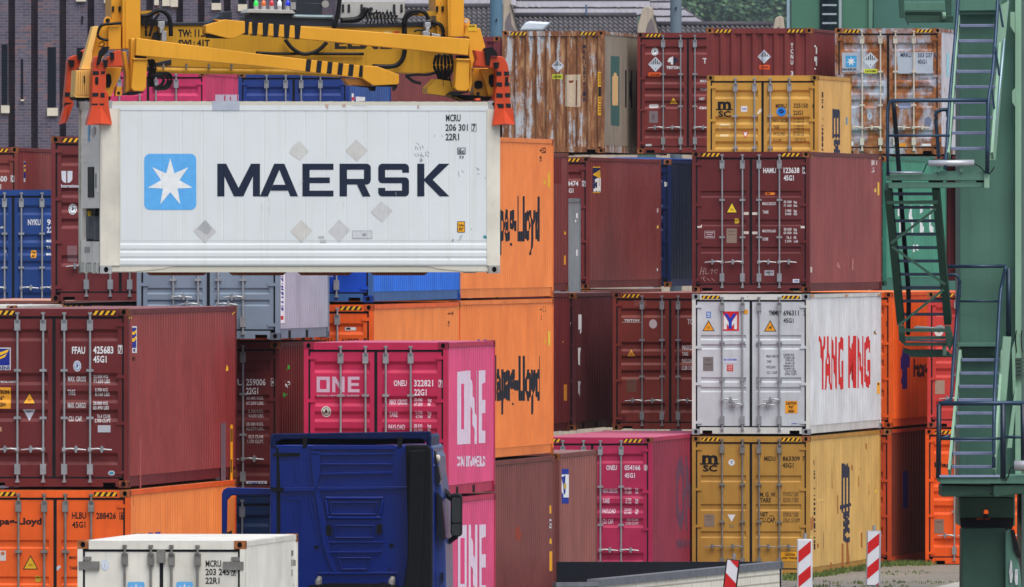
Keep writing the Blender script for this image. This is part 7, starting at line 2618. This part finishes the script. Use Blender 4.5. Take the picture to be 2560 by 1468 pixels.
def brickmat(name, c1, c2, cm, c3):
    m, nt, b = new_mat(name)
    v = mapping(nt, (1, 1, 1))
    s = nt.nodes.new('ShaderNodeSeparateXYZ')
    nt.links.new(v, s.inputs[0])
    c = nt.nodes.new('ShaderNodeCombineXYZ')
    nt.links.new(mathn(nt, 'ADD', s.outputs[0], s.outputs[1]), c.inputs[0])
    nt.links.new(s.outputs[2], c.inputs[1])
    br = nt.nodes.new('ShaderNodeTexBrick')
    br.inputs['Scale'].default_value = 1.0
    br.inputs['Brick Width'].default_value = 0.24
    br.inputs['Row Height'].default_value = 0.077
    br.inputs['Mortar Size'].default_value = 0.008
    br.inputs['Bias'].default_value = -0.1
    br.inputs['Color1'].default_value = lin(c1)
    br.inputs['Color2'].default_value = lin(c2)
    br.inputs['Mortar'].default_value = lin(cm)
    nt.links.new(c.outputs[0], br.inputs['Vector'])
    # scattered warm bricks: white noise per brick cell
    fx = mathn(nt, 'FLOOR', mathn(nt, 'DIVIDE', s.outputs[0], 0.24))
    fz = mathn(nt, 'FLOOR', mathn(nt, 'DIVIDE', s.outputs[2], 0.077))
    c2n = nt.nodes.new('ShaderNodeCombineXYZ')
    nt.links.new(fx, c2n.inputs[0])
    nt.links.new(fz, c2n.inputs[1])
    wnz = nt.nodes.new('ShaderNodeTexWhiteNoise')
    nt.links.new(c2n.outputs[0], wnz.inputs['Vector'])
    big = noise(nt, v, 0.8, 4, 0.6)
    fac = mathn(nt, 'MULTIPLY', ramp(nt, wnz.outputs['Value'], [(0.80, G(0)), (0.84, G(1))]), ramp(nt, big, [(0.45, G(0.15)), (0.62, G(1))]))
    col = mix(nt, mathn(nt, 'MULTIPLY', fac, 0.45), br.outputs['Color'], lin(c3))
    n = noise(nt, mapping(nt, (2, 2, 0.6)), 1.2, 6, 0.65)
    col = mix(nt, mathn(nt, 'MULTIPLY', ramp(nt, n, [(0.4, G(0)), (0.75, G(1))]), 0.4), col, lin((124, 118, 132)))
    nt.links.new(col, b.inputs['Base Color'])
    b.inputs['Roughness'].default_value = 0.85
    bump(nt, b, br.outputs['Fac'], 0.5, -0.008)
    return m


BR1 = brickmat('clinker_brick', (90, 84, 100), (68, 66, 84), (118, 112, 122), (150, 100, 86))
BR2 = brickmat('clinker_brick_recess', (62, 50, 66), (46, 42, 58), (70, 64, 74), (96, 60, 60))  # darker copy of the pier brick: the grooves' shade put into the colour
wx = WH.location.x
s_b = F / BD


def bx(px):
    return (px - CX) / s_b - wx


def bz(py):
    return CAMH - (py - HZ) / s_b


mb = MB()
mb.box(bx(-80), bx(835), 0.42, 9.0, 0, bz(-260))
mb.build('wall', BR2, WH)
grooves = [-30, 29, 86, 157, 227, 297, 374, 449, 503, 568, 630, 700, 768]
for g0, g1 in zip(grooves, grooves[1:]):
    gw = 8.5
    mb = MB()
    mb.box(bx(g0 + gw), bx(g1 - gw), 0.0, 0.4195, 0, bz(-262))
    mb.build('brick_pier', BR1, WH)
SILL = plain((214, 206, 188), 0.75, 0, 0.16, 3)
GLZ = plain((22, 28, 38), 0.25, 0, 0.3, 3)
for x0, x1, yt, yb, st in ((4, 19, 111, 262, (3, 24, 264, 283)), (119, 140, 118, 270, (118, 145, 270, 290)), (192, 212, 120, 268, ()), (191, 213, -120, 0, (190, 215, -8, 4)),
                           (261, 282, -120, 0, (260, 284, -4, 8)), (388, 444, -150, 0, None), (530, 550, -100, 8, (529, 553, 8, 25)), (596, 616, -100, 10, (595, 618, 11, 28)), (52, 58, 148, 250, (52, 60, 249, 253))):
    mb = MB()
    mb.box(bx(x0), bx(x1), -0.012, 0.02, bz(yb), bz(yt))
    wv = mb.build('window', GLZ, WH)
    if st == ():
        continue
    if st:
        mb = MB()
        mb.box(bx(st[0]), bx(st[1]), -0.10, 0.02, bz(st[3]), bz(st[2]))
        mb.build('sill', SILL, wv)
    else:
        for k in range(3):
            mb = MB()
            xa = 386 + k * 20
            mb.box(bx(xa), bx(xa + (11 if k == 0 else 19)), -0.10, 0.02, bz(13 + k * 2.2), bz(-6 + k * 2))
            mb.build('sill', SILL, wv)
mb = MB()
mb.box(bx(204), bx(208), -0.05, 0.02, bz(52), bz(40))
mb.box(bx(204), bx(207), -0.05, 0.02, bz(60), bz(54))
mb.build('wall_hook', BLACK, WH)

# ------------------------------------------------------------------ tiled roofs with parapet gables
TILE = plain((96, 94, 98), 0.55, 0, 0.22, 2.5)
TILE2 = plain((66, 64, 70), 0.5, 0, 0.25, 2.5)
STONE = paint('parapet_stone', (178, 166, 150), 0.9, 0.12, 0.7, 0, (104, 96, 98))
RD = 520.0


def roofhouse(label, x0, x1, yr, verge=None, up=True, ux=None):
    s = F / RD
    r = empty('tiled_house', ((0.5 * (x0 + x1) - CX) / s, RD, 0), 0, label, 'house')
    X = lambda px: (px - CX) / s - r.location.x
    Zf = lambda py: CAMH - (py - HZ) / s
    # lower wavy pantiles: rows step down towards the camera
    rows, pit = 8, 0.154
    dz = 0.125
    dy = 0.20
    mb = MB()
    xa, xb = X(x0), X(x1)
    nx = int((xb - xa) / pit * 6)
    for k in range(rows):
        zt, zb_ = Zf(yr) - dz * k, Zf(yr) - dz * (k + 1)
        yt, yb = -dy * k, -dy * (k + 1)
        for i in range(nx):
            u0, u1 = xa + (xb - xa) * i / nx, xa + (xb - xa) * (i + 1) / nx
            w0, w1 = [0.035 * math.sin(2 * math.pi * u / pit) + 0.012 * math.sin(4 * math.pi * u / pit + 0.6) for u in (u0, u1)]
            mb.face([(u0, yb - 0.03, zb_ + w0 + 0.03), (u1, yb - 0.03, zb_ + w1 + 0.03), (u1, yt, zt + w1), (u0, yt, zt + w0)])
            mb.face([(u0, yb - 0.03, zb_ + w0 - 0.035), (u1, yb - 0.03, zb_ + w1 - 0.035), (u1, yb - 0.03, zb_ + w1 + 0.03), (u0, yb - 0.03, zb_ + w0 + 0.03)], 1)
    mb.build('pantile_roof', [TILE, TILE2], r)
    mb = MB()
    mb.tube([(xa, -0.02, Zf(yr) + 0.02), (xb, -0.02, Zf(yr) + 0.02)], 0.10, 10)
    mb.build('ridge', TILE2, r, smooth=True)
    mb = MB()
    mb.box(xa, xb, -dy * rows + 0.1, 0.0, 0, Zf(yr) - dz * rows)
    mb.build('wall', STONE, r)
    if up:
        if ux:
            xa, xb = X(ux[0]), X(ux[1])
        # upper slope behind the ridge: broad flat courses with a dark lip
        mb = MB()
        rr = random.Random(int(x0))
        for k in range(14):
            z0, z1 = Zf(yr) + 0.03 + 0.235 * k, Zf(yr) + 0.03 + 0.235 * (k + 1)
            y0, y1 = 0.25 + 0.42 * k, 0.25 + 0.42 * (k + 1)
            pts = []
            n = 46
            xr_ = xb
            if verge:
                xr_ = X(verge[0] + (verge[2] - verge[0]) * ((HZ - (z0 - CAMH) * s) - verge[1]) / (verge[3] - verge[1]))
                xr1 = X(verge[0] + (verge[2] - verge[0]) * ((HZ - (z1 - CAMH) * s) - verge[1]) / (verge[3] - verge[1]))
            else:
                xr1 = xr_
            if xr_ <= xa or xr1 <= xa:
                break
            wob = [0.014 * math.sin(3.1 * i + k) + rr.uniform(-0.008, 0.008) for i in range(n + 1)]
            for i in range(n):
                u0, u1 = xa + (xr_ - xa) * i / n, xa + (xr_ - xa) * (i + 1) / n
                v0, v1 = xa + (xr1 - xa) * i / n, xa + (xr1 - xa) * (i + 1) / n
                mb.face([(u0, y0 - 0.05, z0 + 0.035 + wob[i]), (u1, y0 - 0.05, z0 + 0.035 + wob[i + 1]), (v1, y1, z1), (v0, y1, z1)])
                mb.face([(u0, y0 - 0.05, z0 + wob[i] - 0.012), (u1, y0 - 0.05, z0 + wob[i + 1] - 0.012), (u1, y0 - 0.05, z0 + 0.035 + wob[i + 1]), (u0, y0 - 0.05, z0 + 0.035 + wob[i])], 1)
        mb.build('upper_roof', [plain((146, 144, 152), 0.6, 0, 0.12, 1.2), TILE2], r)
        if verge:
            mb = MB()
            za = Zf(verge[3])
            a = Vector((X(verge[2]), 0.3, Zf(verge[3])))
            k = (Zf(verge[1]) - Zf(verge[3])) / 0.235 * 0.42
            b_ = Vector((X(verge[0]), 0.3 + k, Zf(verge[1])))
            mb.tube([a, b_, b_ + (b_ - a) * 2], 0.06, 8)
            mb.build('hip_ridge', TILE2, r, smooth=True)
    return r, X, Zf


ra, X, Zf = roofhouse('tiled roof behind the right end of the spreader, left of the first grey pole', 830, 1257, 18, ux=(830, 1290))
ga, X, Zf = roofhouse('tiled roof with a white roof vent, between the two grey poles', 1276, 1592, 41, ux=(1262, 1625))
mb = MB()
mb.prism([(X(1299), Zf(78)), (X(1312), Zf(58)), (X(1324), Zf(54.5)), (X(1377), Zf(57.5)), (X(1369), Zf(66)), (X(1356), Zf(78))], 'y', -1.5, -0.9)
mb.build('roof_vent', plain((206, 218, 232), 0.35, 0.1, 0.1), ga, bevel=0.06)
mb = MB()
p = [((700 - 30) / 3.64 + 1240, 10 / 3.64), (745 / 3.64 + 1240, 65 / 3.64), (830 / 3.64 + 1240, 130 / 3.64)]
mb.tube([(X(x), 0.4 + 1.9 * (Zf(y) - Zf(41)) / 1.0, Zf(y) + 0.08) for x, y in p], 0.025, 6)
mb.build('lightning_cable', plain((210, 216, 224), 0.5), ga)
mb = MB()
mb.tube([(X(1465.5), -0.2, Zf(38)), (X(1465.5), -0.2, Zf(12))], 0.03, 8)
mb.build('vent_pipe', plain((90, 110, 140), 0.5), ga)
gb_, X, Zf = roofhouse('tiled roof with a sloping hip, right of the second grey pole', 1640, 1940, 63, verge=(1706, 19, 1768, 64), ux=(1600, 1940))


def gable(label, pts, seam, stain):
    s = F / (RD - 1.9)
    cx = sum(p[0] for p in pts) / len(pts)
    r = empty('parapet_wall', ((cx - CX) / s, RD - 1.9, 0), 0, label, 'wall', 'stone gable parapets')
    X = lambda px: (px - CX) / s - r.location.x
    Zf = lambda py: CAMH - (py - HZ) / s
    q = [(X(x), Zf(y)) for x, y in pts]
    q = [q[0], *q[1:]]
    lo = min(z for x, z in q) - 2
    xs = (q[0][0], q[-1][0])
    mb = MB()
    mb.prism([(xs[0], lo)] + q + [(xs[1], lo)], 'y', 0, 1.2)
    pw = mb.build('wall', STONE, r, bevel=0.03)
    if seam:
        mb = MB()
        mb.beam((X(seam[0]), -0.02, Zf(seam[1])), (X(seam[2]), -0.02, Zf(seam[3])), 0.03, 0.06, 0, (0, 1, 0))
        mb.build('lead_flashing', plain((50, 48, 54), 0.6), r)
    S_ = Surf('front', [(-9, 0.0), (9, 0.0)], 0)
    mb = MB()
    S_.put(mb, [(X(x), Zf(y)) for x, y in stain], 0, 0.006)
    mb.build('render_patch', plain((118, 108, 112), 0.9, 0, 0.2, 3), r)


gable('pale parapet gable just right of the first grey pole', [(1257, 90), (1258, 2), (1262, -30), (1276, -30), (1279, 8), (1301, 90)], (1277, 10, 1299, 82), [(1262, 88), (1262, 58), (1268, 40), (1276, 30), (1279, 60), (1292, 88)])
gable('pale parapet gable left of the second grey pole', [(1592, 90), (1595, 62), (1606, 24), (1612, 18), (1620, 16), (1631, 20), (1637, 38), (1652, 90)], (1636, 38, 1650, 86), [(1612, 88), (1618, 62), (1628, 44), (1634, 60), (1642, 88)])
gable('small pale parapet stub before the trees, left of the far crane leg', [(1930, 90), (1938, 46), (1946, 41), (1952, 40), (1959, 44), (1963, 90)], None, [(1940, 80), (1944, 66), (1950, 70), (1952, 84)])

# ------------------------------------------------------------------ light masts
for px0, px1, D, colr, lab in ((1225, 1256.5, 425, (92, 128, 152), 'thick blue grey mast above the rust streaked container'), (1675.5, 1704, 428, (112, 128, 142), 'grey mast above the dark red container of the top row')):
    s = F / D
    c0 = (0.5 * (px0 + px1) - CX) / s
    r = empty('light_mast', (c0, D, 0), 0, lab, 'mast', 'light masts')
    rad = (px1 - px0) / s / 2
    mb = MB()
    mb.tube([(0, 0, 0), (0, 0, 14), (0, 0, 26)], [rad * 1.05, rad, rad * 0.85], 16)
    mb.build('pole', paint('mast_paint', colr, 0.5, 0.06, 0.25, 0, (70, 84, 96)), r, smooth=True)
    mb = MB()
    z = CAMH - (22 - HZ) / s if D == 428 else CAMH - (52 - HZ) / s
    mb.tube([(-0.01, -rad - 0.05, z - 0.03), (0.01, -rad - 0.01, z + 0.04)], 0.02, 6)
    mb.build('step_hook', BLACK, r)

# ------------------------------------------------------------------ far wood
tr = random.Random(3)
leafm = []
for cgr in ((56, 86, 62), (74, 106, 74), (98, 126, 88), (44, 72, 62)):
    leafm.append(plain(cgr, 0.8, 0, 0.3, 0.5))
mb = MB()
TD_ = 3000.0
s = F / TD_
for _ in range(60):
    cx = (tr.uniform(1640, 2000) - CX) / s
    cz = CAMH - (tr.uniform(-60, 85) - HZ) / s
    cy = TD_ + tr.uniform(0, 14) + (cz - 45) * 1.5
    R_ = tr.uniform(1.8, 5.0)
    for _ in range(190):
        while True:
            d = Vector((tr.uniform(-1, 1), tr.uniform(-1, 1), tr.uniform(-1, 1)))
            if 0.5 < d.length < 1:
                break
        p = Vector((cx, cy, cz)) + d * R_
        sz = tr.uniform(0.2, 0.62)
        n = (d + Vector((tr.gauss(0, 0.5), tr.gauss(0, 0.5), tr.gauss(0, 0.5) + 0.4))).normalized()
        u = n.cross(Vector((0.3, 0.2, 1))).normalized() * sz
        w = n.cross(u).normalized() * sz * 0.7
        mm_ = tr.choices((0, 1, 2, 3), (4, 3, 1.3, 2))[0]
        mb.face([p - u, p - w, p + u, p + w], mm_)
bk = (1600 - CX) / s, (2050 - CX) / s
mb.face([(bk[0], TD_ + 30, 5), (bk[1], TD_ + 30, 5), (bk[1], TD_ + 90, 90), (bk[0], TD_ + 90, 90)], 3)
tag(mb.build('woodland', leafm), kind='stuff')

# ------------------------------------------------------------------ thin summer haze between here and the wood
hm = bpy.data.materials.new('haze')
hm.use_nodes = True
hn = hm.node_tree
for n in list(hn.nodes):
    if n.type != 'OUTPUT_MATERIAL':
        hn.nodes.remove(n)
hv = hn.nodes.new('ShaderNodeVolumePrincipled')
hv.inputs['Color'].default_value = (0.80, 0.88, 1.0, 1)
hv.inputs['Density'].default_value = 0.00004
hv.inputs['Anisotropy'].default_value = 0.2
hn.links.new(hv.outputs[0], [n for n in hn.nodes if n.type == 'OUTPUT_MATERIAL'][0].inputs['Volume'])
mb = MB()
mb.box(-2600, 2600, -410, 4300, -4.0, 130)
tag(mb.build('haze', hm), kind='stuff')
